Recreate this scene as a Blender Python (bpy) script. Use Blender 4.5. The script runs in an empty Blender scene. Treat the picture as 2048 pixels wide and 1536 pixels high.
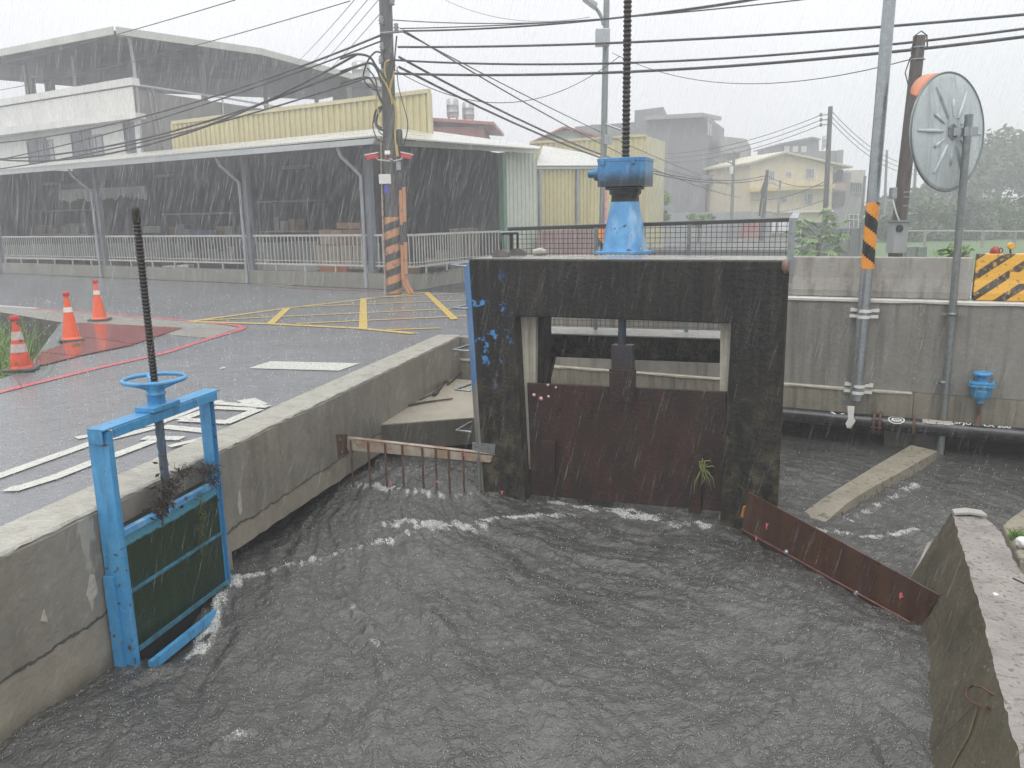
import bpy, bmesh, math, random
import numpy as np
from mathutils import Vector, Matrix
random.seed(7); RNG = np.random.default_rng(11)
R = math.radians
scene = bpy.context.scene
COL = scene.collection

# ------------------------------------------------------------ camera
FPX = 1580.0; PITCH = R(11.8); ROLL = R(0.95); CZ = 1.85
fw = Vector((0, math.cos(PITCH), -math.sin(PITCH))); r0 = Vector((1, 0, 0)); u0 = r0.cross(fw)
cr = r0*math.cos(ROLL) - u0*math.sin(ROLL); cu = r0*math.sin(ROLL) + u0*math.cos(ROLL)
cd = bpy.data.cameras.new('camera'); cam = bpy.data.objects.new('camera', cd); COL.objects.link(cam)
cd.sensor_width = 36; cd.lens = FPX/2048*36; cd.clip_start = 0.05; cd.clip_end = 3000
m = Matrix.Identity(4)
for i in range(3):
    m[i][0] = cr[i]; m[i][1] = cu[i]; m[i][2] = -fw[i]
m[2][3] = CZ
cam.matrix_world = m
scene.camera = cam
CP = Vector((0, 0, CZ))

# ------------------------------------------------------------ sky, sun, exposure
SUN_EL, SUN_AZ = R(58), R(200)
w = bpy.data.worlds.new('World'); scene.world = w; w.use_nodes = True
nt = w.node_tree; nt.nodes.clear()
def wn(t): return nt.nodes.new(t)
sky = wn('ShaderNodeTexSky'); sky.sky_type = 'NISHITA'; sky.sun_disc = False
sky.sun_elevation = SUN_EL; sky.sun_rotation = SUN_AZ; sky.dust_density = 6; sky.air_density = 1.5
hsv = wn('ShaderNodeHueSaturation'); hsv.inputs['Saturation'].default_value = 0.22
nt.links.new(sky.outputs[0], hsv.inputs['Color'])
tc = wn('ShaderNodeTexCoord'); sep = wn('ShaderNodeSeparateXYZ'); nt.links.new(tc.outputs['Generated'], sep.inputs[0])
rmp = wn('ShaderNodeValToRGB'); e = rmp.color_ramp.elements
e[0].position = 0.0; e[0].color = (6.3, 6.45, 6.7, 1); e[1].position = 1.0; e[1].color = (17.0, 17.1, 17.3, 1)
e2 = rmp.color_ramp.elements.new(0.24); e2.color = (8.7, 8.85, 9.1, 1)
e3 = rmp.color_ramp.elements.new(0.42); e3.color = (10.2, 10.3, 10.5, 1)
nt.links.new(sep.outputs['Z'], rmp.inputs[0])
cn = wn('ShaderNodeTexNoise'); cn.inputs['Scale'].default_value = 2.2; cn.inputs['Detail'].default_value = 3
nt.links.new(tc.outputs['Generated'], cn.inputs['Vector'])
cr2 = wn('ShaderNodeMapRange'); cr2.inputs['From Min'].default_value = .3; cr2.inputs['From Max'].default_value = .7
cr2.inputs['To Min'].default_value = .93; cr2.inputs['To Max'].default_value = 1.07
nt.links.new(cn.outputs['Fac'], cr2.inputs['Value'])
vm = wn('ShaderNodeVectorMath'); vm.operation = 'SCALE'
nt.links.new(rmp.outputs[0], vm.inputs[0]); nt.links.new(cr2.outputs[0], vm.inputs['Scale'])
mx = wn('ShaderNodeMixRGB'); mx.inputs[0].default_value = 0.93
nt.links.new(hsv.outputs[0], mx.inputs[1]); nt.links.new(vm.outputs[0], mx.inputs[2])
bg = wn('ShaderNodeBackground'); bg.inputs['Strength'].default_value = 0.098
nt.links.new(mx.outputs[0], bg.inputs[0])
wo = wn('ShaderNodeOutputWorld'); nt.links.new(bg.outputs[0], wo.inputs[0])
sd = bpy.data.lights.new('sun', 'SUN'); sd.energy = 0.8; sd.angle = R(40); sd.color = (1, .98, .95)
so = bpy.data.objects.new('sun', sd); COL.objects.link(so)
sv = Vector((math.sin(SUN_AZ)*math.cos(SUN_EL), math.cos(SUN_AZ)*math.cos(SUN_EL), math.sin(SUN_EL)))
so.rotation_euler = sv.to_track_quat('Z', 'Y').to_euler(); so.location = sv*40
vs = scene.view_settings; vs.view_transform = 'Standard'; vs.look = 'None'; vs.exposure = 0.36; vs.gamma = 1
cy = scene.cycles
cy.max_bounces = 6; cy.diffuse_bounces = 3; cy.glossy_bounces = 3; cy.transparent_max_bounces = 24
cy.transmission_bounces = 3; cy.volume_bounces = 1; cy.use_denoising = True

# ------------------------------------------------------------ pixel -> world helpers
def ray(x, y):
    return fw + cr*((x-1024)/FPX) + cu*((768-y)/FPX)
def Z(x, y, z=0.0):
    d = ray(x, y); return CP + d*((z-CZ)/d.z)
def Y(x, y, yy):
    d = ray(x, y); return CP + d*(yy/d.y)
class Fr:
    """vertical plane through two points; local x along it, y into the depth (left-hand normal), z up"""
    def __init__(s, A, B, off=0.0):
        A = Vector((A[0], A[1], 0)); B = Vector((B[0], B[1], 0))
        s.u = (B-A).normalized(); s.v = Vector((-s.u.y, s.u.x, 0)); s.o = A + s.v*off
    def w(s, x, y, z): return s.o + s.u*x + s.v*y + Vector((0, 0, z))
    def p(s, px, py, y=0.0):
        d = ray(px, py); n = s.v; t = ((s.o + s.v*y - CP).dot(n))/d.dot(n); return CP + d*t
    def l(s, px, py, y=0.0):
        q = s.p(px, py, y); return ((q-s.o).dot(s.u), q.z)

# ------------------------------------------------------------ materials
MATS = {}
def M(name, c1, c2=None, scale=3.0, rough=.6, metal=0.0, bump=0.0, bscale=30.0, streak=None, sp=None, spec=.5, detail=6, speck=None, vor=0, coat=0, extra=None):
    if name in MATS: return MATS[name]
    mt = bpy.data.materials.new(name); mt.use_nodes = True; t = mt.node_tree; N = t.nodes; L = t.links
    b = N['Principled BSDF']
    b.inputs['Roughness'].default_value = rough; b.inputs['Metallic'].default_value = metal
    b.inputs['Specular IOR Level'].default_value = spec
    if coat: b.inputs['Coat Weight'].default_value = coat; b.inputs['Coat Roughness'].default_value = .12
    tc = N.new('ShaderNodeTexCoord'); co = tc.outputs['Object']
    def noise(sc, det=detail, vec=None, rgh=.6):
        n = N.new('ShaderNodeTexNoise'); n.inputs['Scale'].default_value = sc; n.inputs['Detail'].default_value = det
        n.inputs['Roughness'].default_value = rgh
        L.new(vec or co, n.inputs['Vector']); return n.outputs['Fac']
    def ramp(v, lo, hi, tmin=0., tmax=1.):
        r = N.new('ShaderNodeMapRange'); r.inputs['From Min'].default_value = lo; r.inputs['From Max'].default_value = hi
        r.inputs['To Min'].default_value = tmin; r.inputs['To Max'].default_value = tmax
        L.new(v, r.inputs['Value']); return r.outputs[0]
    def mix(f, a, bb):
        x = N.new('ShaderNodeMixRGB')
        if isinstance(f, (int, float)): x.inputs[0].default_value = f
        else: L.new(f, x.inputs[0])
        for k, q in ((1, a), (2, bb)):
            if isinstance(q, tuple): x.inputs[k].default_value = (*q, 1)
            else: L.new(q, x.inputs[k])
        return x.outputs[0]
    def math_(op, a, bb):
        x = N.new('ShaderNodeMath'); x.operation = op
        for k, q in ((0, a), (1, bb)):
            if isinstance(q, (int, float)): x.inputs[k].default_value = q
            else: L.new(q, x.inputs[k])
        return x.outputs[0]
    def scaled(sx, sy, sz):
        q = N.new('ShaderNodeMapping'); q.inputs['Scale'].default_value = (sx, sy, sz); L.new(co, q.inputs[0]); return q.outputs[0]
    c2 = c2 or tuple(v*.75 for v in c1)
    c = mix(ramp(noise(scale), .3, .7), tuple(c1), tuple(c2))
    c = mix(ramp(noise(scale*9, 3), .35, .75, 0, .35), c, tuple(v*.6 for v in c1))
    if streak:
        sc_, amt, lo, hi = streak
        v = noise(1.0, 5, scaled(*(sp or (14, 14, .9))))
        c = mix(ramp(v, lo, hi, 0, amt), c, tuple(sc_))
    if speck:
        v = noise(speck[1], 2, None, .4); c = mix(ramp(v, speck[2], speck[2]+.05), c, tuple(speck[0]))
    if extra: c = extra(dict(N=N, L=L, co=co, noise=noise, ramp=ramp, mix=mix, math=math_, scaled=scaled, b=b), c)
    L.new(c, b.inputs['Base Color'])
    L.new(ramp(noise(scale*2.3), .3, .7, max(.03, rough*.75), min(1, rough*1.25)), b.inputs['Roughness'])
    if bump:
        bn = N.new('ShaderNodeBump'); bn.inputs['Strength'].default_value = min(1, bump); bn.inputs['Distance'].default_value = .02
        h = noise(bscale, 5)
        if vor:
            vo = N.new('ShaderNodeTexVoronoi'); vo.inputs['Scale'].default_value = vor; L.new(co, vo.inputs['Vector'])
            h = math_('ADD', h, math_('MULTIPLY', ramp(vo.outputs['Distance'], 0, .5), .5))
        L.new(h, bn.inputs['Height']); L.new(bn.outputs[0], b.inputs['Normal'])
    MATS[name] = mt; return mt

# ------------------------------------------------------------ mesh builder
class MB:
    def __init__(s): s.v = []; s.f = []; s.sm = []
    def add(s, vs, fs, smooth=False):
        k = len(s.v); s.v += [Vector(q) for q in vs]; s.f += [[i+k for i in f] for f in fs]; s.sm += [smooth]*len(fs); return s
    def prism(s, pts, ext):
        pts = [Vector(p) for p in pts]; ext = Vector(ext); n = len(pts)
        nn = Vector((0, 0, 0))
        for i in range(n):
            a, b = pts[i], pts[(i+1) % n]; nn += a.cross(b)
        if nn.dot(ext) > 0: pts = pts[::-1]
        vs = pts + [p+ext for p in pts]
        fs = [list(range(n)), list(range(2*n-1, n-1, -1))] + [[i, i+n, (i+1) % n+n, (i+1) % n] for i in range(n)]
        return s.add(vs, fs)
    def fbox(s, F, x0, x1, y0, y1, z0, z1):
        return s.prism([F.w(x0, y0, z0), F.w(x1, y0, z0), F.w(x1, y1, z0), F.w(x0, y1, z0)], (0, 0, z1-z0))
    def box(s, x0, x1, y0, y1, z0, z1):
        return s.prism([(x0, y0, z0), (x1, y0, z0), (x1, y1, z0), (x0, y1, z0)], (0, 0, z1-z0))
    def obox(s, c, ax, ay, az):
        c, ax, ay, az = map(Vector, (c, ax, ay, az))
        return s.prism([c-ax-ay-az, c+ax-ay-az, c+ax+ay-az, c-ax+ay-az], az*2)
    def tube(s, pts, r, n=8, caps=True, smooth=True):
        pts = [Vector(p) for p in pts]; m_ = len(pts); rs = r if isinstance(r, (list, tuple)) else [r]*m_
        vs = []; pu = None
        for i, p in enumerate(pts):
            t = (pts[min(i+1, m_-1)] - pts[max(i-1, 0)])
            t = t.normalized() if t.length > 1e-9 else Vector((0, 0, 1))
            if pu is None:
                a = Vector((0, 0, 1)) if abs(t.z) < .9 else Vector((1, 0, 0)); pu = t.cross(a).normalized()
            else:
                pu = pu - t*pu.dot(t); pu = pu.normalized() if pu.length > 1e-6 else t.orthogonal().normalized()
            q = t.cross(pu)
            vs += [p + (pu*math.cos(2*math.pi*k/n) + q*math.sin(2*math.pi*k/n))*rs[i] for k in range(n)]
        fs = [[i*n+k, i*n+(k+1) % n, (i+1)*n+(k+1) % n, (i+1)*n+k] for i in range(m_-1) for k in range(n)]
        s.add(vs, fs, smooth)
        if caps:
            s.add(vs[:n], [list(range(n))[::-1]]); s.add(vs[-n:], [list(range(n))])
        return s
    def lathe(s, c, prof, n=16, ax=(0, 0, 1), smooth=True, caps=True):
        c = Vector(c); ax = Vector(ax).normalized(); a = ax.orthogonal().normalized()
        if abs(ax.z) > .99: a = Vector((1, 0, 0))
        b = ax.cross(a); vs = []
        for (r, h) in prof: vs += [c + ax*h + (a*math.cos(2*math.pi*k/n)+b*math.sin(2*math.pi*k/n))*r for k in range(n)]
        fs = [[i*n+k, i*n+(k+1) % n, (i+1)*n+(k+1) % n, (i+1)*n+k] for i in range(len(prof)-1) for k in range(n)]
        s.add(vs, fs, smooth)
        if caps: s.add(vs[:n], [list(range(n))[::-1]]); s.add(vs[-n:], [list(range(n))])
        return s
    def build(s, name, mat, parent=None, origin=None, bevel=0.0, label=None, mats=None, midx=None):
        off = Vector((0, 0, 0))
        if parent is not None:
            q = parent
            while q is not None: off += q.location; q = q.parent
        loc = Vector((0, 0, 0))
        if origin is not None and parent is None: loc = Vector(origin); off = loc
        me = bpy.data.meshes.new(name); me.from_pydata([tuple(p-off) for p in s.v], [], s.f)
        me.polygons.foreach_set('use_smooth', s.sm)
        for mm in (mats or [mat]): me.materials.append(mm)
        if midx is not None: me.polygons.foreach_set('material_index', midx)
        me.update()
        o = bpy.data.objects.new(name, me); COL.objects.link(o); o.location = loc
        if parent is not None: o.parent = parent
        if bevel:
            b = o.modifiers.new('bevel', 'BEVEL'); b.width = bevel; b.segments = 2; b.limit_method = 'ANGLE'; b.angle_limit = R(40)
        if label: o['label'] = label
        return o
def thing(name, label, cat, loc, group=None):
    o = bpy.data.objects.new(name, None); COL.objects.link(o); o.location = Vector(loc); o.empty_display_size = .2
    o['label'] = label; o['category'] = cat
    if group: o['group'] = group
    return o
def tag(o, label, cat, group=None):
    o['label'] = label; o['category'] = cat
    if group: o['group'] = group
    return o
def struct(o): o['kind'] = 'structure'; return o
def copytree(o, parent=None):
    c = o.copy(); COL.objects.link(c)
    if parent: c.parent = parent
    for ch in list(o.children): copytree(ch, c)
    return c

# ------------------------------------------------------------ value noise in numpy
def vnoise(x, y, seed=0):
    xi = np.floor(x).astype(np.int64); yi = np.floor(y).astype(np.int64); xf = x-xi; yf = y-yi
    def h(a, b):
        k = (a*374761393 + b*668265263 + seed*1442695041) & 0xffffffff
        k = ((k ^ (k >> 13))*1274126177) & 0xffffffff
        return ((k ^ (k >> 16)) & 0xffff)/65535.0
    sx = xf*xf*xf*(xf*(xf*6-15)+10); sy = yf*yf*yf*(yf*(yf*6-15)+10)
    a = h(xi, yi); b = h(xi+1, yi); c = h(xi, yi+1); d = h(xi+1, yi+1)
    return (a*(1-sx)+b*sx)*(1-sy) + (c*(1-sx)+d*sx)*sy
def fbm(x, y, o=4, seed=0):
    r = 0; a = 1; t = 0
    for i in range(o): r = r + a*vnoise(x*2**i+17*i, y*2**i-9*i, seed+i); t += a; a *= .5
    return r/t

# ============================================================ key lines
WZ = -0.80
LA, LB = Z(0, 1110, .2), Z(925, 668, .2)          # front edge of the left canal wall
FL = Fr(LA, LB)                                    # local y = away from the canal (into the road)
RA, RB = Vector((3.28, 9.36, 0)), Vector((5.5, 8.21, 0))
FR = Fr(RA, RB)                                    # right wall, y into the ground behind
if FR.v.y < 0: FR.v = -FR.v
GA, GB = Vector((-.38, 7.45, 0)), Vector((1.76, 6.51, 0))
FG = Fr(GA, GB)                                    # gate structure front plane
if FG.v.y < 0: FG.v = -FG.v
dl = FL.u; 
# intersection of FL and FR
def isect(F1, F2):
    a = np.array([[F1.u.x, -F2.u.x], [F1.u.y, -F2.u.y]]); b = np.array([F2.o.x-F1.o.x, F2.o.y-F1.o.y]); t = np.linalg.solve(a, b); return F1.w(t[0], 0, 0)
Q = isect(FL, FR)

# ============================================================ materials used
m_asph = M('wet_asphalt', (.168, .176, .186), (.205, .212, .222), .6, .2, bump=.25, bscale=70, vor=12, spec=.55, detail=8)
m_ground = M('ground_soil', (.07, .075, .05), (.10, .10, .07), .5, .6, bump=.3)
m_grass = M('field_grass', (.06, .12, .035), (.10, .17, .05), .8, .8, bump=.4, bscale=6)
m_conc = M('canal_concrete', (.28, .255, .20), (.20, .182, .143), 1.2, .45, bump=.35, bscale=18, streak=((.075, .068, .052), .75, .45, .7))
m_conc_d = M('dark_concrete', (.115, .11, .09), (.07, .068, .05), 1.5, .5, bump=.4, bscale=18, streak=((.05, .05, .035), .6, .45, .7))  # darker concrete for ditch sides, pier and ledge body
m_cope = M('coping_concrete', (.46, .445, .385), (.32, .31, .26), 9, .22, bump=.6, bscale=35, streak=((.22, .21, .17), .6, .52, .68), sp=(5, 5, 5))
m_barr = M('barrier_concrete', (.36, .345, .31), (.28, .265, .235), 1.6, .45, bump=.3, bscale=20, streak=((.16, .145, .125), .85, .46, .66), sp=(9, 9, .7))
m_cgrey = M('grey_concrete', (.27, .255, .225), (.19, .18, .158), 1.6, .45, bump=.3, bscale=20, streak=((.105, .10, .085), .8, .47, .68), sp=(9, 9, .5))
m_white = M('white_paint', (.74, .74, .70), (.6, .6, .56), 8, .4, bump=.2)
m_mark = M('road_paint_white', (.62, .62, .57), (.46, .46, .42), 9, .3, bump=.3, bscale=60, speck=((.12, .12, .12), 40, .66))
m_yel = M('road_paint_yellow', (.66, .47, .10), (.5, .37, .12), 9, .3, bump=.3, bscale=60, speck=((.1, .1, .1), 40, .68))
m_red = M('road_paint_red', (.56, .10, .13), (.42, .1, .12), 9, .3, bump=.3, bscale=60)
m_blue = M('blue_paint', (.055, .27, .54), (.085, .33, .58), 3, .36, bump=.25, bscale=22, streak=((.03, .10, .17), .7, .52, .72), sp=(12, 12, 2), coat=.2, speck=((.10, .055, .03), 22, .69))
m_blueold = M('weathered_blue_paint', (.12, .37, .66), (.05, .20, .44), 5, .35, bump=.2, bscale=20, streak=((.34, .50, .66), .7, .52, .68), sp=(7, 7, 2.5), coat=.2, speck=((.05, .08, .12), 15, .67))
m_black = M('black_metal', (.018, .018, .017), (.03, .028, .025), 8, .35, bump=.2)
m_galv = M('galvanised_steel', (.42, .45, .46), (.30, .33, .34), 14, .32, metal=.75, bump=.08, bscale=50, streak=((.2, .22, .22), .5, .5, .75))
m_galvd = M('dull_galvanised_steel', (.26, .29, .28), (.17, .19, .185), 24, .42, metal=.55, bump=.12, bscale=60)
m_dark = M('void_shade', (.012, .012, .013), None, 2, .9)  # near-black colour stands in for the shade in hidden voids
m_brown = M('brown_steel_plate', (.092, .043, .023), (.056, .027, .016), 3, .32, bump=.15, bscale=30, streak=((.03, .013, .012), .7, .45, .7))
m_gate = M('rusty_gate_steel', (.036, .0175, .0125), (.018, .012, .011), 2.4, .35, bump=.25, bscale=30, streak=((.07, .022, .018), .6, .5, .75), sp=(6, 6, 1.2))
m_rust = M('rusty_iron', (.13, .065, .035), (.06, .035, .022), 14, .6, bump=.4, bscale=60)
m_rustw = M('rust_stained_pale_steel', (.42, .39, .33), (.24, .14, .08), 5, .4, bump=.2, streak=((.25, .12, .05), .6, .5, .65), sp=(10, 10, 10))
m_pink = M('snail_eggs', (.85, .14, .20), (.7, .2, .22), 60, .5, bump=.6, bscale=200)
m_wood = M('wet_dead_wood', (.055, .04, .03), (.03, .022, .016), 12, .6, bump=.6, bscale=50)
m_screw = M('greased_screw_steel', (.045, .038, .030), (.02, .018, .016), 25, .38, metal=.4, bump=.2, bscale=80)
m_cable = M('black_cable', (.018, .018, .02), None, 5, .4)

# moss-black concrete of the gate structure, with rests of blue paint near its left edge and brown moss low down
def _gatex(d, c):
    N, L = d['N'], d['L']
    s = N.new('ShaderNodeSeparateXYZ'); L.new(d['co'], s.inputs[0])
    v = d['noise'](1.0, 6, d['scaled'](16, 16, .8)); c = d['mix'](d['ramp'](v, .47, .72, 0, .7), c, (.050, .043, .033)); v2 = d['noise'](1.0, 5, d['scaled'](38, 38, 1.2)); c = d['mix'](d['ramp'](v2, .55, .7, 0, .8), c, (.006, .006, .006))
    lowz = d['ramp'](s.outputs['Z'], 1.6, .4); n2 = d['ramp'](d['noise'](7, 6), .46, .62)
    c = d['mix'](d['math']('MULTIPLY', d['math']('MULTIPLY', lowz, n2), .75), c, (.085, .075, .042))
    left = d['ramp'](s.outputs['X'], -.52, -.66); n3 = d['ramp'](d['noise'](4.5, 9, None, .7), .575, .60)
    hz = d['math']('MULTIPLY', d['ramp'](s.outputs['Z'], 1.05, 1.2), d['ramp'](s.outputs['Z'], 2.2, 1.9))
    c = d['mix'](d['math']('MULTIPLY', d['math']('MULTIPLY', left, n3), hz), c, (.06, .22, .48))
    return c
m_mossblk = M('moss_black_concrete', (.010, .010, .0095), (.020, .018, .015), 2.2, .4, spec=.3, bump=.5, bscale=24, extra=_gatex)

# ============================================================ ground, road, canal
# -- ground with the canal and the ditch cut out
d1, d2, d3, d4, d5, d6 = Z(-160, 598), Z(121, 645), Z(64, 722), Z(22, 750), Z(-60, 775), Z(-300, 700)
lw0 = FL.w(-16, .30, 0); lw1 = FL.w(7.96, .30, 0)
outer = [Vector((lw0.x, lw0.y, 0)), Vector((lw1.x, lw1.y+.05, 0)), FR.w(-4.2, .02, 0), FR.w(40, .02, 0), Vector((600, -12, 0)), Vector((600, 700, 0)), Vector((-600, 700, 0)), Vector((-600, lw0.y, 0))]
from mathutils.geometry import tessellate_polygon
hole = [d1, d2, d3, d4, d5, d6]
for q in hole: q.z = 0
tri = tessellate_polygon([outer, hole]); allp = outer+hole
g = MB(); g.add([p+Vector((0, 0, -.004)) for p in allp], [list(t) for t in tri])
g.f = [f if (g.v[f[1]]-g.v[f[0]]).cross(g.v[f[2]]-g.v[f[0]]).z > 0 else f[::-1] for f in g.f]
struct(g.build('road', m_asph))
# bed sheet added to block sky light from below, and earth banks
b = MB(); b.add([(-60, -30, -1.7), (60, -30, -1.7), (60, 60, -1.7), (-60, 60, -1.7)], [[0, 1, 2, 3]]); struct(b.build('bed_light_block', m_dark))
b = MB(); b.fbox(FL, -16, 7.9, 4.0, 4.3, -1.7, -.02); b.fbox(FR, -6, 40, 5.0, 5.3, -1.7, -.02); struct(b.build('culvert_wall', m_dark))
# grass field right
gf = MB(); gf.add([Vector((9, 22, .01)), Vector((80, 10, .01)), Vector((260, 200, .01)), Vector((24, 80, .01)), Vector((14, 42, .01))], [[0, 1, 2, 3, 4]]); struct(gf.build('field', m_grass))
# ditch
db = MB(); db.prism([p+Vector((0, 0, -1.2)) for p in hole], (0, 0, -.1))
struct(db.build('ditch_floor', m_ground))
dw = MB()
for a, c in zip(hole, hole[1:]+hole[:1]): dw.add([a, c, c+Vector((0, 0, -1.25)), a+Vector((0, 0, -1.25))], [[0, 1, 2, 3]])
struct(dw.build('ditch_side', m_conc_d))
# pavement strips beside the ditch
def flat(pts, z, name, mat):
    mb = MB(); mb.add([Vector((p.x, p.y, z)) for p in pts], [list(range(len(pts)))])
    if (mb.v[1]-mb.v[0]).cross(mb.v[2]-mb.v[0]).z < 0: mb.f = [mb.f[0][::-1]]
    return struct(mb.build(name, mat))
flat([Z(-160, 596), Z(0, 612), Z(60, 617), Z(380, 640), Z(480, 656), Z(415, 676), Z(352, 671), Z(156, 647), Z(121, 644.6), Z(-160, 597.6)], .001, 'pavement', m_cgrey)
def ribbon(pts, wd, z):
    pts = [Vector((p.x, p.y, z)) for p in pts]; mb = MB(); vs = []
    for i, p in enumerate(pts):
        if 0 < i < len(pts)-1:
            a = (p-pts[i-1]).normalized(); c = (pts[i+1]-p).normalized(); t = (a+c).normalized(); k = 1/max(.5, t.dot(a))
        else: t = (pts[min(i+1, len(pts)-1)]-pts[max(i-1, 0)]).normalized(); k = 1
        n = Vector((-t.y, t.x, 0))*wd/2*k; vs += [p+n, p-n]
    mb.add(vs, [[2*i+1, 2*i+3, 2*i+2, 2*i] for i in range(len(pts)-1)]); return mb
def mark(px, wd, mat, z=.005, name='road_marking'): return struct(ribbon([Z(x, y) for x, y in px], wd, z).build(name, mat))
mark([(-80, 809), (0, 784), (180, 740), (330, 706), (410, 680), (478, 660), (488, 655), (470, 650), (380, 642), (200, 627), (70, 618)], .13, m_red)
mark([(-160, 594), (0, 612), (75, 617)], .15, m_mark)
mark([(-100, 541), (0, 546), (200, 551), (400, 561), (585, 573)], .12, m_mark)
mark([(560, 575), (660, 579), (760, 582)], .12, m_red)
def h2(x, y): return (380+x/3.657, 560+y/3.657)
zk = .005
for seg, zz in (([(0, 305), (700, 208), (1720, 92)], .006), ([(0, 305), (590, 322), (1240, 355), (1640, 393)], .0075), ([(710, 210), (590, 320)], .009), ([(1268, 137), (1266, 360)], .0095), ([(1728, 92), (1935, 290)], .010),
            ([(800, 198), (2100, 146)], .0110), ([(100, 297), (2100, 204)], .0115), ([(780, 322), (2100, 262)], .0120), ([(1440, 368), (1830, 355)], .0125), ([(1290, 135), (2100, 92)], .0130)):
    mark([h2(*q) for q in seg], .15 if zz < .0108 else .10, m_yel, zz)
flat([Z(497, 737), Z(541, 723), Z(720, 727), Z(678, 742)], .005, 'road_marking', m_mark)
flat([Z(438, 739), Z(441, 736), Z(452, 734), Z(450, 737)], .005, 'road_marking', m_mark)
def h1(x, y): return (x/3.657, 720+y/3.657)
zz = .005
for seg, wd in (([(560, 574), (1160, 464), (1500, 330), (1625, 300)], .11), ([(-160, 905), (0, 850), (670, 612), (1150, 492)], .12), ([(1190, 490), (1520, 524)], .13),
            ([(55, 945), (130, 945), (400, 862), (690, 748), (840, 702), (1130, 592)], .12), ([(1050, 574), (1335, 578)], .13), ([(1560, 352), (1860, 366)], .13),
            ([(1580, 350), (1320, 440)], .13), ([(1320, 442), (1680, 462)], .13), ([(1640, 470), (1890, 366)], .13), ([(1590, 322), (1965, 348)], .12),
            ([(1800, 295), (1890, 338)], .2), ([(1360, 630), (1445, 638)], .1), ([(1240, 642), (1500, 580)], .08)):
    zz += .0007; mark([h1(*q) for q in seg], wd, m_mark, zz)

# ============================================================ water
gx0, gx1, gy0, gy1, st = -3.4, 7.6, 1.6, 11.6, .0135
xs = np.arange(gx0, gx1, st); ys = np.arange(gy0, gy1, st); GX, GY = np.meshgrid(xs, ys)
# flow frame: jet coming out under the gate and turning towards the camera
def seg_d(ax, ay, bx, by):
    t = np.clip(((GX-ax)*(bx-ax)+(GY-ay)*(by-ay))/((bx-ax)**2+(by-ay)**2), 0, 1)
    return np.hypot(GX-ax-t*(bx-ax), GY-ay-t*(by-ay)), t
_c = Z(1010, 940, WZ); PX, PY = GX-_c.x, GY-_c.y; RR = np.hypot(PX, PY); TH = np.arctan2(PY, PX)
sw = TH + .16*RR + .25*(fbm(GX*.9, GY*.9, 3, 5)-.5)                 # slowly turning currents
wx = GX + .30*(fbm(GX*1.3, GY*1.3, 3, 5)-.5); wy = GY + .30*(fbm(GX*1.3+9, GY*1.3, 3, 8)-.5)
UU = sw*(RR+.6)                                                       # arc length across the current
Hh = .12*(fbm(wx*.8, wy*.9, 2, 1)-.5) + .085*(fbm(UU*2.2, RR*.9, 3, 3)-.5) + .044*(fbm(UU*6.5, RR*3.0, 3, 13)-.5)
_dr = -((GX-FR.o.x)*FR.v.x+(GY-FR.o.y)*FR.v.y); calm = np.clip(_dr/1.8, .12, 1)
Hh = Hh*calm + (.014*(fbm(UU*14, RR*9, 2, 23)-.5) + .015*(fbm(wx*14, wy*15, 2, 21)-.5) + .011*(fbm(GX*27, GY*29, 2, 31)-.5))*(.4+.6*calm)
foam = np.zeros_like(GX)
def band(ptsz, wd, amt, hgt=.02):
    global foam, Hh
    for (a, c) in zip(ptsz, ptsz[1:]):
        A_ = Z(*a, WZ); B_ = Z(*c, WZ); dd, t = seg_d(A_.x, A_.y, B_.x, B_.y)
        k = np.exp(-(dd/wd)**2); foam = np.maximum(foam, k*amt); Hh += k*hgt*(.5+fbm(GX*7, GY*7, 2, 77))*.6
band([(470, 1165), (620, 1125), (760, 1090), (870, 1050), (1000, 1035), (1150, 1028)], .055, .8)
band([(470, 1175), (430, 1215), (390, 1290)], .075, 1.0)
band([(780, 1052), (880, 1060), (960, 1048)], .11, .75, .04)
band([(1110, 1000), (1180, 1010), (1330, 1040), (1360, 1050)], .10, .8, .03)
band([(720, 975), (800, 990), (930, 995)], .10, .55)
band([(1360, 1010), (1400, 1045), (1420, 1060)], .05, .8)
band([(830, 1105), (940, 1115), (1010, 1108)], .16, .14); band([(690, 1190), (740, 1250), (775, 1340)], .05, .30, .05)
band([(430, 1488), (500, 1450), (520, 1420)], .05, .30, .03); band([(1640, 1070), (1700, 1072), (1830, 1068)], .04, .85)
band([(1700, 1040), (1780, 1000), (1830, 970)], .06, .45); band([(1600, 1050), (1650, 1085)], .07, .5); band([(1180, 1065), (1300, 1085), (1420, 1110)], .06, .25)
n1 = fbm(UU*13, RR*9, 4, 41); n2 = fbm(GX*2.2, GY*2.2, 3, 43)
foam = foam*(.25+1.3*np.clip((n1-.35)*2.6, 0, 1)) + np.clip((n1-.62)*3, 0, 1)*np.clip((n2-.45)*3, 0, 1)*.4
dgx, dgt = seg_d(Z(330, 1295, WZ).x, Z(330, 1295, WZ).y, Z(395, 1235, WZ).x, Z(395, 1235, WZ).y); Hh -= .11*np.exp(-(dgx/.13)**2)
foam = np.clip(foam, 0, 1)
def dent(p0, p1, wd, h_):
    global Hh
    A_, B_ = Z(*p0, WZ), Z(*p1, WZ); dd, t = seg_d(A_.x, A_.y, B_.x, B_.y); Hh -= h_*np.exp(-(dd/wd)**2)
dent((1110, 990), (1430, 1020), .15, .075); dent((1490, 1062), (1840, 1256), .14, .035)
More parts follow.
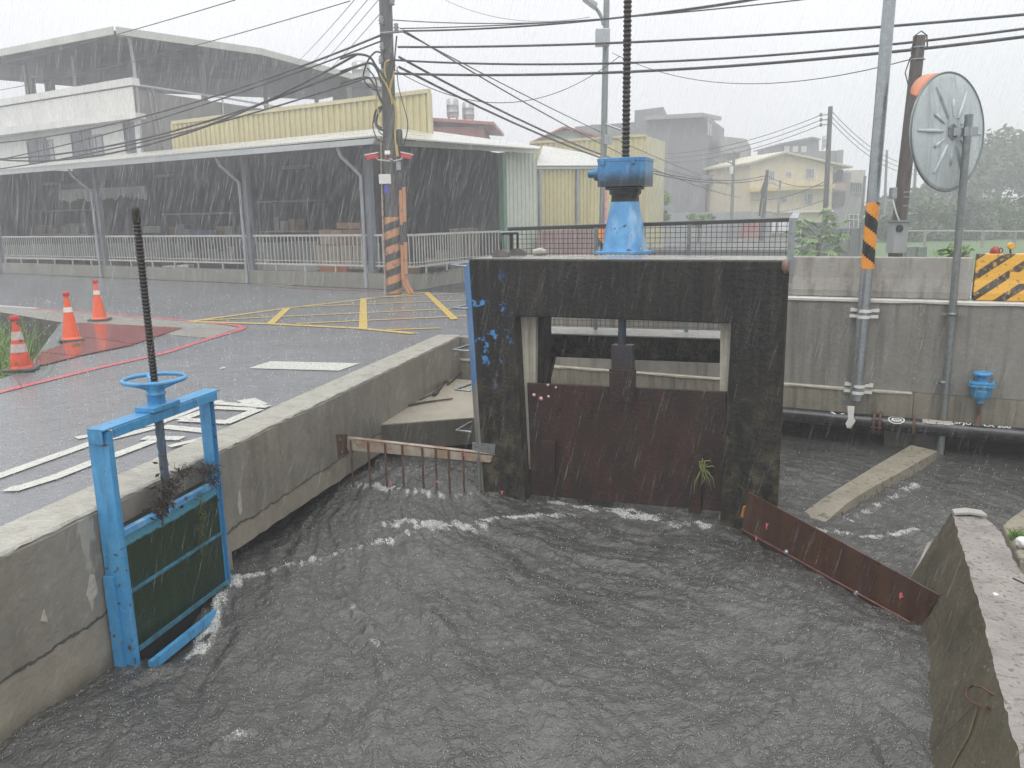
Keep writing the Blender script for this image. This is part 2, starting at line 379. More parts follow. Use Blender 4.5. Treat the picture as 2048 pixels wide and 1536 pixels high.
for _ in range(26000):                                   # rings and pits left by the raindrops
    cx, cy_ = random.uniform(gx0+.1, gx1-.1), random.uniform(gy0+.1, gy1-.1)
    rr_ = random.uniform(.012, .035); am = random.uniform(.002, .005)*(.4+.6*min(1, max(.1, -((cx-FR.o.x)*FR.v.x+(cy_-FR.o.y)*FR.v.y)/1.8))); i0 = int((cx-gx0)/st); j0 = int((cy_-gy0)/st); q = int(rr_*1.7/st)+1
    sl = (slice(max(0, j0-q), j0+q+1), slice(max(0, i0-q), i0+q+1)); d_ = np.hypot(GX[sl]-cx, GY[sl]-cy_)
    Hh[sl] += am*np.exp(-((d_-rr_)/.010)**2) - am*.9*np.exp(-(d_/(rr_*.5))**2)
# calmer, lower water behind the gate / in the right basin
HZ = WZ + Hh
ny, nx = GX.shape
co = np.stack([GX, GY, HZ], -1).reshape(-1, 3).astype(np.float32)
idx = (np.arange(ny-1)[:, None]*nx + np.arange(nx-1)[None, :]).reshape(-1)
fc = np.stack([idx, idx+1, idx+nx+1, idx+nx], 1).astype(np.int32)
me = bpy.data.meshes.new('water'); me.vertices.add(len(co)); me.vertices.foreach_set('co', co.ravel())
me.loops.add(fc.size); me.loops.foreach_set('vertex_index', fc.ravel()); me.polygons.add(len(fc))
me.polygons.foreach_set('loop_start', np.arange(0, fc.size, 4, dtype=np.int32)); me.polygons.foreach_set('loop_total', np.full(len(fc), 4, dtype=np.int32))
me.polygons.foreach_set('use_smooth', np.ones(len(fc), dtype=bool)); me.update(); me.validate()
at = me.attributes.new('foam', 'FLOAT', 'POINT'); at.data.foreach_set('value', foam.ravel().astype(np.float32))
def _wat(d, c):
    N, L = d['N'], d['L']
    a = N.new('ShaderNodeAttribute'); a.attribute_name = 'foam'
    k = d['ramp'](d['math']('MULTIPLY', a.outputs['Fac'], d['ramp'](d['noise'](85, 6, None, .75), .40, .62, .05, 1.9)), .35, .85)
    c = d['mix'](d['math']('MULTIPLY', k, .85), c, (.62, .62, .58))
    return c
m_water = M('muddy_water', (.042, .042, .038), (.082, .081, .073), 1.8, .09, bump=.6, bscale=75, spec=1.0, extra=_wat, vor=45)
me.materials.append(m_water)
wob = struct(bpy.data.objects.new('water', me)); COL.objects.link(wob)
# the rest of the canal water, beyond the churned part
m_water2 = M('dark_culvert_water', (.05, .05, .045), None, 1.5, .12, bump=.6, bscale=8, spec=.6)
wf = MB(); wf.add([(-10, -10, WZ-.09), (40, -10, WZ-.09), (40, 16, WZ-.09), (-10, 16, WZ-.09)], [[0, 1, 2, 3]]); struct(wf.build('canal_water', m_water2))

# raindrops bouncing on the water and the road
def drops(n, fpos, name, mat, r0_, r1_):
    vs = []; fs = []; 
    base = [(1, 0, 0), (-.5, .87, 0), (-.5, -.87, 0), (0, 0, 1.5)]
    for i in range(n):
        p = fpos(); 
        if p is None: continue
        r = random.uniform(r0_, r1_)*(.5+p.y/9); a = random.random()*6.28; ca, sa = math.cos(a), math.sin(a); k = len(vs)
        tl = (random.uniform(-.8, .8), random.uniform(-.8, .8)); hh = random.uniform(.6, 2.2)
        for (x, y, z) in base: vs.append((p.x+(x*ca-y*sa)*r + tl[0]*z*r, p.y+(x*sa+y*ca)*r + tl[1]*z*r, p.z+z*r*hh))
        fs += [(k, k+1, k+3), (k+1, k+2, k+3), (k+2, k, k+3), (k, k+2, k+1)]
    mb = MB(); mb.add(vs, fs, True); o = mb.build(name, mat); o['kind'] = 'stuff'; return o
m_drop = M('splash_water', (.75, .76, .77), (.6, .6, .6), 50, .15)
def wpos():
    p = Z(random.uniform(-20, 2060), 900+650*random.random()**.8, WZ)
    ix = int((p.x-gx0)/st); iy = int((p.y-gy0)/st)
    if not (0 <= ix < nx and 0 <= iy < ny): return None
    if (p-FL.o).dot(FL.v) > -.02 or (p-FR.o).dot(FR.v) > 0: return None
    return Vector((p.x, p.y, HZ[iy, ix]))
drops(9000, wpos, 'raindrop_splashes', m_drop, .0010, .0034)
_fy, _fx = np.nonzero(foam > .38); _w = foam[_fy, _fx]; _w = _w/_w.sum(); _pick = iter(RNG.choice(len(_fy), 9000, p=_w))
def fpos():
    i = next(_pick); p = Vector((gx0+_fx[i]*st+random.uniform(-.01, .01), gy0+_fy[i]*st+random.uniform(-.01, .01), HZ[_fy[i], _fx[i]]-.001))
    return None if (p-FL.o).dot(FL.v) > -.02 or (p-FR.o).dot(FR.v) > 0 else p
drops(6500, fpos, 'foam_spray', m_drop, .0010, .0036)
def rpos():
    x = random.uniform(-20, 930); y = 560+500*random.random()**1.2; p = Z(x, y, 0)
    if (p-FL.o).dot(FL.v) < .34 or p.y > 21: return None
    return Vector((p.x, p.y, 0))
drops(5500, rpos, 'road_splashes', m_drop, .0014, .005)

# ============================================================ left canal wall
def roughbox(mb, F, x0, x1, y0, y1, zb, zt, nseg, amp, seed):
    rn = random.Random(seed); ring = []
    for i in range(nseg+1):
        x = x0+(x1-x0)*i/nseg; j = lambda: rn.uniform(-amp, amp)
        a, c = zb(x) if callable(zb) else zb, zt(x) if callable(zt) else zt
        ring.append([F.w(x, y0+j(), a+j()*2), F.w(x, y1, a), F.w(x, y1+j(), c), F.w(x, y0+.012+j()*.6, c), F.w(x, y0+j()*.5, c-.012+j()*.5)])
    vs = [p for r_ in ring for p in r_]; n = 5
    fs = [[i*n+k, (i+1)*n+k, (i+1)*n+(k+1) % n, i*n+(k+1) % n] for i in range(nseg) for k in range(n)]
    fs += [[0, 1, 2, 3, 4], [nseg*n+k for k in (4, 3, 2, 1, 0)]]
    mb.add(vs, fs)
cw = thing('canal_wall', 'long low concrete wall between the canal and the wet road', 'wall', FL.w(3, .15, -.8))
sx = FL.l(463, 1100)[0]; send = (Q-FL.o).dot(FL.u)
w1 = MB(); roughbox(w1, FL, -9, sx, 0, .3, -1.6, .185, 90, .004, 1); roughbox(w1, FL, sx+.001, send, 0, .3, lambda x: -.63-.02*(x-sx), .185, 60, .0035, 2)
def _cw(d, c):
    N, L = d['N'], d['L']; s = N.new('ShaderNodeSeparateXYZ'); L.new(d['co'], s.inputs[0])
    nz = d['math']('ADD', s.outputs['Z'], d['math']('MULTIPLY', d['noise'](6, 5), .10))
    low = d['ramp'](nz, .40, .36); c = d['mix'](d['math']('MULTIPLY', low, .55), c, (.31, .275, .215))      # board-marked lower lift
    c = d['mix'](d['ramp'](d['noise'](2.6, 7, None, .7), .52, .68, 0, .5), c, (.15, .135, .105)); c = d['mix'](d['ramp'](d['noise'](9, 7, None, .7), .56, .7, 0, .35), c, (.38, .35, .28))
    wet = d['ramp'](nz, .16, .06); c = d['mix'](d['math']('MULTIPLY', wet, .6), c, (.06, .055, .04))
    jl = d['math']('MULTIPLY', d['ramp'](nz, .405, .398), d['ramp'](nz, .380, .387)); c = d['mix'](d['math']('MULTIPLY', jl, .8), c, (.03, .028, .02))
    ef = d['ramp'](d['noise'](1.0, 4, d['scaled'](3.5, 3.5, 1.6)), .70, .73); c = d['mix'](d['math']('MULTIPLY', ef, .6), c, (.42, .40, .34))
    return c
m_lwall = M('stained_wall_concrete', (.275, .255, .215), (.205, .19, .16), 1.4, .42, bump=.5, bscale=16, streak=((.13, .117, .09), .7, .48, .72), sp=(5, 5, .8), extra=_cw)
w1.build('wall_body', m_lwall, cw)
w2 = MB(); roughbox(w2, FL, -9, send, .003, .33, .186, .205, 220, .006, 3); w2.build('coping', m_cope, cw)
# white mineral stains and a chipped patch as thin crusts
w3 = MB()
for px, pts in (((185, 1180), [(174, 1190), (182, 1148), (189, 1150), (196, 1185), (188, 1200), (186, 1225)]), ((88, 1235), [(83, 1242), (89, 1219), (97, 1245)]), ((480, 1000), [(478, 985), (481, 978), (483, 1010), (485, 1020), (480, 1032), (476, 1015)])):
    w3.prism([FL.p(x, y, -.006) for x, y in pts], FL.v*.02)
w3.build('mineral_stain', M('mineral_crust', (.50, .48, .42), (.33, .31, .26), 30, .6, bump=.5), cw)

# ============================================================ right wall, barrier, pipe
rw = thing('retaining_wall', 'tall grey concrete wall with a ledge behind the black pipe', 'wall', FR.w(0, .1, -.8))
r1 = MB(); s_end = send
sW = FR.l(985, 640)[0]; r1.fbox(FR, sW, 30, 0, .25, -.14, .86); r1.fbox(FR, -4.6, sW-.002, 0, .25, -.14, .17); r1.build('upper_wall', m_cgrey, rw)
r2 = MB(); r2.fbox(FR, -4.6, 1.42, -.03, .25, -.53, -.145); r2.fbox(FR, 1.425, 30, -.006, .25, -.53, -.145); r2.build('lower_wall', m_conc, rw)
r3 = MB(); roughbox(r3, FR, -4.6, 1.40, -.045, .02, -.168, -.138, 40, .003, 5); r3.build('ledge', M('ledge_concrete', (.46, .44, .36), (.3, .28, .22), 8, .4, bump=.4), rw)
r4 = MB(); roughbox(r4, FR, sW, 30, -.02, .6, .862, .90, 120, .003, 6); r4.build('coping', M('bright_coping', (.62, .61, .56), (.5, .49, .44), 8, .3, bump=.3), rw)
r5 = MB(); r5.fbox(FR, 1.40, 1.425, -.012, .01, -.14, .85); r5.build('joint', M('joint_mortar', (.30, .28, .23), (.15, .14, .11), 20, .6, bump=.5), rw)
pc = MB(); pc.prism([FR.p(1768, 860, .0), FR.p(1885, 872, .0), FR.p(1880, 910, .0), FR.p(1768, 905, .0)], FR.v*.3)
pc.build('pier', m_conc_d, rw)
# pipe
pz = -.50; pr = .085
pipe = thing('water_pipe', 'black horizontal water pipe along the foot of the wall', 'pipe', FR.w(0, -.12, pz))
p1 = MB(); p1.tube([FR.w(x, -.125, pz) for x in (-3.5, 0, 3, 8, 14)], pr, 20)
p1.build('pipe_body', M('black_pipe', (.012, .012, .014), (.02, .02, .022), 4, .2, bump=.05), pipe)
p2 = MB(); sf = FR.l(1755, 835, -.12)[0]
for k in (-.03, .03): p2 = MB(); p2.lathe(FR.w(sf+k-.012, -.125, pz), [(pr, 0), (.135, 0), (.135, .024), (pr, .024)], 20, FR.u); p2.build('flange', m_rust, pipe)
p2 = MB()
for k in range(8):
    a = k*math.pi/4+.3; p2.tube([FR.w(sf-.06, -.125+.115*math.cos(a), pz+.115*math.sin(a)), FR.w(sf+.06, -.125+.115*math.cos(a), pz+.115*math.sin(a))], .009, 6); p2.build('flange_bolt', m_rust, pipe); p2 = MB()
sf2 = FR.l(1828, 845, -.12)[0]
p2.lathe(FR.w(sf2-.015, -.125, pz), [(pr, 0), (.125, 0), (.125, .03), (pr, .03)], 20, FR.u)
p2.build('flange', m_rust, pipe)
p3 = MB(); c0 = FR.l(1845, 845, -.12)[0]; c1 = FR.l(1905, 850, -.12)[0]
for i in range(60):
    x = c0+(c1-c0)*random.random(); a = R(random.uniform(30, 150)); rr = random.uniform(.02, .045)
    a = R(random.uniform(55, 120)); c = FR.w(x, -.125-.08*math.cos(a), pz+.08*math.sin(a)); p3.lathe(c-Vector((0, 0, .008)), [(rr, 0), (rr*.8, .012), (.004, .018)], 7)
p3.build('mud_crust', m_cope, pipe)
# white lettering on the pipe's upper side, wrapped over its curve
def pipe_text(body, px, size, ang, name='lettering', flip=False):
    cu_ = bpy.data.curves.new('t', 'FONT'); cu_.body = body; cu_.size = size; cu_.align_x = 'LEFT'; cu_.offset = .002
    to = bpy.data.objects.new('t', cu_); COL.objects.link(to); dg = bpy.context.evaluated_depsgraph_get(); me_ = bpy.data.meshes.new_from_object(to.evaluated_get(dg))
    bpy.data.objects.remove(to)
    bm = bmesh.new(); bm.from_mesh(me_); bmesh.ops.triangulate(bm, faces=bm.faces); bmesh.ops.subdivide_edges(bm, edges=[e_ for e_ in bm.edges if e_.calc_length() > size*.2], cuts=2)
    x0 = FR.l(px, 850, -.12)[0]; mb = MB(); vs = []
    for v in bm.verts:
        a = ang + v.co.y/pr; rr_ = pr+.0015
        vs.append(FR.w(x0+v.co.x, -.125-rr_*math.cos(a), pz+rr_*math.sin(a)))
    bm.verts.ensure_lookup_table(); mb.add(vs, [[v.index for v in f.verts] for f in bm.faces]); bm.free()
    return mb.build(name, m_white, pipe)
pipe_text('SPJU10-LX 200', 1908, .085, R(66))
lg = MB(); lc = FR.l(1794, 826, -.12)[0]
def pw(dx, a, e_=.0015): return FR.w(lc+dx, -.125-(pr+e_)*math.cos(a), pz+(pr+e_)*math.sin(a))
for (ra, rb_) in ((.085, .012), (.045, .009)):
    n = 28; vs = []
    for k in range(n):
        t = 2*math.pi*k/n
        for rr_ in (ra, ra-rb_): vs.append(pw(rr_*math.cos(t), R(52)+rr_*.62*math.sin(t)/pr, .002))
    lg.add(vs, [[2*k, 2*((k+1) % n), 2*((k+1) % n)+1, 2*k+1] for k in range(n)])
for k in range(-3, 4): lg.add([pw(k*.016-.004, R(40)), pw(k*.016+.004, R(40)), pw(k*.016+.004+.006, R(64)), pw(k*.016-.004+.006, R(64))], [[0, 1, 2, 3]])
lg.build('round_logo', m_white, pipe)
lg = MB(); lc = FR.l(1672, 815, -.12)[0]
lg.add([pw(-.06, R(70)), pw(.0, R(48)), pw(.012, R(52)), pw(-.03, R(74))], [[0, 1, 2, 3]]); lg.build('paint_mark', m_white, pipe); lg = MB(); lg.add([pw(.06, R(55)), pw(.1, R(60)), pw(.1, R(66)), pw(.06, R(64))], [[0, 1, 2, 3]])
lg.build('paint_mark', m_white, pipe)
# blue air valve on the pipe
vx, _ = FR.l(1960, 800, -.125)
VB = .125; V = lambda h: FR.w(vx, -.125, pz+h)
m_blue2 = M('light_blue_paint', (.06, .30, .55), (.05, .25, .5), 6, .35, bump=.1)
av = thing('air_valve', 'small blue cast iron air valve standing on the black pipe', 'valve', V(pr), None)
a1 = MB(); a1.lathe(V(0), [(.05, .07), (.05, .085), (.022, .09), (.022, .29), (.034, .293), (.034, .31)], 14); a1.build('stub', m_rust, av)
a2 = MB(); a2.lathe(V(.19+VB), [(.03, 0), (.04, .02), (.045, .04), (.075, .06), (.092, .09), (.098, .14), (.100, .215)], 24); 
a2.build('body', m_blue2, av, bevel=.003)
a3 = MB(); 
def rsq(cx, w_, h0, h1):
    pts = [FR.w(vx+dx*w_, -.125+dy*w_, 0) for dx, dy in ((-1, -.75), (-.75, -1), (.75, -1), (1, -.75), (1, .75), (.75, 1), (-.75, 1), (-1, .75))]
    for q in pts: q.z = pz+.19+VB+h0
    return pts
a3.prism(rsq(0, .122, .195, 0), (0, 0, .022)); a3.prism(rsq(0, .118, .222, 0), (0, 0, .024)); a3.build('flange', m_blue2, av, bevel=.003)
a4 = MB(); a4.lathe(V(.19+VB), [(.05, .24), (.045, .30), (.05, .305), (.088, .31), (.096, .325), (.088, .345), (.04, .352), (.036, .34)], 24)
a4.build('cap', m_blue2, av)
a5 = MB()
for q in rsq(0, .098, .25, 0)[::2]: a5 = MB(); a5.tube([q, q+Vector((0, 0, .03))], .008, 6); a5.build('bolt', m_galvd, av)
def text_mesh(body, size, F, x, y, z, mat, parent, name='lettering', ext=.002, align='CENTER'):
    cu_ = bpy.data.curves.new('t', 'FONT'); cu_.body = body; cu_.size = size; cu_.align_x = align; cu_.extrude = ext
    to = bpy.data.objects.new('t', cu_); COL.objects.link(to); dg = bpy.context.evaluated_depsgraph_get(); me_ = bpy.data.meshes.new_from_object(to.evaluated_get(dg)); bpy.data.objects.remove(to)
    mb = MB(); mb.add([F.w(x+v.co.x, y-v.co.z, z+v.co.y) for v in me_.vertices], [list(p.vertices) for p in me_.polygons]); return mb.build(name, mat, parent)
text_mesh('VALVE', .032, FR, vx, -.125-.102, pz+.33+VB, M('pale_blue_paint', (.45, .6, .75), None, 9, .4), av)

# barriers on the wall
FB = Fr(FR.w(0, .1, 0), FR.w(5, .1, 0)); 
if FB.v.y < 0: FB.v = -FB.v
def barrier(s0, s1, mat, label, zt):
    bt = thing('concrete_barrier', label, 'barrier', FB.w((s0+s1)/2, .2, .9))
    mb = MB(); prof = [(0, .905), (.0, .98), (.035, 1.12), (.07, zt), (.24, zt), (.275, 1.12), (.31, .98), (.31, .905)]
    mb.prism([FB.w(s0, y, z) for y, z in prof], FB.u*(s1-s0)); mb.build('block', mat, bt, bevel=.008); return bt
_s = FB.l(1948, 560)[0]; zt_b = FB.l(1700, 515)[1]
barrier(FB.l(1120, 600)[0], _s-.02, m_barr, 'long grey concrete road barrier on top of the retaining wall', zt_b)
def _stripe(d, c):
    N, L = d['N'], d['L']; mp = N.new('ShaderNodeMapping'); mp.inputs['Rotation'].default_value = (0, 0, -math.atan2(FB.u.y, FB.u.x)); L.new(d['co'], mp.inputs[0])
    s = N.new('ShaderNodeSeparateXYZ'); L.new(mp.outputs[0], s.inputs[0])
    v = d['math']('SUBTRACT', s.outputs['X'], d['math']('MULTIPLY', s.outputs['Z'], 1.25)); v = d['math']('ADD', v, .02)
    fr = d['math']('FRACT', d['math']('MULTIPLY', v, 3.6), 0)
    k = d['ramp'](fr, .56, .585)
    z1 = d['math']('MULTIPLY', d['math']('GREATER_THAN', s.outputs['Z'], .19), d['math']('LESS_THAN', s.outputs['Z'], .31)); x1 = d['math']('GREATER_THAN', s.outputs['X'], -.55)
    k = d['math']('MULTIPLY', k, d['math']('SUBTRACT', 1, d['math']('MULTIPLY', z1, x1)))
    k = d['math']('MULTIPLY', k, d['ramp'](d['noise'](22, 5), .34, .46, .35, 1))
    return d['mix'](k, c, (.045, .04, .032))
m_strb = M('hazard_barrier_paint', (.80, .42, .035), (.70, .38, .05), 5, .4, bump=.3, bscale=25, speck=((.3, .2, .08), 22, .64), extra=_stripe)
barrier(_s+.005, _s+1.75, m_strb, 'yellow road barrier with black diagonal hazard stripes', zt_b+.045)
# warning lamp and small red thing on the striped barrier
q = FB.l(1990, 505, .15); lt = thing('warning_lamp', 'small red warning lamp lying on the striped barrier', 'lamp', FB.w(q[0], .15, zt_b+.045))
mb = MB(); mb.lathe(FB.w(q[0], .15, zt_b+.045), [(.05, 0), (.05, .02), (.045, .05), (.02, .075)], 14); mb.build('lens', M('red_lens', (.35, .03, .03), None, 9, .25), lt)
mb = MB(); mb.tube([FB.w(q[0]+.04+.03*math.sin(a), .15, zt_b+.045+.03-.03*math.cos(a)) for a in np.linspace(0, math.pi, 8)], .006, 6); mb.build('handle', m_black, lt)
q = FB.l(2022, 500, .2); lt = thing('hazard_light', 'amber hazard light on a short stalk above the striped barrier', 'lamp', FB.w(q[0], .2, zt_b+.045))
mb = MB(); mb.tube([FB.w(q[0], .2, zt_b+.045), FB.w(q[0]-.01, .2, zt_b+.10)], .01, 6); mb.build('stalk', m_rust, lt)
mb = MB(); mb.lathe(FB.w(q[0]-.01, .18, zt_b+.125), [(.03, -.015), (.036, 0), (.036, .03), (.03, .045)], 16, -FB.v + FB.u*.2); mb.build('lens', M('amber_lens', (.85, .45, .03), None, 9, .25), lt)

# ============================================================ gate structure
gs = thing('gate_structure', 'tall moss black concrete sluice frame with blue paint remains', 'sluice structure', FG.w(.9, .3, WZ))
P = lambda x, y, yy=0.0: FG.p(x, y, yy)
def ext(p, z):                                         # drop a point to height z
    q = p.copy(); q.z = z; return q
ol, orr = P(937, 520), P(1580, 517); zt = (ol.z+orr.z)/2
bl, br_ = P(968, 1000), P(1555, 1040); il, ilb = P(1030, 638), P(1050, 990); ir, irb = P(1463, 641), P(1440, 1040)
ol.z = orr.z = zt; zl = (il.z+ir.z)/2; il.z = ir.z = zl
def down(a, b_, z): t = (z-a.z)/(b_.z-a.z); return a.lerp(b_, t)
outl = [ol, orr, down(orr, br_, -1.5), down(ir, irb, -1.5), ir, il, down(il, ilb, -1.5), down(ol, bl, -1.5)]
def slabs(mb):
    D = .5
    n = len(outl); vs = outl + [p+FG.v*D for p in outl]
    # left pillar, right pillar, beam as butted convex prisms, with subdivided rough fronts
    lt_ = Vector(ol); 
    mb.prism([down(ol, bl, zl), down(il, ilb, zl), down(il, ilb, -1.5), down(ol, bl, -1.5)], FG.v*D)
    mb.prism([down(ir, irb, zl), down(orr, br_, zl), down(orr, br_, -1.5), down(ir, irb, -1.5)], FG.v*D)
    mb.prism([ol, orr, down(orr, br_, zl+.0005), down(ol, bl, zl+.0005)], FG.v*(D+.05))
ztop_ = zt; ol.z = orr.z = zt-.006
rdir = Vector((orr.x, orr.y, 0)).normalized()
def backpt(p, D):
    t = max(0, min(1, (p-ol).dot(FG.u)/(orr-ol).dot(FG.u))); v_ = FG.v.lerp(rdir-FG.u*.04, t); return p+v_*D
outl = [ol, orr, down(orr, br_, -1.5), down(ir, irb, -1.5), ir, il, down(il, ilb, -1.5), down(ol, bl, -1.5)]
g1 = MB(); n8 = len(outl); vs = outl+[backpt(p, .5) for p in outl]
g1.add(vs, [list(range(n8))[::-1], list(range(n8, 2*n8))]+[[i, (i+1) % n8, (i+1) % n8+n8, i+n8] for i in range(n8)])
g1.build('frame', m_mossblk, gs, bevel=.012)
g2 = MB(); c = [ol+Vector((0, 0, .002)), orr+Vector((0, 0, .002))]; cb_ = [backpt(c[1], .7)+Vector((0, 0, 0)), backpt(c[0], .7)-FG.u*.0]
g2.prism([c[0]+FG.v*.02+FG.u*.02, c[1]+FG.v*.02-FG.u*.02, cb_[0], cb_[1]], (0, 0, .004)); g2.build('top_slab', M('wet_slab_top', (.33, .32, .29), (.2, .195, .17), 6, .25, bump=.3), gs)
g3 = MB()                                             # guides in the slot
g3.prism([P(1026, 634, .14), P(1072, 634, .14), P(1070, 800, .14), P(1052, 1010, .14), P(1036, 1010, .14), P(1028, 800, .14)], FG.v*.06)
m_guide = M('pale_guide_concrete', (.52, .49, .40), (.36, .335, .265), 4, .45, bump=.4, streak=((.10, .093, .07), .6, .5, .7))
g3.build('gate_guide', m_guide, gs); g3 = MB(); g3.prism([P(1441, 636, .14), P(1466, 636, .14), P(1458, 1040, .14), P(1437, 1040, .14)], FG.v*.06)
g3.build('gate_guide', M('pale_guide_concrete', (.27, .255, .205), (.18, .17, .135), 4, .45, bump=.4, streak=((.07, .065, .05), .6, .5, .7)), gs)
g3 = MB(); g3.prism([P(1068, 634, .22), P(1088, 634, .22), P(1087, 780, .22), P(1110, 700, .22), P(1100, 800, .22), P(1066, 800, .22)][:3]+[P(1066, 780, .22)], FG.v*.2); g3.build('inner_jamb', m_mossblk, gs)
# splayed left side, painted blue above
g4 = MB(); a_, b4 = ol+Vector((0, 0, -.01)), Y(927, 530, 7.8); c4 = Y(950, 730, 7.78); 
ft = lambda t: down(ol, bl, ol.z+(-.72-ol.z)*t)
bk = lambda t: Y(927+31*t, 530+455*t, 7.8)
g4.prism([ft(0.01), bk(0.0), bk(.56), ft(.52)], FG.u*.006); g4.build('blue_side', M('old_side_blue', (.06, .22, .48), (.05, .17, .38), 6, .4, streak=((.03, .06, .1), .6, .55, .75), bump=.2), gs)
g4 = MB(); g4.prism([ft(.521), bk(.561), bk(1.3), ft(1.3)], FG.u*.006); g4.build('bare_side', m_cgrey, gs)
# gate plate
gd = .07
gt = thing('sluice_gate', 'dark red brown steel gate plate half open above the water', 'sluice gate', P(1250, 990, gd))
g5 = MB(); g5.prism([P(1054, 766, gd), P(1453, 784, gd), P(1446, 1023, gd), P(1064, 990, gd)], FG.v*.035); g5.build('plate', m_gate, gt, bevel=.003)
g6 = MB()
for pts in ([(1082, 882), (1110, 884), (1110, 991), (1085, 990)], [(1384, 912), (1404, 912), (1402, 1029), (1377, 1026)]): g6.prism([P(x, y, gd-.045) for x, y in pts], FG.v*.044); g6.build('rib', m_gate, gt, bevel=.003); g6 = MB()
g7 = MB(); g7.prism([P(1222, 690, gd-.05), P(1265, 691, gd-.05), P(1266, 760, gd-.05), P(1223, 758, gd-.05)], FG.v*.09)
g7.build('lifting_lug', M('lug_steel', (.02, .03, .035), (.05, .02, .018), 5, .35, bump=.2), gt, bevel=.004)
g7 = MB(); g7.prism([P(1218, 738, gd-.056), P(1270, 740, gd-.056), P(1269, 806, gd-.056), P(1219, 803, gd-.056)], FG.v*.05); g7.build('lug_plate', m_gate, gt, bevel=.003)
g8 = MB(); g8.tube([P(1244, 700, gd), P(1245.5, 560, gd), P(1247, 525, gd)], .036, 12); g8.build('stem', M('stem_steel', (.02, .045, .065), (.02, .02, .02), 8, .35), gt)
g9 = MB()
for x, y, r_ in ((1068, 790, .018), (1082, 797, .02), (1096, 770, .014), (1112, 775, .012), (1097, 793, .014)): g9.lathe(P(x, y, gd-.005), [(r_, 0), (r_*.7, .012), (.002, .016)], 8, -FG.v)
g9.build('egg_cluster', M('pale_eggs', (.7, .4, .38), None, 40, .5, bump=.5), gt)
eg = lambda p, r_, nm='egg_cluster': None
# grass blades caught on the gate
hg = MB()
for k in range(16):
    p0 = P(1402+random.uniform(-6, 8), 935+random.uniform(-20, 12), -.02); tip = p0+Vector((random.uniform(-.06, .1), -.03, random.uniform(-.22, .06)))
    hg.tube([p0, p0.lerp(tip, .5)+Vector((random.uniform(-.03, .03), -.02, .02)), tip], [.005, .004, .001], 4)
tag(hg.build('grass_tuft', M('wet_grass_blade', (.14, .2, .04), (.2, .18, .08), 20, .5), origin=P(1402, 935, -.02)), 'green grass blades caught on the right rib of the gate', 'grass')
# weed / debris bottom of opening seen on the frame
# pedestal with gearbox
pb = Z(1249, 507, zt); pb = Vector((pb.x, pb.y, zt+.001)); sc = (pb-CP).length/FPX*1.0
gx = thing('gate_actuator', 'blue cast pedestal and gearbox on top of the black frame', 'gate actuator', pb)
FP = Fr(pb, pb+FG.u*1.0); 
if FP.v.y < 0: FP.v = -FP.v
k1 = MB()
def octp(F, hw, hd, z, cut=.25): return [F.w(dx*hw, dy*hd, z) for dx, dy in ((-1, -1+cut), (-1+cut, -1), (1-cut, -1), (1, -1+cut), (1, 1-cut), (1-cut, 1), (-1+cut, 1), (-1, 1-cut))]
k1.prism(octp(FP, .27, .25, pb.z, .35), (0, 0, .03)); k1.build('base_plate', m_blueold, gx, bevel=.004)
def loft(mb, rings, smooth=True):
    n = len(rings[0]); vs = [p for r_ in rings for p in r_]
    mb.add(vs, [[i*n+k, i*n+(k+1) % n, (i+1)*n+(k+1) % n, (i+1)*n+k] for i in range(len(rings)-1) for k in range(n)], smooth); mb.add(rings[0], [list(range(n))[::-1]]); mb.add(rings[-1], [list(range(n))])
zz0 = pb.z+.03
def rr_ring(F, hw, z, n=32, sq=3.2):
    out = []
    for k in range(n):
        t = 2*math.pi*k/n; c_, s_ = math.cos(t), math.sin(t); r_ = (abs(c_)**sq+abs(s_)**sq)**(-1/sq); out.append(F.w(hw*c_*r_, hw*s_*r_, z))
    return out
k2 = MB(); loft(k2, [rr_ring(FP, .212, zz0), rr_ring(FP, .205, zz0+.02), rr_ring(FP, .175, zz0+.25, sq=2.8), rr_ring(FP, .145, zz0+.42, sq=2.4), rr_ring(FP, .138, zz0+.47, sq=2.2)])
k2.build('column', m_blueold, gx)
k3 = MB(); loft(k3, [rr_ring(FP, .136, zz0+.471, sq=2.2), rr_ring(FP, .132, zz0+.53, sq=2), rr_ring(FP, .155, zz0+.548, sq=2), rr_ring(FP, .158, zz0+.585, sq=2)])
k3.build('neck', M('greasy_black', (.014, .014, .015), (.03, .03, .03), 10, .4, bump=.2), gx)
k4 = MB(); k4.fbox(FP, -.165, .155, -.15, .15, zz0+.586, zz0+.615); 
hz0 = zz0+.615
def _gb(d, c):
    N, L = d['N'], d['L']; s = N.new('ShaderNodeSeparateXYZ'); L.new(d['co'], s.inputs[0])
    v = d['math']('ADD', s.outputs['Z'], d['math']('MULTIPLY', d['noise'](8, 4), .12)); return d['mix'](d['ramp'](v, .86, .76, 0, .92), c, (.018, .022, .02))
m_gbx = M('gearbox_blue', (.045, .19, .40), (.07, .25, .48), 4, .35, bump=.15, streak=((.02, .05, .09), .5, .5, .7), extra=_gb)
loft(k4, [octp(FP, .235, .2, hz0, .18), octp(FP, .235, .2, hz0+.23, .18)], False)
k4.build('gearbox', m_gbx, gx, bevel=.012)
k5 = MB(); loft(k5, [octp(FP, .238, .203, hz0+.232, .18), octp(FP, .238, .203, hz0+.262, .18), octp(FP, .22, .185, hz0+.268, .18)], False)
for dx, dy in ((-.17, -.205), (.13, -.205), (-.2, -.15), (.21, -.1)): k5.fbox(FP, dx-.02, dx+.02, dy-.012, dy+.01, hz0+.2, hz0+.245)
k5.build('gearbox_lid', m_gbx, gx, bevel=.003)
k6 = MB(); cS = FP.w(-.23, -.02, hz0+.13)
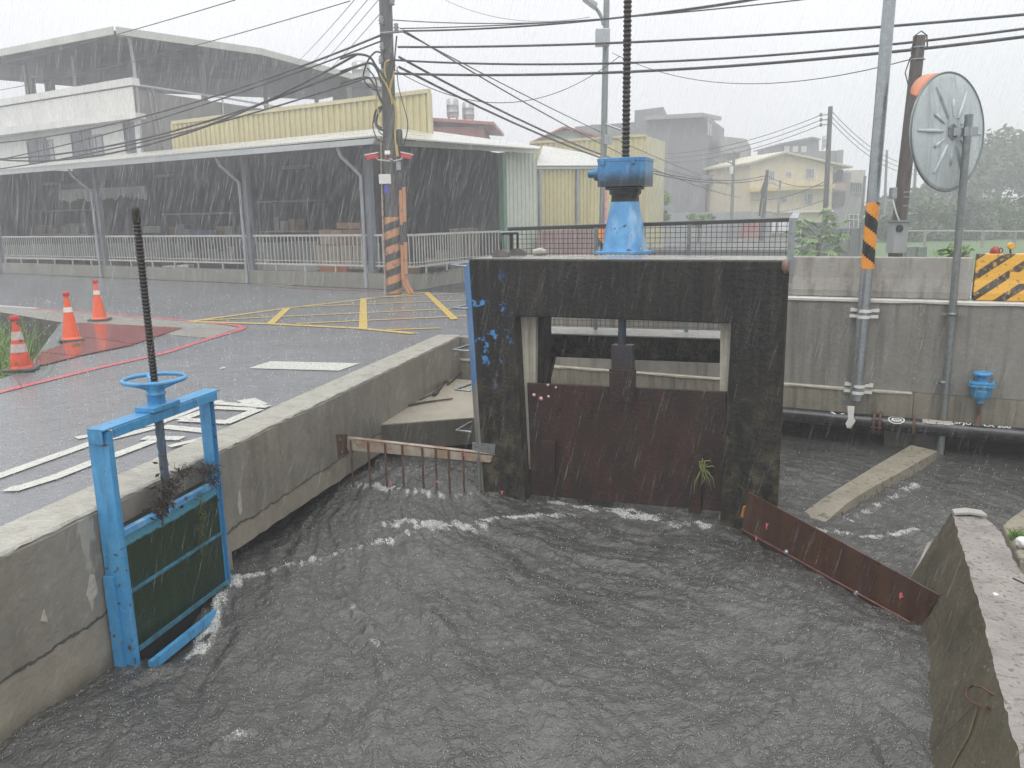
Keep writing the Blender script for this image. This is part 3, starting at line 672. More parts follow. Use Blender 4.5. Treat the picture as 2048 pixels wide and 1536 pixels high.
k6.lathe(cS, [(.07, 0), (.07, .05), (.06, .075), (.045, .08), (.038, .085), (.038, .13), (.033, .14)], 18, -FP.u); k6.build('input_shaft', m_gbx, gx)
k7 = MB()
for dx, dy in ((-.19, -.17), (.19, -.17), (.2, .17), (-.2, .17)): k7 = MB(); k7.lathe(FP.w(dx*1.1, dy, pb.z+.03), [(.02, 0), (.02, .022), (.01, .022), (.01, .05)], 6); k7.build('bolt', m_galvd, gx)
def screw(mb, base, h, r_, pitch, n=14, tilt=Vector((0, 0, 0))):
    prof = []; z = 0
    while z < h:
        prof += [(r_*.82, z), (r_*.83, z+pitch*.3), (r_, z+pitch*.42), (r_, z+pitch*.72), (r_*.83, z+pitch*.86)]; z += pitch
    mb.lathe(base, prof, n, Vector((0, 0, 1))+tilt)
k8 = MB(); screw(k8, FP.w(0, 0, hz0+.27), 2.9, .040, .042); k8.build('screw_stem', m_screw, gx)
# fence of square mesh on its own platform behind
plat = thing('walkway_slab', 'narrow concrete walkway beam, coloured dark for its shaded front, behind the gate frame', 'walkway', FG.w(1, 1.3, .5))
FW = Fr(Z(1090, 667, .7), Z(1400, 676, .7)); 
if FW.v.y < 0: FW.v = -FW.v
k9 = MB(); 
sl0 = FW.l(955, 668)[0]; sl1 = FW.l(1560, 680)[0]
k9.fbox(FW, sl0, sl1, 0, .5, .46, .69); k9.build('beam', m_mossblk, plat, bevel=.01)  # moss-black colour stands in for shade on the beam's front
k9 = MB(); k9.fbox(FW, sl0, sl1, -.008, .505, .692, .704); k9.build('wet_top', M('sky_sheen_slab', (.5, .5, .48), (.35, .35, .33), 8, .2, bump=.4), plat)  # pale colour stands in for sky reflected on the wet top
k9 = MB(); k9.fbox(FW, sl0, sl0+.2, .05, .3, -1.5, .455); k9.build('leg', m_mossblk, plat); k9 = MB(); k9.fbox(FW, sl1-.25, sl1-.05, .05, .3, -1.5, .455); k9.build('leg', m_mossblk, plat)
br1 = MB(); br1.prism([FW.p(1088, 690, .03), FW.p(1112, 700, .03), FW.p(1096, 765, .03), FW.p(1088, 765, .03)], FW.v*.1); br1.build('bracket', m_black, plat)
FF = Fr(FW.w(0, .42, 0), FW.w(1, .42, 0)); 
if FF.v.y < 0: FF.v = -FF.v
f0, f1 = FF.l(1017, 460)[0], FF.l(1580, 440)[0]; zf0 = FF.l(1020, 455)[1]; zf1 = FF.l(1575, 436)[1]
zf = lambda s_: zf0+(zf1-zf0)*(s_-f0)/(f1-f0)
fe = thing('mesh_fence', 'black square wire mesh railing behind the gate frame', 'railing', FF.w((f0+f1)/2, 0, .7))
k = MB(); s_ = f0
while s_ < f1:
    k.tube([FF.w(s_, 0, .72), FF.w(s_, 0, zf(s_)-.02)], .0028, 4, caps=False); s_ += .05
zc = .74
while zc < zf1-.03: k.tube([FF.w(f0, -.004, zc), FF.w(f1, -.004, zc)], .0028, 4, caps=False); zc += .05
k.build('wire_mesh', m_black, fe)
k = MB(); k.prism([FF.w(f0, -.03, zf(f0)-.035), FF.w(f1, -.03, zf(f1)-.035), FF.w(f1, -.03, zf(f1)), FF.w(f0, -.03, zf(f0))], FF.v*.05); k.build('top_rail', M('rail_dark', (.035, .035, .035), (.06, .06, .06), 8, .35), fe)
k = MB(); k.prism([FF.w(f0, -.028, zf(f0)+.0015), FF.w(f1, -.028, zf(f1)+.0015), FF.w(f1, -.028, zf(f1)+.007), FF.w(f0, -.028, zf(f0)+.007)], FF.v*.048); k.build('rail_cap', m_galv, fe)
for px_ in (1025, 1194, 1379):
    s_ = FF.l(px_, 470)[0]; k = MB(); k.fbox(FF, s_-.018, s_+.018, -.055, -.031, .704, zf(s_)-.03); k.build('post', m_galvd if px_ > 1100 else m_black, fe)
k = MB(); s_ = f1; k.fbox(FF, s_-.01, s_+.05, -.08, -.035, zt-.3, zf(s_)-.02); k.prism([FF.w(s_-.01, -.08, zf(s_)-.02), FF.w(s_+.07, -.08, zf(s_)-.02), FF.w(s_+.09, .1, zf(s_)+.03), FF.w(s_+.03, .1, zf(s_)+.03)], (0, 0, .02))
k.build('end_post', m_galv, fe)
# step irons on the left side
for i, (na, tip, fa, zz_) in enumerate((((932, 533), (902, 530), (934, 525), 0), ((931, 617), (904, 616), (931, 610), 0), ((934, 702), (907, 700), (933, 690), 0), ((936, 782), (910, 779), (935, 769), 0), ((938, 864), (912, 861), (937, 844), 0))):
    zr = Y(na[0], na[1], 7.62).z; A1 = Z(na[0]+5, na[1], zr) if i else Y(na[0]+5, na[1], 7.62); B1 = Z(*tip, zr) if i else Y(tip[0], tip[1], 7.7); C1 = Z(fa[0]+6, fa[1], zr) if i else Y(fa[0]+6, fa[1], 8.1)
    st_ = MB(); st_.tube([A1, B1, C1], .011, 8); o = st_.build('step_iron', m_galv, origin=B1)
    tag(o, ['topmost step iron on the left of the black frame', 'second step iron from the top beside the blue strip', 'middle step iron beside the blue strip', 'fourth step iron from the top, above the wooden sticks\' ledge', 'lowest step iron just above the dirty ledge front'][i].replace("'", ''), 'step iron', 'step irons up the left pillar')
# handle bar with half round feet, and a stone, on top of the frame
hz = zt+.002
bt = thing('lifting_handle', 'steel U handle standing on two half round feet on the slab', 'handle', Z(1018, 512, hz))
f_a, f_b = Z(1000, 514, hz), Z(1034, 511, hz)
for p_ in (f_a, f_b):
    k = MB(); n = 10; k.prism([p_+FG.u*(-.085*math.cos(math.pi*i/n))+Vector((0, 0, .07*math.sin(math.pi*i/n)**.6)) for i in range(n+1)], FG.v*.04); k.build('foot', M('foot_iron', (.16, .15, .15), (.08, .07, .06), 9, .5), bt)
k = MB(); ta, tb = f_a+Vector((0, 0, .215)), f_b+Vector((0, 0, .215)); k.tube([f_a+FG.v*.02, ta+FG.v*.02, tb+FG.v*.02, f_b+FG.v*.02], .014, 8); k.build('bar', m_rust if False else m_black, bt); k = MB(); k.tube([ta+FG.v*.02+Vector((0, 0, .012)), tb+FG.v*.02+Vector((0, 0, .012))], .012, 8); k.build('grip', m_galv, bt)
def rock(c, r_, name, mat, sx=1, sy=1, sz=.7, seed=1):
    bm = bmesh.new(); bmesh.ops.create_icosphere(bm, subdivisions=3, radius=1); rn = random.Random(seed); o_ = [rn.uniform(0, 9) for _ in range(3)]
    from mathutils import noise as mn
    mb = MB(); vs = []
    for v in bm.verts:
        q = v.co.normalized(); d = 1+.35*mn.noise(q*1.6+Vector(o_))+.12*mn.noise(q*5+Vector(o_)); vs.append(Vector((q.x*d*r_*sx, q.y*d*r_*sy, q.z*d*r_*sz))+Vector(c))
    mb.add(vs, [[v.index for v in f.verts] for f in bm.faces], True); bm.free(); return mb.build(name, mat, origin=c)
tag(rock(Z(1080, 510, hz)+Vector((0, 0, .03)), .06, 'stone', m_cope, 1.25, .8, .6, 3), 'pale broken stone lying on the slab beside the handle', 'stone')
tag(rock(P(1571, 533, -.03), .055, 'snail_shell', M('brown_shell', (.28, .16, .12), (.12, .08, .06), 20, .4, bump=.4), .55, .45, 1.1, 5), 'brown snail stuck to the top right corner of the black frame', 'snail')
# broken bit: small ground apron beside right pillar
# ============================================================ deflector plate
d0, d1_ = Z(1485, 1062, WZ), Z(1840, 1255, WZ); FD = Fr(d0, d1_)
if FD.v.y < 0: FD.v = -FD.v
dp = thing('deflector_plate', 'long rusty brown steel plate slanting across the water', 'steel plate', FD.w(.9, 0, WZ))
pts = [FD.p(1497, 984), FD.p(1878, 1190), FD.p(1842, 1256), FD.p(1838, 1262), FD.p(1483, 1058)]
k = MB(); k.prism(pts, FD.v*.012); k.build('plate', m_brown, dp)
k = MB(); k.tube([FD.p(1483, 1058, -.012), FD.p(1840, 1256, -.012)], .007, 6); k.build('lower_lip', M('lip_brown', (.20, .09, .07), (.12, .05, .04), 20, .4), dp)
k = MB(); k.prism([FD.p(1484, 1056, -.01), FD.p(1838, 1255, -.01), FD.p(1838, 1300, -.01), FD.p(1484, 1110, -.01)], FD.v*.012); k.build('skirt', m_gate, dp)
k = MB(); k.prism([FD.p(1481, 1032, -.01), FD.p(1486, 1012, -.01), FD.p(1489, 1014, -.01), FD.p(1485, 1036, -.01)], FD.v*.03); k.build('worn_edge', M('orange_rust', (.5, .2, .05), None, 9, .5), dp)
k = MB()
for x, y in ((1573, 1104), (1713, 1187), (1800, 1238)): k = MB(); k.lathe(FD.p(x, y, -.004), [(.022, 0), (.022, .008), (.012, .01), (.012, .022)], 6, -FD.v); k.build('bolt', m_galv, dp)
def eggs(px, py, F, yy, label, s=1.0):
    p = F.p(px, py, yy); mb = MB(); rn = random.Random(px)
    for i in range(22):
        q = p + F.u*rn.gauss(0, .005*s) + Vector((0, 0, rn.gauss(0, .011*s))); mb.lathe(q, [(.002, -.001), (.0045*s, .002), (.0035*s, .005), (.0008, .007)], 6, -F.v)
    tag(mb.build('egg_clutch', m_pink, origin=p), label, 'snail eggs', 'pink snail egg clutches')
eggs(1534, 1052, FD, -.003, 'pink snail eggs near the left end of the brown plate')
eggs(1802, 1190, FD, -.003, 'pink snail eggs near the right end of the brown plate', 1.1)
eggs(1513, 1078, FD, -.02, 'pink snail eggs under the left end of the brown plate', .9)

# ============================================================ low curb (weir)
k = MB(); ct = -.71
cps = [Z(1700, 1030, ct-.1), Z(1640, 1065, ct-.1)]
L1 = [Z(1822, 890, ct), Z(1750, 932, ct), Z(1672, 980, ct), Z(1651, 993, ct-.01), Z(1585, 1040, ct-.13)]
R1 = [Z(1875, 902, ct), Z(1800, 945, ct), Z(1744, 975, ct), Z(1697, 1004, ct-.01), Z(1630, 1062, ct-.13)]
vs = []
for a, c in zip(L1, R1): vs += [a, c, ext(c+Vector((.02, -.02, 0)), -1.5), ext(a, -1.5)]
k.add(vs, [[i*4+j, (i+1)*4+j, (i+1)*4+(j+1) % 4, i*4+(j+1) % 4] for i in range(4) for j in range(4)] + [[0, 1, 2, 3], [19, 18, 17, 16]])
cb = k.build('concrete_curb', M('tan_concrete', (.31, .28, .21), (.20, .182, .14), 4, .45, bump=.6, bscale=25, speck=((.12, .1, .07), 18, .6)), origin=R1[1]); tag(cb, 'low tan concrete sill running through the water to the galvanised pole', 'concrete sill')

# ============================================================ concrete block bottom right
zc_ = -.25
def zz3(x, y, z): return Z(x, y, z)
base = [Z(1820, 1155, -.8), Z(1845, 1270, -.8), Z(1852, 1400, -.8), Z(1862, 1560, -.8)]
b0, b1 = base[0], base[3]
crease = [Z(1903, 1024, zc_), Z(1930, 1110, zc_), Z(1962, 1220, zc_), Z(1995, 1350, zc_), Z(2055, 1580, zc_)]
basel = [Z(1812, 1170, -.8), Z(1834, 1235, -.8), Z(1848, 1290, -.8), Z(1853, 1400, -.8), Z(1866, 1590, -.8)]
rge = [Z(1955, 1024, zc_-.01), Z(2003, 1064, zc_-.02), Z(2045, 1150, zc_-.03), Z(2110, 1260, zc_-.03), Z(2260, 1480, zc_-.03)]
# subdivide along & across for a rough surface
from mathutils import noise as mnoise
def grid_surf(mb, rows, nu, nv, amp):
    """rows: list of polylines (same length); bilinear resample, displaced with noise"""
    rws = len(rows); m_ = len(rows[0]); out = []
    for i in range(nu+1):
        fu = i/nu*(rws-1); a = min(int(fu), rws-2); t = fu-a
        row = []
        for j in range(nv+1):
            fv = j/nv*(m_-1); c_ = min(int(fv), m_-2); s2 = fv-c_
            p = (rows[a][c_].lerp(rows[a][c_+1], s2)).lerp(rows[a+1][c_].lerp(rows[a+1][c_+1], s2), t)
            d = mnoise.noise(p*7)*amp+mnoise.noise(p*24)*amp*.4; row.append(p+Vector((d*.6, -d*.6, d)))
        out.append(row)
    vs = [p for r_ in out for p in r_]; n = nv+1
    mb.add(vs, [[i*n+j, i*n+j+1, (i+1)*n+j+1, (i+1)*n+j] for i in range(nu) for j in range(nv)], True)
bk_ = thing('broken_wall_block', 'big rough concrete wall end in the lower right corner', 'concrete block', (2.9, 4.6, -.8))
k = MB(); sub = [p+Vector((0, 0, -.6))-Vector((.1, 0, 0)) for p in basel]; grid_surf(k, [sub, basel, crease], 40, 90, .012)
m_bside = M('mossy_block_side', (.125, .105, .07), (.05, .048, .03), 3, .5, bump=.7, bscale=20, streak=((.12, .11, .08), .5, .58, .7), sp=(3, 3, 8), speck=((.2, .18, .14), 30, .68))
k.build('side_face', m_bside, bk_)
k = MB(); grid_surf(k, [crease, rge], 14, 90, .012)
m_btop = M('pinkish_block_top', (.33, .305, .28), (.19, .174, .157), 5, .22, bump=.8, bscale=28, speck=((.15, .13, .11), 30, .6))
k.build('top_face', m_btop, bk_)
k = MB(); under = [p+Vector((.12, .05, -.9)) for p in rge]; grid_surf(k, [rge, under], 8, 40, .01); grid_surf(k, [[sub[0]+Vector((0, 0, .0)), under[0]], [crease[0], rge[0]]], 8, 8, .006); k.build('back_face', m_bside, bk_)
k = MB(); n_ = 12
k.prism([Z(1904, 1022, zc_+.01), Z(1930, 1019, zc_+.01), Z(1962, 1024, zc_+.01), Z(1975, 1034, zc_+.01), Z(1940, 1029, zc_+.01), Z(1908, 1030, zc_+.01)], (0, 0, .015)); k.build('pale_rim', M('pale_rim_mortar', (.38, .37, .33), (.28, .27, .24), 9, .5, bump=.3), bk_)
k = MB(); k.prism([Z(1856, 1085, -.58), Z(1864, 1082, -.56), Z(1845, 1125, -.68), Z(1822, 1165, -.78), Z(1820, 1158, -.78)], Vector((-.012, -.02, .01))); k.build('pale_edge', MATS['pale_rim_mortar'], bk_)
# rebar hook and wires on it
k = MB(); Fk = Fr(Z(1852, 1400, -.6), Z(1862, 1560, -.6))
def bp(x, y, off=0):                                   # point near the sloping side face
    a_, b_ = basel[0], basel[-1]; c_ = crease[2]; n_ = (b_-a_).cross(c_-a_).normalized()
    if n_.x > 0: n_ = -n_
    d = ray(x, y); t = ((a_-CP).dot(n_)+off)/d.dot(n_); return CP+d*t
k.tube([bp(1992, 1392, .01), bp(1965, 1376, .035), bp(1946, 1370, .05), bp(1934, 1378, .05), bp(1932, 1392, .05), bp(1942, 1405, .04), bp(1975, 1415, .03), bp(1982, 1415, .0)], .0055, 8)
tag(k.build('iron_hook', m_rust, origin=bp(1965, 1400)), 'rusty bent iron loop sticking out of the concrete block', 'iron hook')
k = MB(); k.tube([bp(1955, 1412, .02), bp(1938, 1470, .012), bp(1915, 1510, .012), bp(1890, 1560, .012)], .006, 6); k.tube([bp(1950, 1408, .01), bp(1915, 1445, .01), bp(1870, 1480, .01), bp(1858, 1500, .01)], .002, 5)
tag(k.build('hanging_rope', M('old_rope', (.11, .09, .05), None, 40, .8, bump=.5), origin=bp(1940, 1470)), 'old frayed rope hanging from the iron loop', 'rope')
# ledge and plants at the right edge of the picture
k = MB(); rr2 = [Z(2005, 1050, -.62), Z(2020, 1035, -.62), Z(2070, 1000, -.62), Z(2150, 980, -.62), Z(2200, 1100, -.62), Z(2040, 1120, -.62)]; k.prism(rr2, (0, 0, -.6))
tag(k.build('concrete_ledge', MATS['tan_concrete'], origin=Z(2060, 1060, -.7), bevel=.02), 'tan concrete ledge at the right edge behind the rough block', 'concrete ledge')
def tuft(c, n, h, spread, mat, name, label, cat, wdt=.004, grp=None):
    mb = MB(); c = Vector(c)
    for i in range(n):
        a = random.random()*6.28; b0_ = c+Vector((math.cos(a), math.sin(a), 0))*random.random()*spread; hh = h*random.uniform(.5, 1); ln = Vector((random.gauss(0, .35), random.gauss(0, .35), 1)).normalized()
        p1_ = b0_+ln*hh*.55; p2_ = p1_+Vector((ln.x*1.8, ln.y*1.8, .55)).normalized()*hh*.5; sd_ = Vector((math.cos(a*3), math.sin(a*3), 0))*wdt
        mb.add([b0_-sd_, b0_+sd_, p1_+sd_*.8, p1_-sd_*.8, p2_], [[0, 1, 2, 3], [3, 2, 4]])
    return tag(mb.build(name, mat, origin=c), label, cat, grp)
m_blade = M('grass_blades', (.10, .20, .03), (.17, .26, .06), 12, .5)
tuft(Z(2046, 1080, -.62), 160, .10, .10, m_blade, 'moss_tuft', 'green moss and grass tuft at the right edge of the picture', 'plant', .006)
tag(rock(Z(2044, 1085, -.58), .05, 'pale_stone', m_white, 1, 1, .8, 9), 'pale stone in the grass tuft at the right edge', 'stone')
k = MB(); k.tube([Z(2025, 1156, zc_+.03), Z(2040, 1163, zc_+.02), Z(2075, 1180, zc_+.04)], .005, 6); tag(k.build('twig', m_wood, origin=Z(2040, 1163, zc_)), 'thin dark twig on top of the rough concrete block', 'twig')
k = MB(); k.prism([Z(1985, 1187, zc_+.012), Z(1990, 1186, zc_+.012), Z(1998, 1190, zc_+.012), Z(1990, 1192, zc_+.012)], (0, 0, .004)); tag(k.build('paper_scrap', m_white, origin=Z(1990, 1189, zc_)), 'tiny white scrap lying on the rough concrete block', 'litter')

# ============================================================ ledge left of the gate with sticks
lz = -.385
k = MB(); roughled = [FL.p(762, 848, 0), Z(935, 838, lz), Z(965, 836, lz), FG.w(-.0, .6, lz), FG.w(-.0, 3.2, lz), FL.w(send-.4, 0, lz), FL.w(send-1.5, 0, lz)]
for q_ in roughled: q_.z = lz
k.prism([q_+Vector((0, 0, 0)) for q_ in roughled], (0, 0, -.30))
sl = thing('silt_ledge', 'sloping concrete ledge with sticks between wall and gate frame', 'ledge', Z(850, 830, lz))
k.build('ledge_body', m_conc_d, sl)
k = MB(); k.prism([q_+Vector((0, 0, .002)) for q_ in roughled], (0, 0, .012)); k.build('ledge_top', M('silty_concrete', (.36, .33, .26), (.27, .245, .19), 3, .45, bump=.4, bscale=30), sl)
stk = (([(815, 812), (850, 805), (905, 798)], .016, 'dark stick lying lowest on the silty ledge'), ([(868, 790), (880, 775), (893, 758), (897, 766)], .028, 'thick short driftwood piece on the silty ledge'), ([(895, 770), (910, 758), (930, 740)], .014, 'stick reaching up to the wall on the silty ledge'), ([(840, 800), (862, 790), (878, 786)], .010, 'thin twig behind the lowest stick on the ledge'))
for pts, r_, lab in stk:
    k = MB(); pp = [Z(x, y, lz+.014+r_*.8)+Vector((0, 0, random.uniform(0, .008))) for x, y in pts]; k.tube(pp, [r_*(1-.5*i/len(pp)) for i in range(len(pp))], 7); tag(k.build('stick', m_wood, origin=pp[0]), lab, 'stick', 'sticks on the silty ledge')

# ============================================================ trash rack
tr = thing('trash_rack', 'pale rusty steel bar with hanging rods across the side channel', 'trash rack', Z(830, 960, WZ))
Fq = Fr(FL.p(690, 890), P(965, 905, -.03))
if Fq.v.y < 0: Fq.v = -Fq.v
k = MB(); k.prism([Fq.p(695, 878), Fq.p(985, 912), Fq.p(981, 923), Fq.p(978, 925), Fq.p(696, 900), Fq.p(694, 893)], Fq.v*.006)
k.prism([Fq.p(694, 877), Fq.p(990, 910), Fq.p(990, 910)+Fq.v*.06, Fq.p(694, 877)+Fq.v*.06], (0, 0, .006)); k.build('bar', m_rustw, tr)
k = MB(); k.prism([FL.p(673, 869, -.01), FL.p(694, 868, -.01), FL.p(696, 904, -.01), FL.p(678, 915, -.01)], FL.v*.008); k.build('wall_bracket', m_rust, tr)
k = MB(); k.prism([P(944, 885, -.012), P(990, 889, -.012), P(989, 908, -.012), P(945, 900, -.012)], FG.v*.01); k.build('pillar_bracket', m_galv, tr)
k = MB()
for x, y in ((680, 880), (683, 903)): k = MB(); k.lathe(FL.p(x, y, -.012), [(.014, 0), (.014, .012)], 6, -FL.v); k.build('bolt', m_galvd, tr)
for x, y in ((953, 893), (978, 896)): k = MB(); k.lathe(P(x, y, -.014), [(.014, 0), (.014, .012)], 6, -FG.v); k.build('bolt', m_galvd, tr)
for i, (xt, yt, xb, yb) in enumerate(((701, 884, 713, 958), (736, 887, 744, 965), (770, 891, 781, 968), (804, 894, 812, 965), (844, 898, 847, 975), (871, 900, 875, 974), (897, 903, 902, 985), (926, 905, 931, 985), (957, 908, 958, 990))):
    a_ = Fq.p(xt, yt, -.015); k = MB(); b_ = ext(a_, WZ-.12); k.tube([a_+Vector((0, 0, .02)), a_, b_], .0105 if i < 8 else .012, 8); k.build('rod', m_rust if i < 8 else m_galvd, tr)
k = MB()
for x, y in ((781, 966), (875, 963), (929, 907), (958, 988)):
    p_ = Fq.p(x, y, -.03)
    if x == 929: pass
    for i in range(18): q_ = p_+Vector((random.gauss(0, .005), 0, random.gauss(0, .012))); k.lathe(q_, [(.002, 0), (.005, .003), (.001, .007)], 5, -Fq.v)
k.build('egg_cluster', m_pink, tr)
eggs(1004, 985, FG, -.01, 'pink snail eggs low on the black left pillar', .9)

# ============================================================ small blue sluice gate on the left wall
FS = Fr(FL.w(0, -.10, 0), FL.w(1, -.10, 0))
S = lambda x, y, yy=0.0: FS.p(x, y, yy)
sg = thing('hand_sluice', 'blue steel sluice frame with handwheel on the left wall', 'sluice gate', S(340, 1250))
def face(pts, y0, t, mb): mb.prism([S(x, y, y0) for x, y in pts], FS.v*t); return mb
sL, _ = FS.l(205, 1000); sR, _ = FS.l(418, 900); zB = .69
def post(mb, px0, px1, ztop, zbot, dep, lip):
    pass
aL0, aL1 = FS.l(186, 860)[0], FS.l(228, 860)[0]; 
k = MB(); xl0 = FS.l(193, 1000, .085)[0]+.006; xl1 = FS.l(241, 1000, -.045)[0]; xr0 = FS.l(416, 900, .03)[0]; xr1 = FS.l(437, 900, -.03)[0]
k.fbox(FS, xl0, xl1-.004, -.045, -.037, -1.0, zB-.01); k.fbox(FS, xl0-.006, xl0, -.045, .09, -1.0, zB-.01); k.fbox(FS, xl1-.008, xl1, -.045, .03, -1.0, zB-.01)
k.build('post', m_blue, sg)
k = MB(); k.fbox(FS, xl0-.03, xl0-.008, .02, .09, -1.0, -.22); k.build('anchor_angle', m_blue, sg)
k = MB(); k.fbox(FS, xr0, xr1-.006, 0, .008, -1.0, zB-.01); k.fbox(FS, xr1-.006, xr1, -.03, .09, -1.0, zB-.01); k.fbox(FS, xr0-.006, xr0, -.02, .02, -1.0, zB-.01); k.build('post', m_blue, sg)
k = MB(); k.fbox(FS, xl0-.03, xr1+.05, -.05, .07, zB+.001, zB+.012); k.fbox(FS, xl1+.0, xr1+.01, -.055, -.045, zB-.055, zB); k.fbox(FS, xl0-.03, xl0-.02, -.03, .06, zB-.08, zB); k.build('top_beam', m_blue, sg, bevel=.002)
hc = S(313, 800); hx = FS.l(313, 800)[0]
def S3(x, y, z): return FS.w(hx+x, y, z)
k = MB(); k.fbox(FS, hx-.13, hx+.13, -.075, .065, zB+.013, zB+.045); k.build('pad', m_blue, sg, bevel=.004)
k = MB(); k.lathe(S3(0, 0, zB+.045), [(.055, 0), (.055, .055), (.06, .06), (.06, .07), (.05, .075), (.062, .10), (.066, .125)], 20); k.build('hub', m_blue, sg)
wz = FS.l(312, 757)[1]
k = MB(); n = 40; k.tube([S3(.185*math.cos(2*math.pi*i/n), .185*math.sin(2*math.pi*i/n), wz) for i in range(n+1)], .014, 10, caps=False); k.build('handwheel', m_blue, sg)
k = MB()
for a in (R(50), R(170), R(290)):
    k.tube([S3(.05*math.cos(a), .05*math.sin(a), zB+.15), S3(.11*math.cos(a), .11*math.sin(a), zB+.175), S3(.18*math.cos(a), .18*math.sin(a), wz)], .014, 8)
k.build('spoke', m_blue, sg)
ztop = FS.l(273, 415)[1]
k = MB(); screw(k, S3(0, 0, zB+.15), ztop-zB-.22, .024, .0225, 12); k.build('screw_stem', m_screw, sg)
k = MB(); k.lathe(S3(0, 0, ztop-.09), [(.024, 0), (.026, .03), (.024, .06), (.027, .075), (.018, .092)], 10); k.build('stem_cap', m_screw, sg)
zg = FS.l(348, 985)[1]
k = MB(); rs = []; pts = []
for i in range(24): pts.append(S3(.002*math.sin(i*2.1), 0, zB-(zB-zg+.05)*i/23)); rs.append(.024+.005*random.random())
k.tube(pts, rs, 10); k.build('lower_stem', M('crusted_stem', (.10, .085, .06), (.05, .16, .3), 18, .6, bump=.8, bscale=70), sg)
# panel
zp1 = FS.l(247, 1045, -.0)[1]; zp1 = (zp1+FS.l(430, 965)[1])/2; zp0 = (FS.l(275, 1300)[1]+FS.l(450, 1172)[1])/2; zp0 += .03; zpm = (FS.l(262, 1172)[1]+FS.l(440, 1068)[1])/2
def _moss(d, c):
    N, L = d['N'], d['L']; s = N.new('ShaderNodeSeparateXYZ'); L.new(d['co'], s.inputs[0])
    v = d['math']('ADD', s.outputs['Z'], d['math']('MULTIPLY', d['noise'](14, 5), .05)); 
    c = d['mix'](d['ramp'](v, _moss.z, _moss.z-.015), c, (.012, .028, .012))
    n_ = d['ramp'](d['noise'](1, 5, d['scaled'](18, 18, 2)), .5, .75, 0, .5); k_ = d['math']('MULTIPLY', n_, d['ramp'](v, _moss.z, _moss.z-.015)); return d['mix'](k_, c, (.03, .065, .025))
_moss.z = zp1-.085-(WZ*0+S(340, 1250).z)
m_panel = M('mossy_gate_panel', (.07, .27, .42), (.10, .34, .42), 5, .35, bump=.35, bscale=30, extra=_moss)
k = MB(); k.fbox(FS, xl1+.002, xr0-.007, -.012, -.004, zp0, zp1); k.build('gate_panel', m_panel, sg)
k = MB(); k.fbox(FS, xl1+.002, xr0-.007, -.045, -.013, zp1-.012, zp1); k.fbox(FS, xl1+.002, xr0-.007, -.045, -.040, zp1-.035, zp1-.0125); k.build('panel_rail', m_blueold, sg)
m_rail = M('mossy_rail', (.06, .25, .40), (.03, .07, .05), 16, .4, bump=.4)
k = MB(); k.fbox(FS, xl1+.002, xr0-.007, -.04, -.013, zpm-.006, zpm+.006); k.build('panel_rail', m_rail, sg)
k = MB(); k.fbox(FS, xl1+.002, xr0-.007, -.05, -.013, zp0-.004, zp0+.008); k.fbox(FS, xl1+.002, xr0-.007, -.05, -.045, zp0+.0085, zp0+.03); k.build('panel_rail', m_rail, sg)
k = MB(); k.fbox(FS, FS.l(300, 1310, -.12)[0], FS.l(440, 1212, -.12)[0], -.13, -.10, WZ-.06, WZ+.005); k.build('sill', m_blue, sg)
k = MB()
for i, (x, y) in enumerate(((235, 1135), (237, 1170), (243, 1283), (258, 1285), (458, 1135), (459, 1150))): k = MB(); k.lathe(S(x, y, -.0), [(.010, 0), (.010, .008)], 6, -FS.v); k.build('bolt', m_galvd, sg)
# dark box standing in for the shade in the opening behind the panel
k = MB(); k.fbox(FS, xl1, xr0, .012, .09, -.98, zp1-.02); tag(k.build('opening_shade_box', m_dark, origin=FS.w((xl1+xr0)/2, .05, -.98)), 'dark box painted as the shaded culvert opening behind the small blue gate', 'opening')
# trash caught on it
def debris(name, label, cpts, n, r_, spread, mat, ln=.12, cat='debris', drop=.5, org=None):
    mb = MB()
    for i in range(n):
        c_ = random.choice(cpts); p_ = c_+Vector((random.gauss(0, spread), random.gauss(0, spread*.35), random.gauss(0, spread*.6)))
        d = Vector((random.gauss(0, 1), random.gauss(0, .5), random.gauss(-drop, .8))).normalized()*ln*random.uniform(.4, 1.2)
        q_ = p_+d*.5+Vector((random.gauss(0, .012), random.gauss(0, .012), random.gauss(0, .012))); rr_ = r_*random.uniform(.5, 1.4); mb.tube([p_, q_, p_+d], [rr_, rr_*.9, rr_*.4], 5)
    return tag(mb.build(name, mat, origin=org or cpts[0]), label, cat)
debris('twig_clump', 'dark clump of wet leaves and twigs around the lower stem', [S(330, 985, -.05), S(325, 1005, -.05), S(340, 970, -.05), S(318, 1020, -.05)], 240, .0045, .026, m_wood, .055)
debris('twig_bundle', 'bundle of dead twigs hanging between stem and right post', [S(425, 935, -.06), S(415, 945, -.06), S(400, 940, -.06), S(380, 935, -.05), S(360, 945, -.05), S(428, 960, -.06)], 260, .0022, .020, m_wood, .07)
debris('weed_strand', 'yellow green weed strands hanging down the mossy panel', [S(402, y_, -.06) for y_ in range(985, 1110, 8)], 60, .002, .008, M('weed_green', (.13, .15, .035), (.07, .08, .02), 20, .6), .06, 'weed', 1.4)
k = MB(); bm = None
for i in range(26):
    c_ = S(random.gauss(330, 14), random.gauss(995, 24), -.055); a_ = Vector((random.gauss(0, 1), random.gauss(0, .4), random.gauss(0, 1))).normalized()*.022; b_ = a_.cross(Vector((0, 1, .3))).normalized()*.011
    k.add([c_-a_, c_+b_, c_+a_, c_-b_], [[0, 1, 2, 3]])
tag(k.build('leaf_litter', M('brown_leaves', (.10, .05, .032), (.04, .028, .02), 15, .5), origin=S(330, 1000)), 'brown wet leaves wrapped round the stem above the panel', 'leaves')

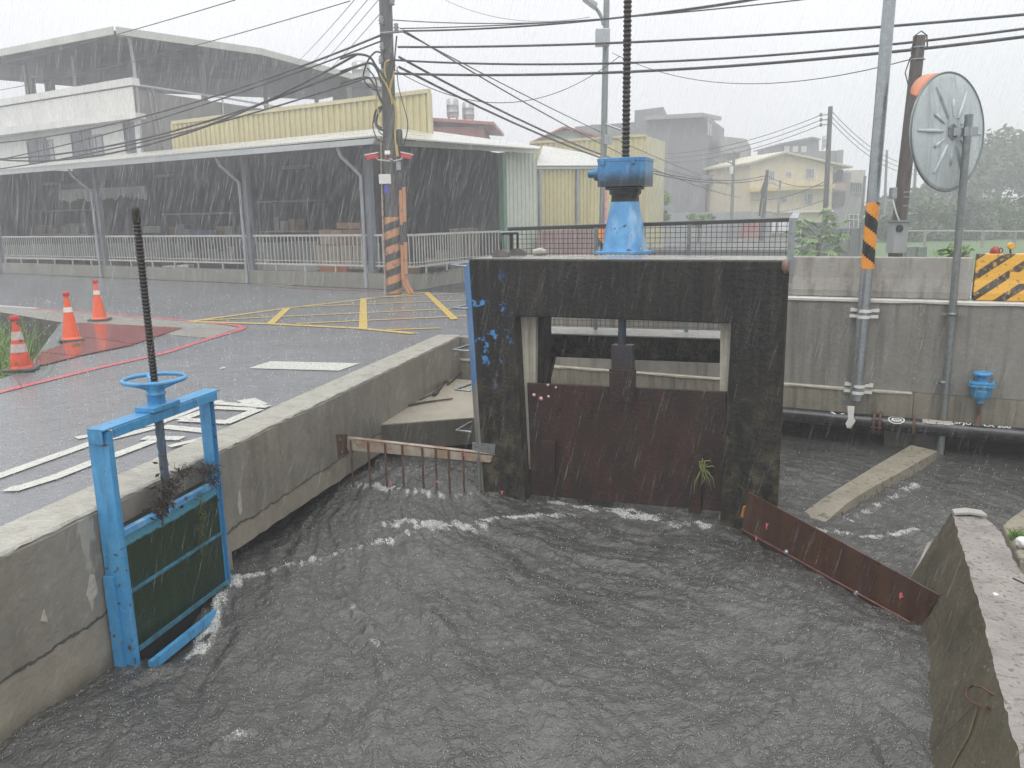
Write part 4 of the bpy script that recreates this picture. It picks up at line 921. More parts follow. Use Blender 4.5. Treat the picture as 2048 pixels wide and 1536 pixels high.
# ============================================================ poles on the right wall
def tape(mb_name, base, r_, z0, z1, parent, n=20, turns=2.0, m1=None, m2=None, hand=1, tilt=Vector((0, 0, 0)), duty=.5):
    """helical two colour sleeve as real geometry: quads coloured by helix phase"""
    nz = int((z1-z0)/.02)+1; vs = []; fs = []; mi = []; n = 48
    for j in range(nz+1):
        z = z0+(z1-z0)*j/nz; c_ = base+tilt*z
        rr_ = r_(z) if callable(r_) else r_
        vs += [Vector((c_.x+rr_*math.cos(2*math.pi*k/n), c_.y+rr_*math.sin(2*math.pi*k/n), z)) for k in range(n)]
    for j in range(nz):
        for k in range(n):
            fs.append([j*n+k, j*n+(k+1) % n, (j+1)*n+(k+1) % n, (j+1)*n+k]); ph = (k/n*hand + (z0+(z1-z0)*(j+.5)/nz)*turns) % 1; mi.append(0 if ph < duty else 1)
    mb = MB(); mb.add(vs, fs, True); return mb.build(mb_name, None, parent, mats=[m1, m2], midx=mi)
m_or = M('orange_tape', (.85, .32, .03), (.75, .28, .03), 6, .3); m_bk = M('black_tape', (.015, .015, .016), None, 6, .3)
lb = FR.p(1712, 800, -.12); LR = .067
lpz = lb.z
lp = thing('traffic_pole', 'tall galvanised pole clamped to the wall with orange black band', 'pole', lb)
tl = Vector((0, 0, 0)); top_ = FR.p(1786, -60, -.12)
k = MB(); k.tube([lb, Vector((top_.x, top_.y, top_.z+1.0))], [LR, LR*.92], 28); k.build('shaft', m_galv, lp)
tl_v = Vector(((top_.x-lb.x)/(top_.z-lb.z), (top_.y-lb.y)/(top_.z-lb.z), 0)); bz = Vector((lb.x, lb.y, 0))-tl_v*lb.z
z1_ = FR.p(1745, 405, -.075).z; z0_ = FR.p(1735, 537, -.075).z
tape('warning_band', bz, LR+.002, z0_, z1_, lp, turns=3.2, m1=m_bk, m2=m_or, hand=1, tilt=tl_v)
def clamp(parent, px_, py_, r_, w_=.15, mat=m_white):
    zc2 = FR.p(px_, py_, -.12).z; s_ = FR.l(px_, py_, -.12)[0]; mb = MB()
    c_ = FR.w(s_, -.12, zc2-.014); n = 12; vs = []
    arc = [(-(r_+.004)*math.cos(math.pi*i/n), -(r_+.004)*math.sin(math.pi*i/n)) for i in range(n+1)]; arc = [(-w_, .04), (-r_-.006, .04)]+arc+[(r_+.006, .04), (w_, .04)]
    for (x, y) in arc: vs += [c_+FR.u*x+FR.v*y, c_+FR.u*x+FR.v*y+Vector((0, 0, .035)), c_+FR.u*x*1.0+FR.v*(y-.004)+Vector((0, 0, .035)), c_+FR.u*x+FR.v*(y-.004)]
    m2_ = len(arc); mb.add(vs, [[i*4+j, (i+1)*4+j, (i+1)*4+(j+1) % 4, i*4+(j+1) % 4] for i in range(m2_-1) for j in range(4)])
    for sgn in (-1, 1):
        mb.lathe(FR.w(s_+sgn*(w_-.022), -.048, zc2+.003), [(.010, 0), (.010, .008), (.005, .008), (.005, .018)], 6, -FR.v)
        mb.fbox(FR, s_+sgn*(w_-.022)-.02, s_+sgn*(w_-.022)+.02, -.043, -.001, zc2-.012, zc2+.018)
    mb.build('clamp', mat, parent)
for x, y in ((1729, 622), (1727, 634), (1717, 772), (1715, 785)): clamp(lp, x, y, LR)
# white strap on the pipe below it
sp_ = FR.l(1702, 830, -.125)[0]; k = MB(); n = 14; vs = []
for i in range(n+1):
    a = R(160)-R(230)*i/n+R(0)
    for dx in (-.022, .022): vs.append(FR.w(sp_+dx, -.125-(pr+.004)*math.cos(math.pi-a+math.pi/2-R(70)), pz+(pr+.004)*math.sin(math.pi-a+math.pi/2-R(70))))
k.add(vs, [[2*i, 2*i+2, 2*i+3, 2*i+1] for i in range(n)]); k.prism([FR.p(x, y, -.235) for x, y in ((1695, 812), (1709, 813), (1707, 836), (1711, 842), (1706, 850), (1694, 855), (1691, 847), (1696, 838))], FR.v*.012); k.fbox(FR, sp_-.03, sp_+.02, -.222, -.20, pz-.075, pz-.035); k.tube([FR.w(sp_-.045, -.215, pz-.03), FR.w(sp_+.035, -.215, pz-.05)], .005, 6)
tag(k.build('pipe_strap', m_white, origin=FR.w(sp_, -.2, pz)), 'white metal strap round the black pipe under the banded pole', 'strap')
k = MB(); q_ = FR.l(1690, 800, -.02); k.fbox(FR, q_[0]-.03, q_[0]+.03, -.035, -.008, q_[1]-.05, q_[1]+.05); k.tube([FR.w(q_[0], -.035, q_[1]), FR.w(q_[0], -.05, q_[1])], .012, 8)
tag(k.build('wall_bracket', m_galv, origin=FR.w(q_[0], -.02, q_[1])), 'small pale bracket on the wall beside the foot of the banded pole', 'bracket')
# mirror pole
mbp = FR.p(1881, 905, -.10); mtp = FR.p(1938, 230, -.10)
mp_ = thing('traffic_mirror', 'round convex traffic mirror seen from behind on a grey pole', 'traffic mirror', mbp)
k = MB(); k.tube([mbp+Vector((0, 0, -.1)), mtp], .038, 20); k.lathe(mtp, [(.040, -.03), (.040, .004)], 16); k.build('pole', m_galvd, mp_)
clampS = FR
for x, y in ((1905, 629), (1886, 765)):
    zc2 = FR.p(x, y, -.1).z; s_ = FR.l(x, y, -.1)[0]; k = MB()
    k.lathe(FR.w(s_, -.1, zc2-.015), [(.039, 0), (.044, 0), (.044, .035), (.039, .035)], 16)
    for sgn in (-1, 1):
        k.fbox(FR, s_+sgn*.085-.03, s_+sgn*.085+.03, -.115, -.109, zc2-.015, zc2+.015); k.fbox(FR, s_+sgn*.075-.012, s_+sgn*.075+.012, -.108, -.001, zc2-.01, zc2+.01); k.lathe(FR.w(s_+sgn*.08, -.115, zc2), [(.010, 0), (.010, .01)], 6, -FR.v)
    k.build('clamp', m_galvd, mp_)
# disc: centre (1897,265), half axes 70 x 123 px -> turned about 55 degrees
dist = mtp.y+.02; dc = Y(1897, 265, mtp.y+.06); Rd = 121/FPX*(dc-CP).dot(fw)*.95
def mirror_pts():
    # normal of the disc (pointing to the camera side): rotate the view direction about z
    v = (CP-dc); v.z = 0; v.normalize(); a = R(56); n_ = Vector((v.x*math.cos(a)-v.y*math.sin(a), v.x*math.sin(a)+v.y*math.cos(a), .05)).normalized()
    return n_
mn_ = mirror_pts(); mu = Vector((0, 0, 1)).cross(mn_).normalized(); mv = mn_.cross(mu)
m_disc = M('mirror_back_metal', (.52, .57, .57), (.38, .43, .43), 3, .3, metal=.1, bump=.1, streak=((.16, .2, .2), .5, .5, .7))
k = MB(); n = 64; rings = [(.0, .045), (.25, .043), (.5, .035), (.75, .022), (.93, .006), (1.0, 0), (1.0, -.02), (.97, -.03), (.5, -.035), (0.001, -.035)]
vs = []
for (r_, h) in rings: vs += [dc+(mu*math.cos(2*math.pi*i/n)+mv*math.sin(2*math.pi*i/n))*Rd*max(r_, .001)+mn_*h*1.0 for i in range(n)]
k.add(vs, [[i*n+j, i*n+(j+1) % n, (i+1)*n+(j+1) % n, (i+1)*n+j] for i in range(len(rings)-1) for j in range(n)], True); k.build('dish', m_disc, mp_)
k = MB(); k.tube([dc+(mu*math.cos(2*math.pi*i/n)+mv*math.sin(2*math.pi*i/n))*Rd*1.0 for i in range(n+1)], .009, 8, caps=False); k.build('rim', M('rim_metal', (.2, .23, .24), None, 9, .35, metal=.3), mp_)
k = MB()
for i in range(12):
    a = i*math.pi/6+R(0); L_ = (.86, .52, .80, .55, .84, .55, .86, .52, .80, .55, .84, .52)[i]
    pp = []
    for t in (.26, .4, .6, L_):
        if t > L_: t = L_
        h = np.interp(t, [0, .25, .5, .75, .93, 1], [.045, .043, .035, .022, .006, 0]); pp.append(dc+(mu*math.cos(a)+mv*math.sin(a))*Rd*t+mn_*(h+.002))
    k.tube(pp, [.012, .022, .022, .012] if L_ > .6 else [.010, .018, .018, .010], 8); k.build('stiffening_rib', m_disc, mp_); k = MB()
k = MB(); k.prism([dc+(mu*math.cos(R(30+60*i))+mv*math.sin(R(30+60*i)))*.085+mn_*.045 for i in range(6)], mn_*.008)
pm = Vector((mtp.x, mtp.y, 0))+Vector((0, 0, dc.z))
ax_ = pm+Vector((0, 0, .0))-(dc+mn_*.055)
k.obox((dc+mn_*.055+pm)/2+Vector((0, 0, .0)), ax_*.5, ax_.cross(Vector((0, 0, 1))).normalized()*.004, Vector((0, 0, .04)))
k.build('bracket', m_galv, mp_)
k = MB(); 
for sgn in (-1, 1): k.obox(pm+Vector((.0, -.035*sgn, 0))+Vector((.02, 0, 0)), Vector((.07, 0, 0)), Vector((0, .003, 0)), Vector((0, 0, .045)))
for i in range(6): k.lathe(dc+(mu*math.cos(R(30+60*i))+mv*math.sin(R(30+60*i)))*.065+mn_*.052, [(.009, 0), (.009, .009)], 6, mn_)
k.build('bracket_plate', m_galv, mp_)
# orange visor in front of the mirror's upper left
k = MB(); n = 22; vs = []
for i in range(n+1):
    a = R(35)+R(112)*i/n; wv = math.sin(math.pi*i/n)**.35
    e_ = dc+(mu*math.cos(a)+mv*math.sin(a))*Rd*1.0-mn_*.02; vs += [e_, e_-mn_*.17*wv+(mu*math.cos(a)+mv*math.sin(a))*.02]
k.add(vs, [[2*i, 2*i+2, 2*i+3, 2*i+1] for i in range(n)], True); vz = k.build('visor', M('faded_orange_plastic', (.62, .22, .10), (.5, .2, .11), 8, .45), mp_)
sdm = vz.modifiers.new('solid', 'SOLIDIFY'); sdm.thickness = .004

# ============================================================ BACKGROUND
# --- traffic cones
def _cone(d, c): return c
m_cone = M('cone_orange', (.85, .12, .025), (.75, .10, .025), 5, .4, streak=((.4, .06, .02), .3, .55, .7)); m_cred = M('cone_cap_red', (.62, .03, .04), None, 6, .35); m_cwh = M('cone_reflector', (.78, .78, .78), (.6, .58, .56), 9, .35); m_cbase = M('cone_rubber', (.05, .05, .055), (.09, .09, .09), 8, .5)
m_cdirty = M('dirty_cone', (.80, .085, .03), (.35, .05, .03), 7, .45, speck=((.1, .05, .04), 14, .63)); m_cwd = M('dirty_reflector', (.6, .52, .48), (.3, .24, .22), 14, .5)
def cone(p, rot, label, bands, mat, mw, h=.70):
    t = thing('traffic_cone', label, 'traffic cone', p, 'traffic cones by the steel plates')
    F = Fr(p, p+Vector((math.cos(rot), math.sin(rot), 0)))
    k = MB(); k.prism([F.w(x*.19, y*.19, .012) for x, y in ((-1, -.8), (-.8, -1), (.8, -1), (1, -.8), (1, .8), (.8, 1), (-.8, 1), (-1, .8))], (0, 0, .03)); k.build('base', m_cbase, t, bevel=.005)
    rr_ = lambda z: .135-(.135-.03)*(z-.04)/(h-.04)
    k = MB(); k.lathe(p, [(.15, .042), (.145, .055), (rr_(.06), .06)]+[(rr_(z), z) for z in np.linspace(.08, h, 10)], 28); k.build('body', mat, t)
    for z0, z1 in bands:
        k = MB(); k.lathe(p, [(rr_(z0)+.002, z0), (rr_(z1)+.002, z1)], 28, caps=False); k.build('reflective_band', mw, t)
    k = MB(); k.lathe(p, [(.028, h-.02), (.03, h), (.052, h+.005), (.056, h+.015), (.056, h+.055), (.05, h+.065)], 16); k.build('cap', m_cred, t)
p_ = Z(44, 741); cone(p_, .3, 'dirty orange cone with two white bands, nearest of the three', [(.25, .36), (.41, .52)], m_cdirty, m_cwd, .66)
p_ = Z(144, 682); cone(p_, .5, 'clean orange cone with one white band standing on the red steel plates', [(.48, .56)], m_cone, m_cwh, .74)
p_ = Z(200, 641); cone(p_, .2, 'orange cone farthest from the camera beside the red line', [(.52, .60)], m_cone, m_cwh, .74)
# --- steel plates
m_plate = M('red_steel_sheet', (.30, .075, .07), (.2, .06, .055), 2, .15, bump=.1, bscale=20)
for pts, lab in (([(62, 731), (87, 731.5), (155, 714.5), (83, 707)], 'red steel cover plate nearest to the dirty cone'), ([(83, 706), (156, 713.5), (268, 690.5), (165, 676)], 'middle red steel cover plate under the clean cone'), ([(163, 675), (268, 689.5), (364, 657), (156, 647)], 'farthest red steel cover plate beside the red line')):
    k = MB(); k.prism([Z(x, y)+Vector((0, 0, .008)) for x, y in pts], (0, 0, .01)); tag(k.build('steel_plate', m_plate, origin=Z(*pts[0])), lab, 'steel plate', 'red steel plates over the ditch')
tuft(Z(157, 692)+Vector((0, 0, .02)), 50, .05, .12, m_blade, 'grass_clump', 'small green weed on the red steel plates beside the cone', 'plant')
# ditch grass
gr = MB()
for i in range(2600):
    a, c = random.random(), random.random(); p_ = Z(-120+190*a, 640+120*c); p_.z = -1.1
    if (p_.x, p_.y) and Vector((p_.x-d2.x, p_.y-d2.y, 0)).length < .9: continue
    hh = random.uniform(1.0, 1.65); ln = Vector((random.gauss(0, .13), random.gauss(0, .13), 1)); p1 = p_+ln*hh*.6; p2 = p1+Vector((ln.x*3+random.gauss(0, .2), ln.y*3, .6))*hh*.35; sd2 = Vector((random.gauss(0, 1), random.gauss(0, 1), 0)).normalized()*.009
    gr.add([p_-sd2, p_+sd2, p1+sd2*.8, p1-sd2*.8, p2], [[0, 1, 2, 3], [3, 2, 4]])
o = gr.build('ditch_grass', m_blade); o['kind'] = 'stuff'

# --- corrugated sheet helper
def corr(mb, A, B, z0a, z0b, z1a, z1b, pitch=.2, dep=.03, thick=.02):
    A = Vector((A[0], A[1], 0)); B = Vector((B[0], B[1], 0)); L_ = (B-A).length; u = (B-A)/L_; v = Vector((-u.y, u.x, 0)); n = max(1, int(L_/pitch)); pts = []
    for i in range(n):
        for f_, d in ((0, 0), (.42, 0), (.5, dep), (.92, dep)): pts.append(((i+f_)/n, d))
    pts.append((1, 0)); vs = []
    for f_, d in pts:
        p = A+u*L_*f_+v*d; zb, zt_ = z0a+(z0b-z0a)*f_, z1a+(z1b-z1a)*f_
        vs += [p+Vector((0, 0, zb)), p+Vector((0, 0, zt_)), p+v*thick+Vector((0, 0, zt_)), p+v*thick+Vector((0, 0, zb))]
    m_ = len(pts); mb.add(vs, [[i*4+j, i*4+(j+1) % 4, (i+1)*4+(j+1) % 4, (i+1)*4+j] for i in range(m_-1) for j in range(4)])
    return mb
# --- background materials
m_yc = M('yellow_corrugated_sheet', (.60, .535, .28), (.52, .46, .24), .5, .4, bump=.05, streak=((.35, .3, .16), .5, .5, .75), sp=(3, 3, .3))
m_wc = M('pale_green_sheet', (.56, .60, .50), (.48, .52, .43), .5, .4, streak=((.35, .36, .3), .4, .55, .75), sp=(3, 3, .3))
m_roof = M('pale_roof_sheet', (.50, .50, .45), (.42, .42, .38), .6, .3)
m_fas = M('roof_fascia', (.50, .52, .52), (.40, .42, .42), .8, .35)
m_sd = M('shed_shade_dark', (.035, .037, .04), (.025, .027, .028), .5, .8)  # near-black colour puts the shed's inner shade into walls, ceiling and floor
m_post = M('grey_post_paint', (.16, .18, .20), (.12, .135, .15), 3, .4)
m_pipeg = M('grey_downpipe', (.36, .39, .41), (.26, .28, .30), 3, .4)
m_whtile = M('white_tile_wall', (.74, .74, .70), (.62, .62, .59), .4, .5, streak=((.46, .45, .41), .5, .5, .75), sp=(1.5, 1.5, .2))
m_gwall = M('grey_render_wall', (.27, .265, .25), (.22, .215, .2), .3, .6, streak=((.17, .165, .15), .6, .5, .75), sp=(1, 1, .12))
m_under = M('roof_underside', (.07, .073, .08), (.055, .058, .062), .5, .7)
m_box = M('cardboard', (.30, .18, .11), (.24, .14, .09), 2, .7)
m_boxp = M('pale_cardboard', (.33, .28, .21), (.26, .22, .17), 2, .7)
m_rail = M('pale_steel_railing', (.50, .50, .46), (.38, .38, .35), 6, .4)
m_lowc = M('low_wall_concrete', (.24, .235, .20), (.18, .175, .15), .8, .5, bump=.2, streak=((.12, .12, .1), .5, .5, .7), sp=(2, 2, .5))
m_pole = M('concrete_pole', (.085, .085, .082), (.06, .06, .058), 1.5, .5, bump=.2, streak=((.13, .13, .12), .5, .55, .75), sp=(6, 6, .4))
m_glass = M('dark_glass', (.05, .06, .07), None, 1, .12)
m_cream = M('cream_render', (.62, .54, .36), (.56, .49, .34), .3, .5)
m_gdk = M('dark_grey_render', (.17, .175, .18), (.145, .15, .155), .2, .6, streak=((.12, .125, .13), .5, .5, .75), sp=(.6, .6, .1))
m_gmd = M('mid_grey_render', (.27, .275, .27), (.23, .235, .235), .2, .6)
m_pinkw = M('dull_red_wall', (.36, .13, .11), (.3, .12, .105), .6, .6)

# --- shed
SC, S2, SL = Z(737, 577), Z(494, 558), None
ldir = Vector((-.848, .53, 0)); FSh = Fr(SC, SC+ldir)            # x runs to the left/back, y toward the road or shed
inw = Vector((ldir.y, -ldir.x, 0)); 
if inw.y < 0: inw = -inw
FSh.v = inw
tlf = lambda px, py, yy=0.0: FSh.l(px, py, yy)
sLeft = tlf(-60, 400)[0]
zE = (tlf(720, 288, -.7)[1]+tlf(100, 340, -.7)[1])/2
DI = 4.6
def shY(px, d=1.5): q = FSh.p(px, 500, d); return q.y
SR = Fr(SC, (.95, 26.6, 0)); SR.v = Vector((-SR.u.y, SR.u.x, 0))
if SR.v.dot(inw) < 0: SR.v = -SR.v
sh = thing('open_shed', 'long open-sided shed with grey posts, dark inside', 'shed', SC)
k = MB()   # eave beams: the fascia strips
zf_l = lambda px, py: tlf(px, py, -.7)
e0 = tlf(745, 285, -.7)
k.prism([FSh.p(750, 276, -.7), FSh.p(-80, 350, -.7), FSh.p(-80, 341, -.7), FSh.p(750, 288, -.7)][0:1]+[FSh.w(sLeft, -.7, zE+.16), FSh.w(sLeft, -.7, zE-.02), FSh.p(745, 288, -.7)], inw*.06)
k.build('fascia', m_fas, sh)
k = MB(); tr0 = FSh.w(0, -.7, 0); R1_ = SR.w(0, -.55, 0)
fa = [SR.p(740, 277, -.5), SR.p(1080, 298, -.5), SR.p(1076, 307, -.5), SR.p(740, 288, -.5)]; k.prism(fa, SR.v*.06)
k.build('fascia', M('cream_fascia', (.55, .55, .48), (.42, .42, .37), 1, .4), sh)
# roof sheet (rises inwards)
cz = fa[0].z
rA = FSh.w(sLeft, -.72, zE+.17); rB = FSh.p(745, 276.5, -.7); rB.z = cz; rC = fa[1]+Vector((0, 0, .01)); 
rD = rC+SR.v*DI+Vector((0, 0, .85)); rE = rA+inw*DI+Vector((0, 0, .76)); rF = rB+(inw+SR.v)*3.43+Vector((0, 0, .80))
def prism_dn(mb, pts, t=.05): mb.prism(pts, (0, 0, -t))
k = MB(); prism_dn(k, [rA, rB, rF, rE], .04); prism_dn(k, [rB, rC, rD], .04); prism_dn(k, [rB, rD, rF], .04); k.build('roof', m_roof, sh)
k = MB(); dz = Vector((0, 0, -.10)); q1 = Vector((.0, 0, 0))
for pts in ([rA+inw*.1, rB+inw*.1, rF, rE],): k.add([p+dz for p in pts], [[0, 1, 2, 3]])
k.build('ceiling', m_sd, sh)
# back and end walls
pr1_ = SR.l(1006, 380)[0]
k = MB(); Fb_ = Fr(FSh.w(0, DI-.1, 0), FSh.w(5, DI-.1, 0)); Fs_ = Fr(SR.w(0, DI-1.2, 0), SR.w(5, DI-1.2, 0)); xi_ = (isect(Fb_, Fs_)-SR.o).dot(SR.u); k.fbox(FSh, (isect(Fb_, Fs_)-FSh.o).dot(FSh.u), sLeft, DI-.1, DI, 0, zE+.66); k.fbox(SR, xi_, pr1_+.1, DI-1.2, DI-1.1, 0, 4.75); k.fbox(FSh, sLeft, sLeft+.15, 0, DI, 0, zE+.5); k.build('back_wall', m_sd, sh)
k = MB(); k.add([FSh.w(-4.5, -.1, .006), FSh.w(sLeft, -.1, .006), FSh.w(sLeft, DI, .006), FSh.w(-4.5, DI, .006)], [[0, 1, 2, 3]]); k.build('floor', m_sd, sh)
# right end: inner partition towards the green corner
gC = Y(1008, 450, 25.6); k = MB(); 
pr1 = SR.l(1006, 380)[0]; k.fbox(SR, pr1-.02, pr1+.12, -.05, .2, 0, SR.l(1006, 305)[1]); k.build('green_corner_post', M('green_trim', (.12, .25, .16), None, 3, .4), sh)
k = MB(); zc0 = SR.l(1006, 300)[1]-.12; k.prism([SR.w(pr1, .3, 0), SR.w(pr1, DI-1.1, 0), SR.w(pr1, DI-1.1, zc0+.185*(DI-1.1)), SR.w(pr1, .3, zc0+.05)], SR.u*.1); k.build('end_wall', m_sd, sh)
k = MB(); p5 = Y(1075, 440, 27.0); aa = SR.w(pr1+.12, 0, 0); za = aa.z; corr(k, SR.p(1012, 400), SR.p(1075, 400, .0), 0, 0, SR.l(1012, 303)[1], SR.l(1075, 306)[1], .16, .03); k.build('sheet_wall', m_wc, sh)
# posts with downpipes
zroof = zE
for px_, pyb in ((737, 577), (494, 558), (197, 543), (-12, 536)):
    s_ = tlf(px_, 440)[0]; k = MB(); k.fbox(FSh, s_-.09, s_+.09, .0, .18, 0, zE+.02); k.build('post', m_post, sh)
    k = MB(); c_ = FSh.w(s_+.15, -.06, 0); k.tube([c_+Vector((0, 0, .02)), c_+Vector((0, 0, zE-.75)), FSh.w(s_+.42, -.5, zE-.25), FSh.w(s_+.44, -.6, zE-.01)], .05, 8); k.build('downpipe', m_pipeg, sh)
# low wall and railing in front
lwF = Fr(FSh.w(-.4, -.22, 0), FSh.w(5, -.22, 0)); lwF.v = inw
lw = thing('low_wall', 'low concrete kerb wall carrying the railing before the shed', 'wall', FSh.w(5, .2, 0))
cA = Z(826, 581); cB = Z(925, 565); cB2 = Z(1010, 556)
k = MB(); k.prism([FSh.w(sLeft, .02, 0), cA, cA+inw*.28+Vector((.1, 0, 0)), FSh.w(sLeft, .30, 0)], (0, 0, .42)); k.prism([cA+Vector((.01, 0, 0)), cB, cB+Vector((-.1, .3, 0)), cA+inw*.28+Vector((.11, 0, 0))], (0, 0, .42)); k.prism([cB+Vector((.01, 0, 0)), cB2, cB2+Vector((-.1, .3, 0)), cB+Vector((-.09, .3, 0))], (0, 0, .42)); k.build('wall_body', m_lowc, lw)
rl = thing('railing', 'long pale steel railing with thin bars along the shed', 'railing', FSh.w(5, .2, .42))
path = [FSh.w(sLeft, .16, 0), cA+inw*.14, cB+Vector((-.05, .15, 0)), cB2+Vector((-.05, .15, 0))]
zt0, zb0 = 1.47, .60
barsets = MB(); baritems = []
for a, c in zip(path, path[1:]):
    k = MB(); d_ = (c-a); L_ = d_.length; d_.normalize(); sd3 = Vector((-d_.y, d_.x, 0))*.025
    for zz4, hh in ((zt0-.03, .06), (zb0, .05), (zb0+.12, .02)): k.prism([a+sd3+Vector((0, 0, zz4)), c+sd3+Vector((0, 0, zz4)), c-sd3+Vector((0, 0, zz4)), a-sd3+Vector((0, 0, zz4))], (0, 0, hh))
    k.build('rail', m_rail, rl)
    s_ = .1
    while s_ < L_:
        p = a+d_*s_; baritems.append((p+Vector((0, 0, (zt0+zb0)/2)), d_*.011, sd3*.5)); s_ += .155
    s_ = .6
    while s_ < L_: p = a+d_*s_; k = MB(); k.obox(p+Vector((0, 0, .52)), d_*.02, sd3*.8, Vector((0, 0, .10))); k.build('support', m_rail, rl); s_ += 1.24
baritems = [q for q in baritems if q[0].x > -24]; baritems.sort(key=lambda q: q[0].length)
for i, (p, ax_, ay_) in enumerate(baritems):
    if i < 100: k = MB(); k.obox(p, ax_, ay_, Vector((0, 0, (zt0-zb0)/2-.03))); k.build('bar', m_rail, rl)
    else: barsets.obox(p, ax_, ay_, Vector((0, 0, (zt0-zb0)/2-.03)))
o = barsets.build('bar', m_rail, rl); o['kind'] = 'stuff'

# --- things in the shed
def carton(px0, py0, px1, py1, Yd, mat, label, name='cardboard_box', cat='box', d=.5, grp='boxes stacked in the shed'):
    a, b_ = Y(px0, py1, Yd), Y(px1, py0, Yd)
    z0, z1 = min(a.z, b_.z), max(a.z, b_.z); k = MB(); k.box(min(a.x, b_.x), max(a.x, b_.x)-.015, Yd, Yd+d, max(.01, z0), z1)
    o = k.build(name, mat, origin=((a.x+b_.x)/2, Yd+d/2, max(.01, z0)), bevel=.02)
    return tag(o, label, cat, grp)
bx = [((673, 445, 697, 458), 'left box of the two topmost cardboard boxes'), ((697, 445, 721, 458), 'right box of the two topmost cardboard boxes'), ((638, 459, 661, 472), 'low brown box at the left end of the stacks'), ((661, 460, 684, 472), 'faded box left of the middle of the stack'),
      ((684, 459, 702, 472), 'box under the two topmost boxes'), ((702, 459, 724, 472), 'box next to the shed post in the second row'), ((675, 473, 692, 490), 'reddish box in the third row, left'), ((692, 473, 708, 490), 'reddish box in the third row, middle'), ((708, 473, 726, 490), 'reddish box in the third row by the post'), ((640, 473, 675, 490), 'wide pale box in the third row')]
for i, (q, lab) in enumerate(bx): carton(*q, shY(690, 1.2)+.05*(i % 3), m_box if i not in (3, 9) else m_boxp, lab)
def panelset(px0, px1, py0, py1, Yd, n, mat, name, label, cat):
    a, b_ = Y(px0, py1, Yd), Y(px1, py0, Yd); k = MB(); z0 = max(.01, a.z)
    for i in range(n):
        x0 = a.x+(b_.x-a.x)*i/n; k.box(x0+.02, x0+(b_.x-a.x)/n, Yd+random.random()*.03, Yd+.08, z0, b_.z+random.uniform(-.02, .02))
    return tag(k.build(name, mat, origin=((a.x+b_.x)/2, Yd, z0)), label, cat)
panelset(632, 728, 490, 540, shY(690, 1.0), 8, m_boxp, 'plank_stack', 'row of pale upright planks under the brown boxes', 'planks')
panelset(0, 475, 482, 520, shY(150, 2), 30, M('pale_sheeting', (.24, .25, .24), (.18, .19, .18), .5, .6), 'sheet_wall', 'long pale corrugated sheet leaning behind the left railing', 'sheet panel')
panelset(500, 632, 483, 525, shY(560, 1.6), 6, MATS['pale_sheeting'], 'shutter_panel', 'pale shutter panels behind the middle of the railing', 'sheet panel')
panelset(500, 632, 527, 546, shY(560, .9), 1, M('white_panel', (.5, .5, .46), None, 1, .5), 'white_step', 'white low panel lying behind the railing by the second post', 'panel')
panelset(900, 1000, 455, 545, 26.6, 14, m_boxp, 'slat_stack', 'tall stack of pale slats at the right end of the shed', 'planks')
for i, (q, lab) in enumerate((((876, 466, 899, 500), 'dark pierced crate left of the slat stack'), ((852, 516, 897, 535), 'flat pale carton at the bottom, right of the striped pole'), ((872, 500, 898, 516), 'brown carton under the pierced crate'), ((815, 530, 840, 550), 'brown box right of the striped pole at the bottom'), ((744, 486, 757, 540), 'narrow white electric unit between post and striped pole'))):
    carton(*q, 25.0+.1*i, (m_sd, m_boxp, m_boxp, m_box, M('white_unit', (.45, .46, .46), None, 4, .5))[i], lab, ('crate', 'carton', 'carton', 'cardboard_box', 'electric_unit')[i], ('crate', 'box', 'box', 'box', 'appliance')[i], .4, None)
carton(640, 532, 695, 549, shY(660, .7), M('orange_sheet', (.45, .13, .05), None, 2, .5), 'low orange crate behind the railing left of the corner post', 'orange_crate', 'crate', .6, None)
carton(325, 532, 352, 548, shY(340, .8), m_cwh, 'white sack, left one, behind the middle railing', 'sack', 'sack', .5, 'white sacks behind the railing'); carton(355, 530, 378, 548, shY(366, .8), m_cwh, 'white sack, right one, behind the middle railing', 'sack', 'sack', .5, 'white sacks behind the railing')
carton(286, 452, 320, 466, shY(300, 2), M('grey_cloth', (.3, .3, .28), None, 3, .7), 'grey bundle lying high behind the screw of the small gate', 'cloth_bundle', 'bundle', .7, None)
carton(378, 461, 430, 472, shY(400, 2), M('blue_tarp', (.05, .09, .2), None, 3, .5), 'dark blue tarpaulin bundle behind the railing', 'tarpaulin', 'tarpaulin', .7, None)
def rack(px0, px1, pyt, d_, label, n=3):
    q0, q1 = FSh.p(px0, 470, d_), FSh.p(px1, 470, d_); F = Fr(q0, q1); L_ = (Vector((q1.x, q1.y, 0))-Vector((q0.x, q0.y, 0))).length; h_ = F.l(px0, pyt)[1]
    t = thing('storage_rack', label, 'rack', F.w(L_/2, 0, 0), 'storage racks in the shed')
    for x in (0, L_-.06):
        for y in (0, .7): k = MB(); k.fbox(F, x, x+.06, y, y+.06, 0, h_); k.build('upright', m_post, t)
    for i in range(n): k = MB(); z = .5+(h_-.6)*i/max(1, n-1); k.fbox(F, -.02, L_+.02, -.02, .78, z, z+.05); k.build('shelf', m_gwall, t)
    for i in range(n-1):
        z = .55+(h_-.6)*i/(n-1); x = .1
        while x < L_-.5:
            w_ = random.uniform(.25, .6); hh = random.uniform(.2, .55)
            if random.random() < .75: k = MB(); k.fbox(F, x, x+w_-.04, .1, .6, z+.001, z+hh); tag(k.build('storage_box', random.choice((m_box, m_boxp, m_gwall, m_post)), origin=F.w(x, .3, z)), 'box stored on the '+label, 'box', 'boxes on the shed racks')
            x += w_
rack(60, 175, 420, 2.4, 'metal rack deep in the left bay of the shed')
